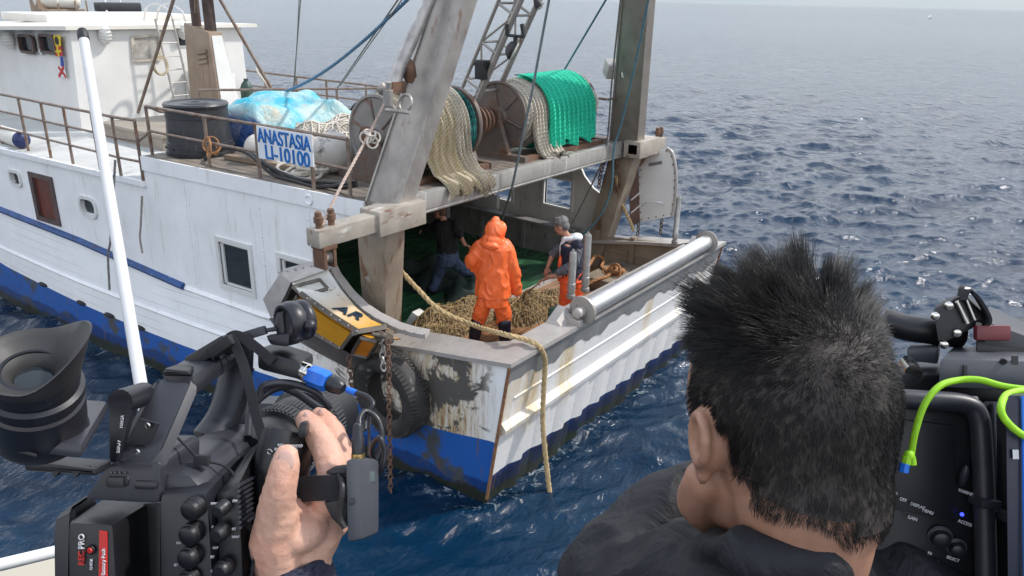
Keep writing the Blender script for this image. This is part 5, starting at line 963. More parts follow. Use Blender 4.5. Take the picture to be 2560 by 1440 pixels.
FH = np.array([ROT[0, 2], ROT[1, 2], 0]); FH /= np.linalg.norm(FH); RH = np.array([FH[1], -FH[0], 0])   # level directions away from / to the right of the camera
def PV(px, py, base, off=0):
    d = ray(px, py); n = FH; return CAMP+d*(((np.array(base)+FH*off-CAMP) @ n)/(d @ n))
def rings(mb, R, n=20):    # stack of ellipses (centre, half width, half depth, right, forward)
    vs_ = []; m = len(R)
    for c, a, b, rt, fw in R: vs_ += [np.array(c)+np.array(rt)*a*math.cos(t)+np.array(fw)*b*math.sin(t) for t in np.arange(n)*2*math.pi/n]
    fs = [(i*n+k, i*n+(k+1) % n, (i+1)*n+(k+1) % n, (i+1)*n+k) for i in range(m-1) for k in range(n)]+[tuple(range(n-1, -1, -1)), tuple((m-1)*n+k for k in range(n))]
    return mb.add(vs_, fs)
def hand(mb, w_, d, nrm, s=1.0, curl=.5, thumb=1):      # palm, four bent fingers, thumb
    d = np.array(d, float)/np.linalg.norm(d); nrm = np.array(nrm, float); nrm -= d*(nrm @ d); nrm /= np.linalg.norm(nrm); sd = np.cross(d, nrm)*thumb; w_ = np.array(w_)
    mb.ball(w_+d*.05*s, (.052*s, .04*s, .017*s), 14, 8, np.stack([d, sd, nrm], 1))
    for k, (o, L) in enumerate(((.030, .070), (.010, .078), (-.010, .073), (-.029, .058))):
        a = w_+d*.085*s+sd*o*s; c = curl+.12*k; p = [a]
        for i in range(3): ang = c*(i+.5); a = a+(d*math.cos(ang)-nrm*math.sin(ang))*L*s*(.45, .32, .23)[i]; p.append(a)
        limb(mb, p, [.010*s, .0095*s, .0085*s, .007*s], 8)
    a = w_+d*.03*s+sd*.035*s; limb(mb, [a, a+(d*.6+sd*.7-nrm*.2)*.035*s, a+(d*1.1+sd*.8-nrm*.5)*.06*s], [.012*s, .011*s, .008*s], 8)
def headmesh(mb, c, f, u, s=1.0):
    f = np.array(f, float)/np.linalg.norm(f); u = np.array(u, float); u -= f*(u @ f); u /= np.linalg.norm(u); r = np.cross(f, u); F = np.stack([r, f, u], 1); c = np.array(c)
    def L(x, y, z): return c+(r*x+f*y+u*z)*s
    mb.ball(L(0, -.012, .03), (.077*s, .095*s, .088*s), 22, 14, F); mb.ball(L(0, .035, -.045), (.058*s, .055*s, .072*s), 18, 12, F)
    mb.ball(L(0, .07, -.095), (.028*s, .022*s, .02*s), 12, 8, F); limb(mb, [L(0, .088, .0), L(0, .105, -.03), L(0, .098, -.042)], [.008*s, .014*s, .012*s], 8)
    for q in (-1, 1):
        mb.ball(L(.074*q, -.005, -.02), (.012*s, .024*s, .034*s), 12, 8, F); mb.ball(L(.03*q, .075, .012), (.022*s, .014*s, .010*s), 10, 8, F); mb.ball(L(.018*q, .08, -.066), (.018*s, .012*s, .009*s), 10, 8, F)
    return L, F
def face(L, F, par, s=1.0):
    for q in (-1, 1): g = MB(); g.ball(L(.031*q, .080, -.004), (.010*s, .006*s, .006*s), 10, 6, F); obj('eye', g, m_white2, par)
    g = MB(); g.ball(L(0, .093, -.07), (.02*s, .006*s, .006*s), 10, 6, F); obj('mouth', g, M('lips', (.3, .09, .07), .5), par)
def hair_cap(L, F, par, m, s=1.0, back=-.06):
    g = MB(); g.ball(L(0, -.02, .042), (.084*s, .098*s, .088*s), 22, 14, F, noise=.03); g.ball(L(0, -.06, -.005), (.074*s, .055*s, .075*s), 18, 12, F, noise=.04)
    q = np.random.default_rng(4)
    for k in range(46):
        a = q.random()*6.28; z = q.random(); p = L(.07*math.cos(a)*math.sqrt(1-z*z*.7), -.02+.085*math.sin(a)*math.sqrt(1-z*z*.7), .045+.075*z); g.ball(p, (.022*s, .03*s, .012*s), 8, 6, F @ np.array(Euler((q.normal()*.4, q.normal()*.4, q.random()*3)).to_matrix()))
    obj('hair', fuse(g, .009, 2), m, par)
# --- 1: fisherman in orange oilskins seen from behind
B1 = np.array([1.36, 1.02, 1.1]); P1 = lambda px, py, o=0: PV(px, py, B1, o)
e = empty('person', 'man in full orange oilskins with hood up and dark boots seen from behind', 'person', B1)
fw1 = FH*.95+RH*.3; fw1 /= np.linalg.norm(fw1); rt1 = np.array([fw1[1], -fw1[0], 0])
J = dict(head=P1(1238, 577, .02), neck=P1(1232, 600), shL=P1(1203, 612), shR=P1(1262, 615), pel=P1(1232, 735))
b = MB(); L1, F1 = headmesh(b, J['head'], fw1*.9+rt1*.35-np.array([0, 0, .3]), (0, 0, 1), .98); limb(b, [P1(1232, 612), P1(1236, 590)], [.055, .05])
rings(b, [(P1(1232, y), a, c, rt1, fw1) for y, a, c in ((745, .15, .10), (715, .15, .10), (670, .15, .10), (630, .18, .11), (612, .17, .10), (603, .08, .07))])
aL = [P1(1200, 616), P1(1180, 650, -.02), P1(1195, 672, .22)]; aR = [P1(1264, 618), P1(1284, 670, .02), P1(1291, 722, .06)]
for a in (aL, aR): limb(b, a, [.05, .042, .03])
hand(b, P1(1291, 724, .06), P1(1292, 745, .08)-P1(1291, 724, .06), -rt1, .95, .5); hand(b, P1(1195, 672, .22), fw1, -np.array([0, 0, 1]), .95, .5, -1)
gz = lambda px, o: (lambda p: np.array([p[0], p[1], 1.1]))(P1(px, 860, o))
lL = [P1(1212, 745), P1(1196, 800, .03), gz(1186, .0)+[0, 0, .1]]; lR = [P1(1252, 745), P1(1258, 805, .04), gz(1262, .0)+[0, 0, .1]]
for a in (lL, lR): limb(b, a, [.085, .06, .045]); b.ball(a[-1]+fw1*.06-[0, 0, .05], (.045, .12, .05), 12, 8, np.stack([rt1, fw1, [0, 0, 1]], 1))
bo = obj('body', fuse(b, .012, 3), m_skin2, e); face(L1, F1, bo)
j = MB(); rings(j, [(P1(x, y, o), a, c, rt1, fw1) for x, y, a, c, o in ((1233, 739, .235, .18, .0), (1233, 732, .232, .175, 0), (1232, 700, .222, .165, 0), (1231, 660, .215, .16, .0), (1231, 628, .225, .155, 0), (1231, 612, .215, .14, 0), (1232, 602, .185, .125, 0), (1233, 593, .14, .115, 0))])
limb(j, [P1(1202, 617), P1(1192, 634, -.01), P1(1180, 652, -.02), P1(1190, 670, .12), P1(1197, 672, .2)], [.10, .095, .085, .075, .065]); limb(j, [P1(1262, 617), P1(1274, 645, .01), P1(1284, 675, .02), P1(1289, 705, .04), P1(1291, 727, .06)], [.10, .092, .082, .074, .07])
jo = obj('jacket', wrinkle(fuse(j, .012, 3), .017, 8, 1), m_oil, e)
h = MB(); uu = np.array([0, 0, 1.]); F = F1; h.ball(L1(0, -.01, .0), (.118, .135, .14), 22, 14, F); h.ball(L1(0, -.03, .10), (.062, .075, .085), 18, 10, F); h.ball(L1(0, -.035, -.12), (.125, .125, .08), 18, 10, F); h.ball(L1(0, -.045, -.19), (.15, .125, .07), 18, 10, F); h.ball(L1(.0, .09, .02), (.10, .05, .12), 18, 10, F)
obj('hood', wrinkle(fuse(h, .012, 3), .009, 9, 5), m_oil, e)
t_ = MB(); rings(t_, [(P1(1233, y), a, c, rt1, fw1) for y, a, c in ((722, .17, .13), (745, .195, .15), (762, .195, .15))])
limb(t_, [P1(1213, 752), P1(1203, 778, .02), P1(1197, 800, .02), P1(1192, 815, .0)], [.105, .105, .095, .08]); limb(t_, [P1(1252, 752), P1(1258, 780, .03), P1(1260, 805, .03), P1(1262, 825, 0)], [.105, .105, .092, .075]); obj('trousers', wrinkle(fuse(t_, .012, 3), .013, 8, 9, 1, (.8, .8, 1)), m_oil, e)
for a, px in ((lL, 1186), (lR, 1262)):
    g = MB(); q = gz(px, 0); limb(g, [P1(a[1] is lL[1] and 1192 or 1261, 808), q+[0, 0, .22], q+[0, 0, .10]], [.09, .078, .065]); g.ball(q+fw1*.07+[0, 0, .05], (.06, .15, .055), 14, 8, np.stack([rt1, fw1, [0, 0, 1]], 1)); obj('boot', fuse(g, .013, 3), m_boot, e)
# --- 2: grey-haired fisherman in orange bib working on the net
B2 = np.array([2.42, .66, 1.1]); P2 = lambda px, py, o=0: PV(px, py, B2, o)
e = empty('person', 'grey haired man in navy top and orange bib trousers handling the net lines', 'person', B2)
fw2 = -RH*.92+FH*.38; fw2 /= np.linalg.norm(fw2); rt2 = np.array([fw2[1], -fw2[0], 0]); b = MB()
L2, F2 = headmesh(b, P2(1403, 565), fw2-np.array([0, 0, .42]), (0, 0, 1), .98); limb(b, [P2(1424, 600), P2(1410, 580)], [.055, .05])
TT = ((1433, 780, .15, .11), (1431, 740, .16, .12), (1432, 700, .155, .125), (1432, 660, .17, .12), (1430, 625, .18, .115), (1428, 608, .17, .10), (1424, 598, .08, .07))
rings(b, [(P2(x, y), a, c, rt2, fw2) for x, y, a, c in TT])
nA = [P2(1443, 618, -.14), P2(1432, 662, -.20), P2(1400, 680, -.16)]; nF = [P2(1400, 688, -.16), P2(1375, 692, -.12), P2(1364, 697, -.08)]; fA = [P2(1412, 612, .15), P2(1392, 628, .18), P2(1383, 636, .18)]; fF = [P2(1386, 632, .18), P2(1374, 655, .14), P2(1369, 668, .10)]
limb(b, nA+nF, [.05, .045, .042, .04, .032, .027]); limb(b, fA+fF[1:], [.05, .045, .042, .034, .027])
hand(b, nF[-1], P2(1350, 703, -.06)-nF[-1], rt2*.3-fw2*.1+np.array([0, 0, .9]), 1.0, .75); hand(b, fF[-1], P2(1364, 688, .08)-fF[-1], -fw2*.2-rt2, 1.0, .45, -1)
g2 = lambda px, o: (lambda p: np.array([p[0], p[1], 1.1]))(P2(px, 860, o))
l2 = [[P2(1426, 770, -.09), P2(1424, 815, -.09), g2(1430, -.10)+[0, 0, .09]], [P2(1440, 770, .09), P2(1434, 815, .09), g2(1445, .10)+[0, 0, .09]]]
for a in l2: limb(b, a, [.085, .06, .045]); b.ball(a[-1]+fw2*.06-[0, 0, .045], (.045, .12, .045), 12, 8, np.stack([rt2, fw2, [0, 0, 1]], 1))
bo = obj('body', fuse(b, .011, 3), m_skin2, e); face(L2, F2, bo); hair_cap(L2, F2, bo, m_ghair, 1.0)
j = MB(); rings(j, [(P2(x, y), a+.025, c+.03, rt2, fw2) for x, y, a, c in TT[2:6]]); rings(j, [(P2(1428, 612), .17, .13, rt2, fw2), (P2(1424, 600), .11, .10, rt2, fw2)]); j.ball(P2(1443, 616, -.13), .085, 14, 10); j.ball(P2(1412, 612, .14), .08, 14, 10); obj('navy_top', wrinkle(fuse(j, .011, 3), .014, 10, 3), m_navy, e)
j = MB(); limb(j, nA, [.072, .068, .062]); limb(j, fA, [.07, .064, .058]); obj('grey_sleeves', wrinkle(fuse(j, .010, 3), .014, 13, 2), m_grey, e)
j = MB(); j.ball(P2(1436, 592, 0)-fw2*.03, (.105, .085, .055), 18, 10, np.stack([rt2, fw2, [0, 0, 1]], 1)); j.ball(P2(1424, 600)+fw2*.03, (.095, .085, .05), 18, 10, np.stack([rt2, fw2, [0, 0, 1]], 1)); limb(j, [P2(1412, 598, -.06), P2(1404, 615, -.04), P2(1402, 640, 0)], [.035, .03, .02]); j.torus(P2(1424, 594), (fw2[0]*.2, fw2[1]*.2, 1), .075, .035); obj('white_hood', fuse(j, .011, 3), m_hoody, e)
j = MB(); rings(j, [(P2(x, y), a, c, rt2, fw2) for x, y, a, c in ((1424, 800, .185, .15), (1426, 765, .19, .155), (1428, 725, .19, .16), (1429, 700, .19, .165), (1431, 668, .185, .155))]); j.ball(P2(1405, 655, 0), (.13, .05, .13), 14, 10, np.stack([rt2, fw2, [0, 0, 1]], 1)); j.torus(P2(1428, 697), (0, 0, 1), .17, .022)
for a in l2: limb(j, [a[0], a[1], a[2]+[0, 0, .1]], [.105, .09, .075])
obj('bib_trousers', wrinkle(fuse(j, .012, 3), .012, 8, 4), m_oil2, e)
for a in l2: g = MB(); limb(g, [a[2]+[0, 0, .2], a[2]], [.075, .065]); g.ball(a[2]+fw2*.07-[0, 0, .04], (.06, .15, .05), 14, 8, np.stack([rt2, fw2, [0, 0, 1]], 1)); obj('boot', fuse(g, .014, 2), m_boot, e)
for k, (px, py) in enumerate(((1190, 790), (1275, 765))): line('net_line', ['long thin line from the hands of the grey haired man to the brown net', 'short thin line from the hands of the grey haired man to the tan net'][k], [P2(1356, 702, -.06), PZ(1310, 735, 1.5), PZ(px, py, 1.42)], .006, m_tw, cat='line', grp='lines held by the grey haired man')
# --- 3: man in jeans striding in the shade
B3 = np.array([2.62, 3.06, 1.09]); P3 = lambda px, py, o=0: PV(px, py, B3, o)
e = empty('person', 'man in black jumper and blue jeans striding in the shade under the deck', 'person', B3)
fw3 = FH*.75-RH*.65; fw3 /= np.linalg.norm(fw3); rt3 = np.array([fw3[1], -fw3[0], 0]); b = MB()
L3, F3 = headmesh(b, P3(1098, 528, .0), fw3-rt3*.4-np.array([0, 0, .2]), (0, 0, 1), .98); limb(b, [P3(1112, 555), P3(1103, 538)], [.055, .05])
T3 = ((1120, 648, .155, .11), (1120, 630, .15, .11), (1118, 600, .15, .11), (1116, 572, .17, .11), (1114, 556, .16, .10), (1112, 550, .08, .07)); rings(b, [(P3(x, y), a, c, rt3, fw3) for x, y, a, c in T3])
aR = [P3(1138, 562, -.06), P3(1150, 588, -.1), P3(1162, 612, -.06)]; aL = [P3(1094, 562, .05), P3(1076, 572, .12), P3(1064, 574, .2)]
for a in (aR, aL): limb(b, a, [.05, .042, .03])
hand(b, aR[-1], P3(1180, 618, -.02)-aR[-1], (0, 0, 1), 1, .3); hand(b, aL[-1], P3(1052, 576, .25)-aL[-1], (0, 0, 1), 1, .5)
a1 = PZ(1083, 722, 1.18); a2 = PZ(1186, 692, 1.18); l3 = [[P3(1108, 648), P3(1094, 690, .03), a1], [P3(1130, 648), P3(1155, 672, .1), a2]]
for a in l3: limb(b, a, [.085, .06, .045]); b.ball(a[-1]+fw3*.05-[0, 0, .03], (.045, .12, .05), 12, 8, np.stack([rt3, fw3, [0, 0, 1]], 1))
bo = obj('body', fuse(b, .012, 3), m_skin2, e); face(L3, F3, bo); hair_cap(L3, F3, bo, m_bhair)
j = MB(); rings(j, [(P3(x, y), a+.025, c+.03, rt3, fw3) for x, y, a, c in T3[1:5]]+[(P3(1112, 549), .10, .09, rt3, fw3)]); limb(j, [aR[0], (aR[0]+aR[1])/2, aR[1]], [.08, .07, .062]); limb(j, aL, [.08, .066, .05]); obj('jumper', wrinkle(fuse(j, .012, 3), .014, 10, 6), m_blk, e)
j = MB(); rings(j, [(P3(1120, y), a, c, rt3, fw3) for y, a, c in ((625, .17, .13), (645, .18, .14), (660, .17, .13))]); 
for a in l3: limb(j, [a[0], a[1], a[2]+[0, 0, .02]], [.10, .085, .07])
obj('jeans', wrinkle(fuse(j, .012, 3), .016, 11, 7, 1, (.8, .8, 1)), m_jean, e)
for a in l3: g = MB(); g.ball(a[2]+fw3*.06-[0, 0, .04], (.055, .145, .05), 14, 8, np.stack([rt3, fw3, [0, 0, 1]], 1)); obj('shoe', g, m_blk, e)
# ---------------------------------------------------------------- foreground: our own deck side
K = AT
LF = ray(1800, 250); LF /= np.linalg.norm(LF)            # the way both film cameras point
m_cam = M('black_camera_plastic', (.013, .0135, .018), .38, var=.12, vs=20, bump=.12, bs=500, bd=.0006, rv=.06)
m_cam2 = M('dark_grey_camera_plastic', (.026, .027, .035), .42, var=.12, vs=20, bump=.12, bs=600, bd=.0006, rv=.06)
m_camk = M('deep_black_plastic', (.008, .008, .010), .42, var=.1, vs=20, rv=.05)
m_cgrey = M('grey_camera_plastic', (.065, .068, .08), .45, var=.1, vs=20, bump=.1, bs=500, bd=.0006)
m_web = M('black_webbing', (.012, .012, .015), .8, var=.2, vs=30, bump=.5, bs=900, bd=.0006)
m_leather = M('black_leather', (.014, .013, .015), .5, var=.25, vs=60, bump=.4, bs=500, bd=.001)
m_print = M('white_print', (.6, .6, .62), .5, var=0, rv=0); m_redl = M('red_label', (.50, .025, .02), .4, var=.05); m_xlr = M('bright_blue_sleeve', (.01, .14, .62), .35, var=.08, vs=30)
m_chrome = M('chrome', (.6, .58, .54), .2, 1, var=.1, vs=30)
def slab(mb, pts, d, push, bev=.003):     # outline at depth d (metres from the lens), pushed back along LF
    return mb.prism([K(px, py, d) for px, py in pts], LF*push, bev)
def bx8(mb, near, dn, far, df, bev=.003): return mb.hexa([K(px, py, dn) for px, py in near]+[K(px, py, df) for px, py in far], bev)
# --- camcorder on the left
D = .60
vc = empty('camcorder', 'black handheld camcorder with red battery label at lower left', 'video camera', K(420, 1700, .66))
g = MB(); bx8(g, [(167, 1303), (283, 1310), (300, 1600), (168, 1600)], .575, [(255, 1243), (384, 1248), (400, 1560), (262, 1560)], .655, .006); ba = obj('battery', g, m_camk, vc)
g = MB(); bx8(g, [(140, 1290), (168, 1276), (172, 1600), (134, 1600)], .585, [(205, 1240), (250, 1225), (250, 1560), (200, 1560)], .65, .010); obj('battery_guard', g, m_cam, vc)
g = MB(); g.prism([K(248, 1328, .5735), K(266, 1331, .5735), K(268, 1600, .5735), K(244, 1600, .5735)], LF*.001); obj('red_label', g, m_redl, ba)
up_ = K(300, 1200, .57)-K(300, 1300, .57); upd = up_/np.linalg.norm(up_); rtd = K(400, 1200, .57)-K(300, 1200, .57)
pm = lambda px: .57/1920*px
text('label_text', 'Li-ion Battery Pack', m_print, ba, K(262, 1472, .5722), upd, -rtd, pm(8), 1.15, .0004)
text('brand_lettering_red', 'REC', m_redl, ba, K(210, 1413, .5735), upd, -rtd, pm(14), 1.0, .0004, .02); text('brand_lettering_white', 'PRO', m_print, ba, K(210, 1373, .5735), upd, -rtd, pm(14), 1.0, .0004)
text('label_text', 'CHECK', m_print, ba, K(231, 1425, .5735), upd, -rtd, pm(6), 1.0, .0004)
g = MB(); g.lathe(K(228, 1374, .574), -LF, [(0, .0038), (.0012, .0038), (.0013, .003)], 20); cb_ = obj('check_button', g, m_camk, ba); g = MB(); g.lathe(K(228, 1374, .5735), -LF, [(.0008, .0024), (.002, .002)], 16); obj('red_cap', g, m_redl, cb_)
# body shell
g = MB(); slab(g, [(205, 1252), (262, 1170), (290, 1148), (392, 1150), (402, 1166), (398, 1262)], .60, .05, .004); rp = obj('rear_plate', g, m_cam2, vc)
g = MB(); g.prism([K(p[0], p[1], .599) for p in ((263, 1200), (268, 1192), (318, 1192), (322, 1202), (318, 1217), (266, 1218))], LF*.002, .001); sw_ = obj('power_switch', g, m_camk, rp); g = MB(); g.box(K(292, 1205, .5985), (.006, .004, .002), fr(rtd, upd), .001); obj('slider', g, m_cam, sw_)
for k, x in enumerate((277, 287, 298, 312)): g = MB(); g.lathe(K(x, 1183, .5985), -LF, [(0, .0012), (.0006, .0012)], 10); obj('switch_mark', g, m_cgrey, rp)
g = MB(); slab(g, [(332, 1202), (392, 1204), (390, 1228), (332, 1226)], .598, .012, .003); obj('release_latch', g, m_cam, rp)
g = MB(); bx8(g, [(392, 1232), (520, 1228), (545, 1600), (396, 1600)], .595, [(470, 1120), (640, 1100), (660, 1500), (480, 1500)], .70, .010); bd = obj('body', g, m_cam, vc)
g = MB(); bx8(g, [(398, 1180), (470, 1188), (535, 1240), (400, 1245)], .605, [(520, 1060), (640, 1052), (668, 1120), (520, 1140)], .72, .008); obj('body_top', g, m_cam2, vc)
g = MB(); bx8(g, [(532, 1240), (600, 1205), (612, 1470), (545, 1500)], .602, [(625, 1120), (655, 1090), (665, 1330), (640, 1380)], .68, .008); sd_ = obj('side_panel', g, m_camk, vc)
for k in range(9): g = MB(); g.bar(K(596+k*.5, 1215+k*13, .598), K(642, 1190+k*12, .645), .0016, 6); obj('vent_rib', g, m_cam2, sd_)
for px, py, r, d in ((485, 1270, 26, .59), (480, 1333, 26, .59), (477, 1391, 26, .59), (473, 1448, 24, .59), (556, 1270, 17, .592), (552, 1330, 20, .592), (560, 1420, 22, .594)):
    g = MB(); rr = d/1920*r; g.lathe(K(px, py, d), -LF, [(-.004, rr*1.08), (.002, rr*1.08), (.0025, rr), (.006, rr*.95), (.007, rr*.8), (.0072, .0004)], 24); obj('control_knob', g, m_camk, bd)
for px, py, w_ in ((536, 1262, 9), (538, 1320, 9), (540, 1372, 8), (538, 1395, 12), (536, 1430, 9), (588, 1255, 7), (590, 1325, 10), (587, 1345, 7), (450, 1360, 9), (444, 1415, 9)):
    text('panel_print', random.choice(['SET', 'AUDIO', 'INPUT', 'OUT', 'CH1']), m_print, bd, K(px-w_, py, .5915), rtd, upd, pm(6), .8, .0003)
g = MB(); bx8(g, [(270, 1262), (402, 1255), (402, 1600), (270, 1600)], .64, [(330, 1215), (480, 1200), (480, 1560), (330, 1560)], .70, .004); obj('body_core', g, m_camk, vc)
# handle
g = MB(); bx8(g, [(283, 1152), (398, 1160), (402, 1175), (282, 1170)], .60, [(398, 935), (486, 945), (496, 960), (400, 962)], .645, .006); hp = obj('handle_rear_post', g, m_cam2, vc)
g = MB(); g.prism([K(p[0], p[1], .606) for p in ((345, 1045), (398, 1060), (372, 1112), (322, 1112))], LF*.001); obj('post_plate', g, m_cam, hp)
for q in ((369, 1064, .6035), (343, 1130, .600)): g = MB(); g.lathe(K(*q), -LF, [(0, .0028), (.001, .0024), (.0012, .001)], 12); obj('screw', g, m_chrome, hp)
g = MB(); bx8(g, [(392, 935), (482, 938), (492, 990), (440, 1000)], .642, [(560, 838), (632, 848), (640, 880), (560, 890)], .74, .006); hg = obj('handle_grip', g, m_cam, vc)
g = MB(); bx8(g, [(410, 920), (470, 926), (480, 940), (400, 940)], .64, [(455, 905), (500, 908), (505, 918), (450, 916)], .68, .003); obj('handle_pad', g, m_camk, hg)
g = MB(); g.tube(smooth([K(592, 880, .735), K(585, 960, .725), K(560, 1040, .715), K(520, 1098, .70)]), [.016]*25, 14, flat=.55); obj('handle_front_post', g, m_cam2, vc)
g = MB(); bx8(g, [(500, 872), (560, 850), (580, 870), (520, 900)], .70, [(560, 840), (635, 832), (640, 850), (570, 862)], .76, .004); obj('handle_controls', g, m_cam, vc)
g = MB(); g.box(K(598, 868, .70), (.012, .006, .004), fr(rtd, upd), .002); g.box(K(520, 880, .68), (.02, .006, .004), fr(rtd+upd*.6*np.linalg.norm(rtd), upd), .002); obj('top_buttons', g, m_camk, vc)
# XLR unit with microphone clamp
g = MB(); bx8(g, [(640, 868), (755, 905), (748, 952), (640, 925)], .70, [(690, 852), (788, 882), (782, 925), (690, 900)], .76, .006); xu = obj('audio_unit', g, m_camk, vc)
g = MB(); bx8(g, [(672, 862), (722, 868), (726, 832), (660, 838)], .70, [(710, 856), (752, 860), (756, 828), (705, 830)], .74, .004); obj('clamp_foot', g, m_cam, xu)
F = fr(LF*.8+rtd/np.linalg.norm(rtd)*.55); g = MB(); c = K(728, 806, .71); ax_ = F[:, 0]; g.torus(c, ax_, .0165, .0038, 32, 10, 2.2); g.torus(c+ax_*.012, ax_, .0165, .003, 32, 10, 1.6); g.prism([K(700, 858, .71), K(680, 812, .71), K(690, 780, .71), K(720, 762, .712), K(712, 790, .71), K(716, 845, .71)], LF*.014, .003); g.ball(K(775, 815, .70), .006, 10, 8); obj('microphone_clamp', g, m_cam, vc)
g = MB(); g.box(K(632, 834, .70), (.012, .004, .005), fr(rtd+upd*.3*np.linalg.norm(rtd), upd), .001); g.bar(K(640, 830, .70), K(690, 822, .71), .0022); obj('accessory_shoe', g, m_cam2, vc)
xd = K(880, 975, .69)-K(760, 928, .71); xd /= np.linalg.norm(xd)
xc = empty('microphone_cable', 'bright blue sleeved microphone plug with black cable leading to the grey transmitter', 'cable', K(770, 930, .71))
g = MB(); g.lathe(K(744, 922, .712), xd, [(0, .0085), (.012, .0088), (.0125, .0082), (.016, .0082)], 20); obj('metal_shell', g, m_chrome, xc)
g = MB(); g.lathe(K(772, 936, .708), xd, [(0, .0085), (.002, .0100), (.020, .0100), (.023, .0085)], 6); obj('blue_sleeve', g, m_xlr, xc)
g = MB(); g.lathe(K(826, 958, .70), xd, [(0, .0078), (.004, .0082), (.012, .0068), (.015, .004)], 18); obj('strain_relief', g, m_cam, xc)
g = MB(); g.lathe(K(868, 974, .695), xd, [(0, .0030), (.010, .0030)], 14); obj('blue_tip', g, m_xlr, xc)
g = MB(); g.tube(smooth([K(892, 982, .69), K(918, 992, .685), K(932, 1012, .68), K(915, 1040, .675), K(912, 1075, .665)]), .0024, 10); g.tube(smooth([K(905, 1080, .655), K(898, 1050, .66), K(915, 1028, .67), K(945, 1050, .67), K(955, 1100, .665), K(938, 1150, .66), K(930, 1120, .65), K(948, 1095, .64), K(962, 1130, .64), K(955, 1170, .64), K(935, 1200, .645)]), .0024, 10); g.tube(smooth([K(936, 1000, .685), K(925, 1040, .68), K(922, 1140, .66)]), .0014, 8); obj('black_cable', g, m_cam, xc)
g = MB(); g.tube(smooth([K(645, 1000, .70), K(660, 965, .70), K(720, 958, .705), K(790, 980, .71), K(820, 1015, .715), K(800, 1022, .72), K(745, 985, .73), K(690, 960, .73)]), .0036, 10); g.tube(smooth([K(620, 1090, .69), K(630, 1020, .70), K(680, 975, .71), K(740, 962, .71)]), .0036, 10); obj('camera_cable', g, m_cam2, vc)
# lens
lo_ = K(690, 1120, .75); g = MB(); g.lathe(lo_, LF, [(-.05, .036), (-.03, .037), (-.028, .034), (0, .034), (.002, .038), (.02, .038), (.022, .035), (.05, .036), (.052, .039), (.10, .040)], 40); lb = obj('lens_barrel', g, m_camk, vc)
for a, r in ((.004, .0384), (.024, .0356), (.056, .0396)):
    g = MB()
    for k in range(56):
        t_ = k*2*math.pi/56; FF = fr(LF); d = FF[:, 1]*math.cos(t_)+FF[:, 2]*math.sin(t_); g.bar(lo_+LF*a+d*r, lo_+LF*(a+.014)+d*r, .0011, 4)
    obj('grip_ribs', g, m_cam, lb)
g = MB(); bx8(g, [(585, 1002), (800, 1010), (820, 1080), (590, 1070)], .80, [(600, 985), (780, 990), (800, 1050), (600, 1050)], .86, .008); obj('lens_hood', g, m_cam2, vc)
# hand grip
g = MB(); g.tube(smooth([K(722, 1085, .665), K(712, 1130, .66), K(705, 1200, .66), K(712, 1270, .665), K(728, 1330, .67)], 8), [.018]+[.021]*31+[.017], 20, flat=1.5); gr_ = obj('hand_grip', g, m_camk, vc)
g = MB(); bx8(g, [(742, 1096), (748, 1058), (768, 1055), (766, 1098)], .635, [(752, 1082), (758, 1050), (775, 1050), (774, 1086)], .655, .003); obj('zoom_rocker', g, m_cam, gr_)
text('panel_print', 'REC', m_print, gr_, K(694, 1116, .622), rtd, upd, pm(7), .9, .0003); text('panel_print', 'REVIEW', m_print, gr_, K(686, 1126, .622), rtd, upd, pm(7), .9, .0003); text('panel_print', 'EXPANDED', m_print, gr_, K(714, 1118, .622), rtd, upd, pm(7), .9, .0003); text('panel_print', 'FOCUS', m_print, gr_, K(718, 1128, .622), rtd, upd, pm(7), .9, .0003)
g = MB(); g.torus(K(674, 1130, .624), -LF, .0022, .0006, 16, 6); obj('grip_screw', g, m_chrome, gr_)
def ribbon(mb, pts, w_, th, side): # flat strap through points
    P = smooth(pts, 8); S = np.array(side, float); vs_ = []; m = len(P)
    for i in range(m):
        T = P[min(i+1, m-1)]-P[max(i-1, 0)]; T /= np.linalg.norm(T); s_ = S-T*(S @ T); s_ /= np.linalg.norm(s_); n_ = np.cross(T, s_)
        vs_ += [P[i]+s_*w_/2+n_*th/2, P[i]-s_*w_/2+n_*th/2, P[i]-s_*w_/2-n_*th/2, P[i]+s_*w_/2-n_*th/2]
    fs = [(i*4+k, i*4+(k+1) % 4, (i+1)*4+(k+1) % 4, (i+1)*4+k) for i in range(m-1) for k in range(4)]+[(3, 2, 1, 0), tuple((m-1)*4+k for k in range(4))]
    return mb.add(vs_, fs)
g = MB(); ribbon(g, [K(556, 858, .685), K(580, 850, .683), K(606, 905, .68), K(622, 960, .675), K(640, 1040, .67), K(660, 1105, .665)], .0085, .0014, rtd); ribbon(g, [K(556, 862, .688), K(590, 838, .69), K(640, 868, .693), K(682, 905, .695)], .009, .0014, upd); g.box(K(555, 866, .682), (.012, .005, .008), fr(rtd+upd*.7*np.linalg.norm(rtd), upd), .002); obj('shoulder_strap', g, m_web, vc)
g = MB(); g.tube(smooth([K(440, 1090, .62), K(470, 1120, .62), K(500, 1148, .625), K(560, 1165, .63), K(590, 1200, .62), K(604, 1290, .60)]), .0012, 6); g.box(K(505, 1150, .62), (.006, .004, .003), fr(rtd, upd), .001); g.tube(smooth([K(605, 1300, .60), K(636, 1290, .605), K(634, 1400, .60), K(625, 1460, .6)]), .0012, 6); obj('thin_cord', g, m_web, vc)
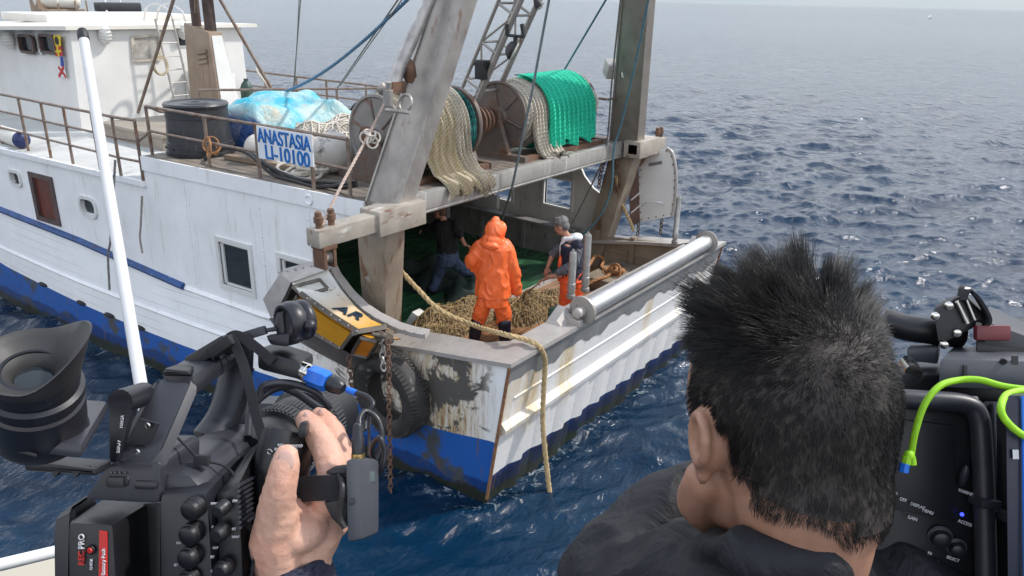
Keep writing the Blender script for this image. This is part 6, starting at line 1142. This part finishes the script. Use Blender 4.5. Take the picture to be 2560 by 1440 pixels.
# viewfinder
va = K(70, 880, .455)-K(105, 1100, .50); va /= np.linalg.norm(va); vo = K(104, 1075, .52)
vf = empty('viewfinder', 'large black viewfinder tube with a flared rubber eyecup at the left edge', 'viewfinder', K(104, 1110, .52))
g = MB(); bx8(g, [(-60, 1085), (205, 1110), (205, 1150), (-60, 1118)], .50, [(30, 985), (270, 1000), (272, 1030), (30, 1020)], .58, .004); obj('viewfinder_base', g, m_cam2, vf)
g = MB(); pmv = .52/1920
g.lathe(vo, va, [(-.004, 100*pmv), (0, 106*pmv), (.004, 100*pmv), (.012, 104*pmv), (.030, 104*pmv), (.032, 98*pmv), (.034, 98*pmv), (.036, 106*pmv), (.042, 106*pmv), (.044, 96*pmv), (.052, 100*pmv), (.056, 96*pmv), (.057, 62*pmv), (.040, 55*pmv), (.020, 50*pmv)], 48); obj('tube_body', g, m_cam, vf, ang=30)
g = MB(); F = fr(va, rtd); base = vo+va*.052; n = 48; vs_ = []
tip = rtd/np.linalg.norm(rtd)*.95+LF*.25; tip = tip-F[:, 0]*(tip @ F[:, 0]); tip /= np.linalg.norm(tip)
for j, (rr, hh, wl_) in enumerate(((94, 0, 0), (102, .004, .1), (108, .009, .45), (112, .012, .85), (114, .0125, 1.0), (110, .0125, 1.0), (96, .009, .7), (72, .005, .25), (48, .002, .05), (40, -.006, 0))):
    for i in range(n):
        a = 2*math.pi*i/n; d = F[:, 1]*math.cos(a)+F[:, 2]*math.sin(a); k = max(0, d @ tip); lift = hh+wl_*.027*k**1.8; vs_.append(base+d*rr*pmv*(1+.16*wl_*k**3)+va*lift)
g.add(vs_, [(j*n+i, j*n+(i+1) % n, (j+1)*n+(i+1) % n, (j+1)*n+i) for j in range(9) for i in range(n)]); obj('rubber_eyecup', g, M('soft_black_rubber', (.03, .029, .029), .55, var=.15, vs=30), vf, ang=60)
g = MB(); g.lathe(base-va*.004, va, [(0, 44*pmv), (.001, 40*pmv), (.0015, .001)], 24); obj('eyepiece_lens', g, m_glass, vf)
g = MB(); bx8(g, [(20, 1115), (95, 1135), (90, 1148), (20, 1128)], .492, [(40, 1090), (100, 1100), (100, 1120), (40, 1115)], .51, .002); obj('base_latch', g, m_camk, vf)
g = MB(); bx8(g, [(58, 1150), (240, 1172), (245, 1190), (62, 1178)], .54, [(90, 1135), (280, 1150), (280, 1170), (95, 1160)], .60, .003); 
for x in (138, 190): g.prism([K(x-10, 1178, .54), K(x+12, 1178, .54), K(x-2, 1194, .54)], LF*.01)
obj('mirror_cover', g, m_camk, vf)
g = MB(); bx8(g, [(270, 1000), (335, 992), (300, 1160), (272, 1160)], .60, [(290, 985), (350, 980), (330, 1120), (290, 1120)], .64, .004); g.bar(K(300, 1005, .60), K(360, 985, .64), .010, 14); obj('hinge_arm', g, m_cam, vf)
text('panel_print', 'MIRROR', m_print, vf, K(306, 1070, .597), upd+rtd/np.linalg.norm(rtd)*.1, -rtd, pm(7), .9, .0003); text('panel_print', 'DISPLAY', m_print, vf, K(298, 1133, .597), upd+rtd/np.linalg.norm(rtd)*.1, -rtd, pm(7), .9, .0003)
# --- transmitter
tm = empty('wireless_transmitter', 'grey wireless microphone transmitter box strapped beside the hand', 'transmitter', K(905, 1350, .62))
g = MB(); bx8(g, [(862, 1150), (900, 1144), (905, 1350), (866, 1356)], .60, [(900, 1140), (950, 1150), (950, 1330), (905, 1352)], .64, .004); bx_ = obj('transmitter_case', g, m_cgrey, tm)
g = MB(); g.prism([K(893, 1150, .604), K(902, 1149, .605), K(905, 1345, .605), K(897, 1346, .604)], LF*.002); g.prism([K(872, 1250, .598), K(884, 1248, .598), K(884, 1262, .598), K(872, 1264, .598)], LF*.002, .0005); obj('case_seam', g, m_cam2, bx_)
g = MB(); g.hexa([K(922, 1178, .617), K(938, 1178, .628), K(938, 1205, .628), K(922, 1205, .617), K(922, 1178, .621), K(938, 1178, .632), K(938, 1205, .632), K(922, 1205, .621)]); obj('display_window', g, M('lcd_grey', (.10, .13, .13), .2, var=0), bx_)
g = MB(); g.lathe(K(895, 1146, .615), upd, [(0, .0055), (.004, .0055)], 18); ap_ = obj('gold_connector', g, M('brass', (.5, .36, .14), .3, .9, var=.1), tm)
g = MB(); g.lathe(K(895, 1134, .615), upd, [(0, .0050), (.012, .0052), (.013, .0045), (.022, .0042), (.024, .003)], 18); obj('cable_plug', g, m_cam, tm)
g = MB(); ribbon(g, [K(735, 1226, .640), K(765, 1222, .622), K(810, 1220, .612), K(868, 1222, .612)], .020, .002, upd); obj('grip_strap', g, m_web, vc)
g = MB(); slab(g, [(806, 1256), (848, 1250), (868, 1256), (868, 1322), (850, 1322), (826, 1296)], .610, .008, .003); slab(g, [(806, 1186), (830, 1172), (868, 1168), (868, 1192), (830, 1192)], .612, .008, .003); g.tube(smooth([K(848, 1190, .612), K(856, 1220, .60), K(850, 1290, .60), K(862, 1320, .60)]), .0024, 8); obj('leather_flap', g, m_leather, vc)
# --- the hand holding the grip
hd = empty('person', 'right hand and navy cuff of a camera operator gripping the camcorder', 'person', K(720, 1500, .64))
h = MB(); 
def fing(pts, rad, n=14): limb(h, [K(*p) for p in pts], rad, n)
fing([(690, 1345, .612), (690, 1280, .602), (702, 1215, .595), (713, 1163, .596)], [.0185, .0150, .0128, .0112])         # thumb
h.ball(K(716, 1150, .598), (.0105, .013, .008), 14, 10, fr(rtd, upd))
fing([(822, 1250, .628), (832, 1180, .632), (812, 1118, .650), (782, 1072, .662), (764, 1050, .672)], [.0140, .0132, .0122, .0110, .0092])     # index
fing([(845, 1255, .645), (858, 1190, .655), (846, 1120, .672), (822, 1068, .685), (800, 1042, .692)], [.0140, .0130, .0120, .0108, .0090])   # middle
fing([(850, 1280, .665), (862, 1230, .675), (850, 1165, .70), (815, 1130, .72)], [.0125, .011, .010, .008]); fing([(842, 1310, .68), (850, 1270, .69), (835, 1220, .715), (805, 1190, .73)], [.0115, .010, .009, .007])
rings(h, [(K(730, 1480, .630), .031, .022, rtd/np.linalg.norm(rtd), LF), (K(735, 1400, .628), .030, .022, rtd/np.linalg.norm(rtd), LF), (K(752, 1345, .630), .034, .022, rtd/np.linalg.norm(rtd), LF), (K(765, 1290, .638), .030, .020, rtd/np.linalg.norm(rtd), LF), (K(800, 1240, .645), .021, .017, rtd/np.linalg.norm(rtd), LF), (K(824, 1190, .652), .0155, .015, rtd/np.linalg.norm(rtd), LF)])
h.ball(K(725, 1285, .622), (.016, .018, .012), 14, 10); h.ball(K(745, 1325, .622), (.026, .024, .016), 14, 10)
fing([(705, 1420, .618), (690, 1350, .612), (698, 1290, .604)], [.020, .021, .016])
fing([(735, 1470, .63), (740, 1600, .63)], [.028, .03])
hb = obj('hand', wrinkle(fuse(h, .0020, 7), .0007, 95, 3, 1, (1, 1, 1)), m_skin, hd)
g = MB(); F = fr(rtd, upd+LF*.15); g.ball(K(715, 1152, .5885), (.0068, .0085, .0014), 16, 8, F); obj('thumbnail', g, M('fingernail', (.58, .36, .29), .25, var=.05), hb)
for q in ((760, 1047, .663), (797, 1038, .684)): g = MB(); g.ball(K(q[0]+6, q[1]-2, q[2]), (.004, .006, .0025), 10, 6, fr(rtd-LF*.02, upd)); obj('fingernail', g, bpy.data.materials['fingernail'], hb)
g = MB(); P = smooth([K(722, 1412, .63), K(728, 1440, .63), K(735, 1500, .63), K(740, 1620, .63)]); g.tube(P, [.032]+[.0335]*5+list(np.linspace(.034, .040, len(P)-6)), 28); g.torus(P[0]+.0, P[1]-P[0], .0305, .0035, 36, 8); obj('jacket_cuff', g, cloth('navy_cuff', (.022, .024, .048), .85, .6, 90), hd)
# --- white pole and rail of our own vessel
wp = empty('white_pole', 'tall leaning white painted pole with a black cap in front of the trawler', 'pole', K(372, 1150, 1.55)); a, b = K(208, 90, 1.85), K(356, 985, 1.62); d = a-b
g = MB(); g.lathe(b-d*.35, d, [(0, .0140), (float(np.linalg.norm(d))*1.345, .0112)], 24); obj('pole_tube', g, M('glossy_white', (.62, .62, .62), .3, var=.05, vs=9, stains=(((.45, .43, .40), 20, .66, .8, (1, 1, .2)),)), wp)
g = MB(); g.lathe(a-d*.012, d, [(0, .0122), (.002, .0130), (.022, .0125), (.028, .010), (.03, .002)], 20); obj('black_cap', g, m_black, wp)
# ship side rail at the lower left
rl_ = empty('ship_rail', 'white edged cream bulwark rail of the near vessel at the bottom left corner', 'rail', K(60, 1500, 1.2)); g = MB(); g.hexa([K(-260, 1490, 1.15), K(330, 1345, 1.35), K(330, 1480, 1.35), K(-260, 1680, 1.15)]+[p-np.array([0, 0, .30]) for p in (K(-260, 1490, 1.15), K(330, 1345, 1.35), K(330, 1480, 1.35), K(-260, 1680, 1.15))], .004); obj('rail_top', g, M('cream_paint', (.60, .55, .46), .5, var=.06), rl_)
g = MB(); g.tube([K(-260, 1473, 1.16), K(330, 1333, 1.36)], .010, 10); obj('rail_edge', g, m_white2, rl_)
# ---------------------------------------------------------------- camera operator seen from behind
po = empty('person', 'dark spiky haired man in a black jacket seen from behind with a shoulder camera', 'person', K(1900, 1900, .80))
HC = K(1966, 992, .70); up0 = np.array([0, 0, 1.]); fh = FH*.93-RH*.40; fh = fh-up0*.30; fh /= np.linalg.norm(fh); uh = up0+RH*.10; uh = uh-fh*(uh @ fh); uh /= np.linalg.norm(uh); rh = np.cross(fh, uh); HF = np.stack([rh, fh, uh], 1)
def HL(x, y, z): return HC+rh*x+fh*y+uh*z
SK = np.array([.083, .100, .098])
h = MB(); h.ball(HC, SK, 32, 22, HF); h.ball(HL(0, -.030, -.085), (.066, .064, .062), 20, 14, HF); h.ball(HL(0, .034, -.075), (.062, .060, .072), 24, 16, HF); h.ball(HL(0, -.02, -.05), (.070, .072, .070), 24, 16, HF)
h.ball(HL(0, .068, -.125), (.034, .028, .026), 14, 10, HF); limb(h, [HL(0, .098, -.02), HL(0, .118, -.055), HL(0, .108, -.07)], [.009, .016, .012], 10); limb(h, [HL(-.062, .035, -.08), HL(-.052, .06, -.11), HL(-.02, .08, -.135)], [.02, .02, .02], 12); limb(h, [HL(.062, .035, -.08), HL(.052, .06, -.11), HL(.02, .08, -.135)], [.02, .02, .02], 12)
nb = K(1935, 1530, .77); limb(h, [HL(0, -.025, -.07), HL(0, -.028, -.12), (HL(0, -.03, -.12)+nb)/2, nb], [.062, .056, .056, .066], 24)
rings(h, [(K(1960, 1560, .76), .17, .10, RH, FH), (K(1960, 1750, .82), .20, .12, RH, FH), (K(1960, 2100, .9), .17, .11, RH, FH)])
for q in (-1, 1):      # ears
    c = HL(q*.080, .004, -.036); eF = np.stack([rh*q*.93+fh*.36, fh*.93-rh*q*.36, uh], 1)
    h.torus(c+eF[:, 0]*.010+uh*.004, eF[:, 0], .021, .0055, 26, 10); h.ball(c+eF[:, 0]*.004, (.006, .016, .026), 14, 10, eF); h.ball(c+eF[:, 0]*.005-uh*.027+eF[:, 1]*.004, (.007, .010, .012), 12, 8, eF); h.ball(c-eF[:, 0]*.004, (.016, .014, .026), 12, 8, eF)
sb_ = fuse(h, .0035, 5); t = NT('stubbled_skin'); k = t.mix(t.ramp(t.noise(40, 4), .35, .65), (.30, .155, .10), (.38, .20, .13)); m_hs = t.out(k, .5, 0, t.bump(t.noise(700, 3), .2, .0008)); t.b.inputs['Subsurface Weight'].default_value = .1; t.b.inputs['Subsurface Radius'].default_value = (.008, .003, .0015); t.b.inputs['Subsurface Scale'].default_value = 1.0
bh_ = obj('head_and_body', sb_, m_hs, po)
for q in (-1, 1): g = MB(); g.ball(HL(.030*q, .084, -.035), (.010, .008, .007), 10, 6, HF); obj('eye', g, m_white2, bh_)
# hair: strands rooted over the skull, flowing away from the crown whorl
wc = K(2105, 862, .60)-HC; wd = HF.T @ wc; wd /= np.linalg.norm(wd)
ELL = (((0, 0, 0), SK), ((0, -.02, -.05), np.array([.070, .072, .070])), ((0, -.030, -.085), np.array([.066, .064, .062])))
def skull_r(d):          # smooth outer radius of the three skull ellipsoids along head-local directions
    acc = 0
    for cc, rr in ELL:
        o = -np.array(cc)/rr; v = d/rr; a = (v*v).sum(1); b = (v*o).sum(1); c = o @ o-1; disc = b*b-a*c
        acc = acc+np.where(disc > 0, np.maximum((-b+np.sqrt(np.maximum(disc, 0)))/a, 0)/.1, 0)**16
    return .1*acc**(1/16.)
def skull_pt(d):
    r = skull_r(d); h = np.where(np.abs(d[:, 2:3]) < .9, np.array([[0, 0, 1.]]), np.array([[1., 0, 0]])); e1 = np.cross(d, h); e1 /= np.linalg.norm(e1, axis=1)[:, None]; e2 = np.cross(d, e1); P = []
    for e in (e1, e2):
        q = d+e*.02; q /= np.linalg.norm(q, axis=1)[:, None]; P.append(q*skull_r(q)[:, None]-d*r[:, None])
    n = np.cross(P[0], P[1]); n /= np.linalg.norm(n, axis=1)[:, None]; n *= np.sign((n*d).sum(1))[:, None]; skull_pt.n = n; return d*r[:, None]
def make_hair():
    q = np.random.default_rng(5); N = 80000; d = q.normal(size=(N, 3)); d /= np.linalg.norm(d, axis=1)[:, None]; p = skull_pt(d); NR = skull_pt.n.copy(); x, y, z = p.T
    ok = np.ones(N, bool)
    ok &= ~((y > .040-.25*np.abs(x)*0) & (z < .052)); ok &= ~((y > .012) & (z < -.005) & ~((np.abs(x) > .06) & (y < .034) & (z > -.055)))      # face, side-burns
    ok &= ~((y > -.020) & (z < -.018) & (y < .012) & (np.abs(x) > .05) & (z < -.012)); ok &= z > -.110+.006*np.sin(x*120)+.45*np.maximum(-x, 0); ok &= ~((z < -.06) & (y > -.035)); ok &= (z > -.088) | (q.random(N) < np.clip((z+.114)/.020, .15, 1)); ok &= (z < .03) | (y < -.085) | (q.random(N) < .72); ok &= ~((y > .075) & (z < .07))
    d, p = d[ok], p[ok]; N = len(p); x, y, z = p.T
    nrm = NR[ok]
    fl = p-wd*.095; fl = fl-nrm*(fl*nrm).sum(1)[:, None]; dist = np.linalg.norm(p-wd*.093, axis=1); fl /= np.linalg.norm(fl, axis=1)[:, None]+1e-9
    sw = np.cross(nrm, fl); fl = fl+sw*(.95*np.exp(-dist/.028))[:, None]+q.normal(size=(N, 3))*(1.0*np.exp(-dist/.03))[:, None]
    down = np.array([0, .0, -1.0])-nrm*(nrm @ np.array([0, 0, -1.]))[:, None]; 
    top = np.clip((z-.030)/.045, 0, 1)*np.clip((y+.085)/.06, 0, 1)          # longer spiky hair on top and in front
    side = 1-top; fl = fl+down*(side*np.clip((.03-z)/.06, 0, 1)*.9)[:, None]; fl /= np.linalg.norm(fl, axis=1)[:, None]+1e-9
    # clumps
    nc = 620; ci = q.integers(0, N, nc); cp = p[ci]; cell = np.zeros(N, int); 
    for s in range(0, N, 4000): cell[s:s+4000] = ((p[s:s+4000, None]-cp[None])**2).sum(2).argmin(1)
    cr_ = q.normal(size=(nc, 3)); L = .0062+.0045*q.random(N)+top*(.030+.010*q.random(N))*(.65+.7*q.random(nc)[cell]); L *= np.clip(1+(z+.06)*9, .62, 1)*np.where((y > .045) & (z < .07), .6, 1)
    lift = .24+.16*q.random(N)+top*.95
    dirv = fl*(1-.45*top)[:, None]+nrm*lift[:, None]+cr_[cell]*(.10+.26*top)[:, None]+q.normal(size=(N, 3))*.13; dirv /= np.linalg.norm(dirv, axis=1)[:, None]
    tipc = cp[cell]+(dirv*L[:, None]); T = p+dirv*L[:, None]; T = T+(tipc-T)*(.16+.68*top)[:, None]
    bend = fl*(L*.22)[:, None]-nrm*(L*.10*(1-top))[:, None]
    K_ = 5; P = np.zeros((N, K_, 3))
    for i in range(K_): s = i/(K_-1); P[:, i] = p*(1-s)+T*s+bend*(s*s-s*.25)[..., None] if np.ndim(s) else p*(1-s)+T*s+bend*(s*s*.8)
    P[:, 0] -= nrm*.001; Wp = P.reshape(-1, 3) @ HF.T+HC-ORG[po]
    hc = bpy.data.hair_curves.new('hair'); hc.add_curves([K_]*N); hc.points.foreach_set('position', Wp.astype(np.float32).ravel())
    at = hc.attributes.get('radius') or hc.attributes.new('radius', 'FLOAT', 'POINT'); rad = np.tile(np.array([.00018, .00018, .00017, .00013, .00004]), N).astype(np.float32); at.data.foreach_set('value', rad)
    hm = bpy.data.materials.new('dark_hair'); hm.use_nodes = True; pb = hm.node_tree.nodes['Principled BSDF']; pb.inputs['Base Color'].default_value = (.008, .0066, .006, 1); pb.inputs['Roughness'].default_value = .34; pb.inputs['Specular IOR Level'].default_value = .34
    hc.materials.append(hm)
    o = bpy.data.objects.new('hair', hc); col.objects.link(o); o.parent = bh_; ORG[o] = ORG[po]
make_hair()
# dark scalp shade under the hair: short stubble layer following the hairline
g = MB(); nn_ = 64; mm = 40; vs_ = []; keep = {}
dd = []
for j in range(mm+1):
    for i in range(nn_): a = 2*math.pi*i/nn_; t_ = math.pi*j/mm; dd.append((math.sin(t_)*math.cos(a), math.sin(t_)*math.sin(a), math.cos(t_)))
pp_ = skull_pt(np.array(dd)); ok = ~((pp_[:, 1] > .040) & (pp_[:, 2] < .055)) & ~((pp_[:, 1] > .0) & (pp_[:, 2] < -.005)) & ~((pp_[:, 1] > -.03) & (pp_[:, 2] < -.015) & (np.abs(pp_[:, 0]) > .05)) & (pp_[:, 2] > -.101+.45*np.maximum(-pp_[:, 0], 0)) & ~((pp_[:, 2] < -.058) & (pp_[:, 1] > -.04))
W_ = (pp_*1.012) @ HF.T+HC; fs = []
for j in range(mm):
    for i in range(nn_):
        f4 = (j*nn_+i, (j+1)*nn_+i, (j+1)*nn_+(i+1) % nn_, j*nn_+(i+1) % nn_)
        if all(ok[k] for k in f4): fs.append(f4)
g.add(W_, fs); obj('scalp_stubble', g, M('dark_scalp', (.035, .026, .022), .7, var=.3, vs=60), bh_, ang=80)
# jacket with raised collar, left arm up to the camera
m_jk = cloth('black_jacket', (.006, .0065, .010), .75, .45, 18, .25)
j = MB(); rings(j, [(K(1960, 1395, .725), .088, .090, RH, FH*.9-up0*.30), (K(1960, 1430, .735), .118, .105, RH, FH), (K(1958, 1500, .755), .175, .125, RH, FH), (K(1950, 1600, .80), .225, .14, RH, FH), (K(1950, 1800, .86), .235, .15, RH, FH), (K(1950, 2200, .96), .22, .15, RH, FH)])
limb(j, [K(1750, 1370, .74), K(1800, 1372, .68), K(1870, 1385, .645), K(1960, 1402, .635), K(2070, 1415, .645), K(2130, 1412, .68), K(2165, 1400, .74)], [.015, .017, .019, .020, .019, .017, .015], 14); limb(j, [K(1840, 1470, .69), K(1970, 1490, .66), K(2110, 1480, .69)], [.035, .04, .035], 14)
limb(j, [K(1740, 1530, .77), K(1620, 1500, .84), K(1510, 1470, .90)], [.072, .062, .056], 18); limb(j, [K(1510, 1470, .90), K(1560, 1385, .92), K(1665, 1268, .95), K(1790, 1215, .97)], [.056, .054, .048, .042], 18); limb(j, [K(2240, 1520, .76), K(2400, 1640, .80), K(2500, 1700, .9)], [.075, .07, .06], 18)
obj('jacket', wrinkle(fuse(j, .005, 4), 0.010, 10, 2, 1, (1, 1, 1)), m_jk, po)
h = MB(); hand(h, K(1790, 1210, .97), LF*.3+RH*.8, -up0, .95, .7); obj('hand', fuse(h, .003, 3), m_hs, po)
# ---------------------------------------------------------------- shoulder camera on the right
sc_ = empty('shoulder_camera', 'big black shoulder video camera with a lime green cord at the right edge', 'video camera', K(2420, 1800, .80))
g = MB(); bx8(g, [(2120, 1000), (2445, 1030), (2470, 1700), (2100, 1700)], .735, [(2150, 940), (2500, 955), (2540, 1600), (2160, 1600)], .90, .008); sbd = obj('body', g, m_camk, sc_)
g = MB(); g.tube(smooth([K(2130, 990, .745), K(2300, 1000, .735), K(2410, 1010, .732), K(2445, 1040, .730), K(2455, 1120, .728), K(2462, 1300, .725), K(2470, 1700, .72)], 8), .0095, 16); g.bar(K(2130, 985, .75), K(2440, 1005, .74), .006); obj('rounded_frame', g, m_cam2, sbd)
g = MB(); pl_ = [K(x, y, .7335) for x, y in ((2160, 1035), (2385, 1062), (2384, 1300), (2150, 1255))]; g.prism(pl_, LF*-.003, .0012); obj('recessed_cover', g, m_camk, sbd)
g = MB(); bx8(g, [(2490, 1025), (2560, 1040), (2590, 1700), (2500, 1700)], .73, [(2500, 1000), (2700, 1010), (2700, 1600), (2520, 1600)], .85, .005); obj('rear_block', g, m_cam, sc_)
g = MB(); bx8(g, [(2512, 985), (2640, 985), (2660, 1700), (2520, 1700)], .66, [(2530, 975), (2700, 975), (2700, 1600), (2540, 1600)], .72, .006); bt_ = obj('battery', g, M('dark_blue_black_plastic', (.008, .011, .028), .4, var=.1), sc_)
g = MB(); g.bar(K(2556, 990, .658), K(2566, 1700, .655), .0012, 6); obj('blue_stripe', g, m_xlr, bt_)
g = MB(); g.prism([K(x, y, .658) for x, y in ((2531, 1124), (2546, 1124), (2547, 1147), (2532, 1147))], LF*-.0006); obj('small_label', g, m_print, bt_)
g = MB(); bx8(g, [(2350, 895), (2680, 905), (2680, 985), (2345, 970)], .75, [(2380, 865), (2700, 868), (2700, 930), (2385, 930)], .84, .005); obj('top_box', g, m_cgrey, sc_)
g = MB(); g.prism([K(x, y, .749) for x, y in ((2408, 912), (2416, 912), (2418, 950), (2408, 950))], LF*-.002); g.prism([K(x, y, .752) for x, y in ((2528, 888), (2544, 888), (2544, 922), (2528, 922))], LF*-.002); g.lathe(K(2508, 903, .75), -LF, [(0, .0035), (.002, .003)], 12); obj('box_slots', g, m_camk, sc_)
g = MB(); g.tube(smooth([K(2205, 800, .86), K(2260, 818, .85), K(2330, 828, .84), K(2400, 838, .84)]), [.0145]*25, 16); obj('top_tube', g, m_camk, sc_)
g = MB(); bx8(g, [(2330, 770), (2405, 735), (2470, 800), (2345, 868)], .80, [(2345, 755), (2415, 728), (2480, 790), (2360, 850)], .83, .006); st_ = obj('leather_handle_pad', g, m_leather, sc_)
g = MB(); ribbon(g, [K(2402, 752, .80), K(2415, 724, .80), K(2440, 740, .80), K(2468, 790, .80), K(2455, 812, .805)], .022, .003, LF); obj('strap_end', g, m_web, st_)
g = MB(); g.bar(K(2392, 752, .797), K(2420, 808, .797), .0022, 8); g.bar(K(2412, 738, .797), K(2438, 800, .797), .0018, 8); g.box(K(2418, 725, .797), (.004, .0025, .002)); g.box(K(2448, 808, .797), (.004, .0025, .002)); obj('buckle', g, m_chrome, st_)
for x, y in ((2372, 764), (2338, 790), (2392, 832), (2360, 862)): g = MB(); g.lathe(K(x, y, .799), -LF, [(0, .0045), (.002, .004), (.003, .002)], 14); obj('strap_stud', g, m_chrome, st_)
g = MB(); bx8(g, [(2460, 800), (2680, 880), (2680, 930), (2460, 870)], .80, [(2470, 760), (2700, 870), (2700, 900), (2480, 840)], .86, .005); obj('top_arm', g, m_cam2, sc_); g = MB(); g.box(K(2480, 832, .795), (.018, .008, .004), fr(rtd, upd), .003); obj('red_lamp', g, M('dull_red', (.12, .015, .02), .4), sc_)
g = MB(); bx8(g, [(2265, 872), (2345, 868), (2345, 912), (2270, 902)], .82, [(2275, 860), (2350, 856), (2350, 890), (2280, 885)], .86, .003); obj('grey_bracket', g, m_cgrey, sc_)
g = MB(); bx8(g, [(2200, 930), (2600, 945), (2600, 1010), (2200, 1000)], .79, [(2200, 905), (2600, 900), (2600, 960), (2200, 950)], .90, .006); bx8(g, [(2440, 850), (2640, 860), (2640, 910), (2440, 900)], .80, [(2440, 780), (2640, 800), (2640, 860), (2440, 850)], .88, .006); obj('top_plate', g, m_camk, sc_)
g = MB(); g.lathe(K(2285, 932, .79), LF, [(0, .0042), (0, .0085), (.03, .0085)], 18); g.bar(K(2258, 930, .80), K(2284, 930, .80), .006, 10); obj('rod_end', g, m_chrome, sc_)
for x, y, r in ((2350, 1342, 27), (2391, 1368, 22)): g = MB(); rr = .73/1920*r; g.lathe(K(x, y, .732), -LF, [(-.004, rr), (.001, rr), (.0015, rr*.8), (.008, rr*.75), (.009, rr*.6), (.0092, .0003)], 22); kb = obj('control_knob', g, m_cam, sbd); g = MB(); g.torus(K(x, y, .7315), -LF, rr*1.02, .0006, 24, 6); obj('knob_ring', g, m_cgrey, kb)
for k, (x, y, s_) in enumerate(((2395, 1228, 'WARNING'), (2394, 1305, 'ACCESS'), (2215, 1230, 'AUTO'), (2248, 1250, 'OFF'), (2275, 1262, 'DISPLAY'), (2305, 1278, 'MENU'), (2268, 1295, 'GAIN'), (2318, 1385, 'IN'), (2365, 1395, 'SELECT'))): text('panel_print', s_, m_print, sbd, K(x, y, .728), rtd+upd*-.35*np.linalg.norm(rtd), upd, .73/1920*8, .9, .0003)
lm_ = bpy.data.materials.new('blue_led'); lm_.use_nodes = True; pb = lm_.node_tree.nodes['Principled BSDF']; pb.inputs['Base Color'].default_value = (.02, .03, .4, 1); pb.inputs['Emission Color'].default_value = (.05, .08, 1, 1); pb.inputs['Emission Strength'].default_value = 1.2
g = MB(); g.ball(K(2405, 1286, .7285), .0019, 10, 8); obj('access_light', g, lm_, sbd)
g = MB(); g.bar(K(2340, 1400, .731), K(2342, 1600, .731), .003, 8); g.box(K(2345, 1432, .73), (.012, .003, .004), fr(rtd, upd), .001); obj('lower_switches', g, m_cgrey, sbd)
g = MB(); g.ball(K(2410, 1190, .727), (.004, .004, .012), 12, 8); g.box(K(2462, 1255, .72), (.010, .004, .012), fr(rtd, upd), .003); g.box(K(2500, 1285, .725), (.006, .004, .02), fr(rtd, upd), .003); obj('side_controls', g, m_cam2, sbd)
m_lime = M('lime_cord', (.30, .62, .015), .6, var=.12, vs=200, bump=.5, bs=900, bd=.0006)
lc = empty('lime_cord', 'bright lime green cord looped over the right shoulder camera', 'cord', K(2268, 1160, .70)); g = MB(); g.tube(smooth([K(2275, 1155, .705), K(2288, 1080, .70), K(2312, 1010, .698), K(2350, 965, .70), K(2400, 950, .705), K(2450, 950, .70), K(2510, 966, .69), K(2580, 975, .68)]), .0031, 10); g.tube(smooth([K(2580, 972, .68), K(2520, 985, .668), K(2503, 1015, .655), K(2510, 1045, .652), K(2545, 1080, .652), K(2600, 1110, .652)]), .0031, 10); g.ball(K(2272, 1142, .703), (.0062, .005, .007), 12, 8); g.bar(K(2268, 1142, .70), K(2264, 1160, .70), .004, 8); g.bar(K(2280, 1142, .70), K(2283, 1162, .70), .003, 8); obj('cord_loop', g, m_lime, lc); g = MB(); g.bar(K(2262, 1158, .70), K(2258, 1180, .70), .0045, 8); obj('blue_end', g, m_xlr, lc)
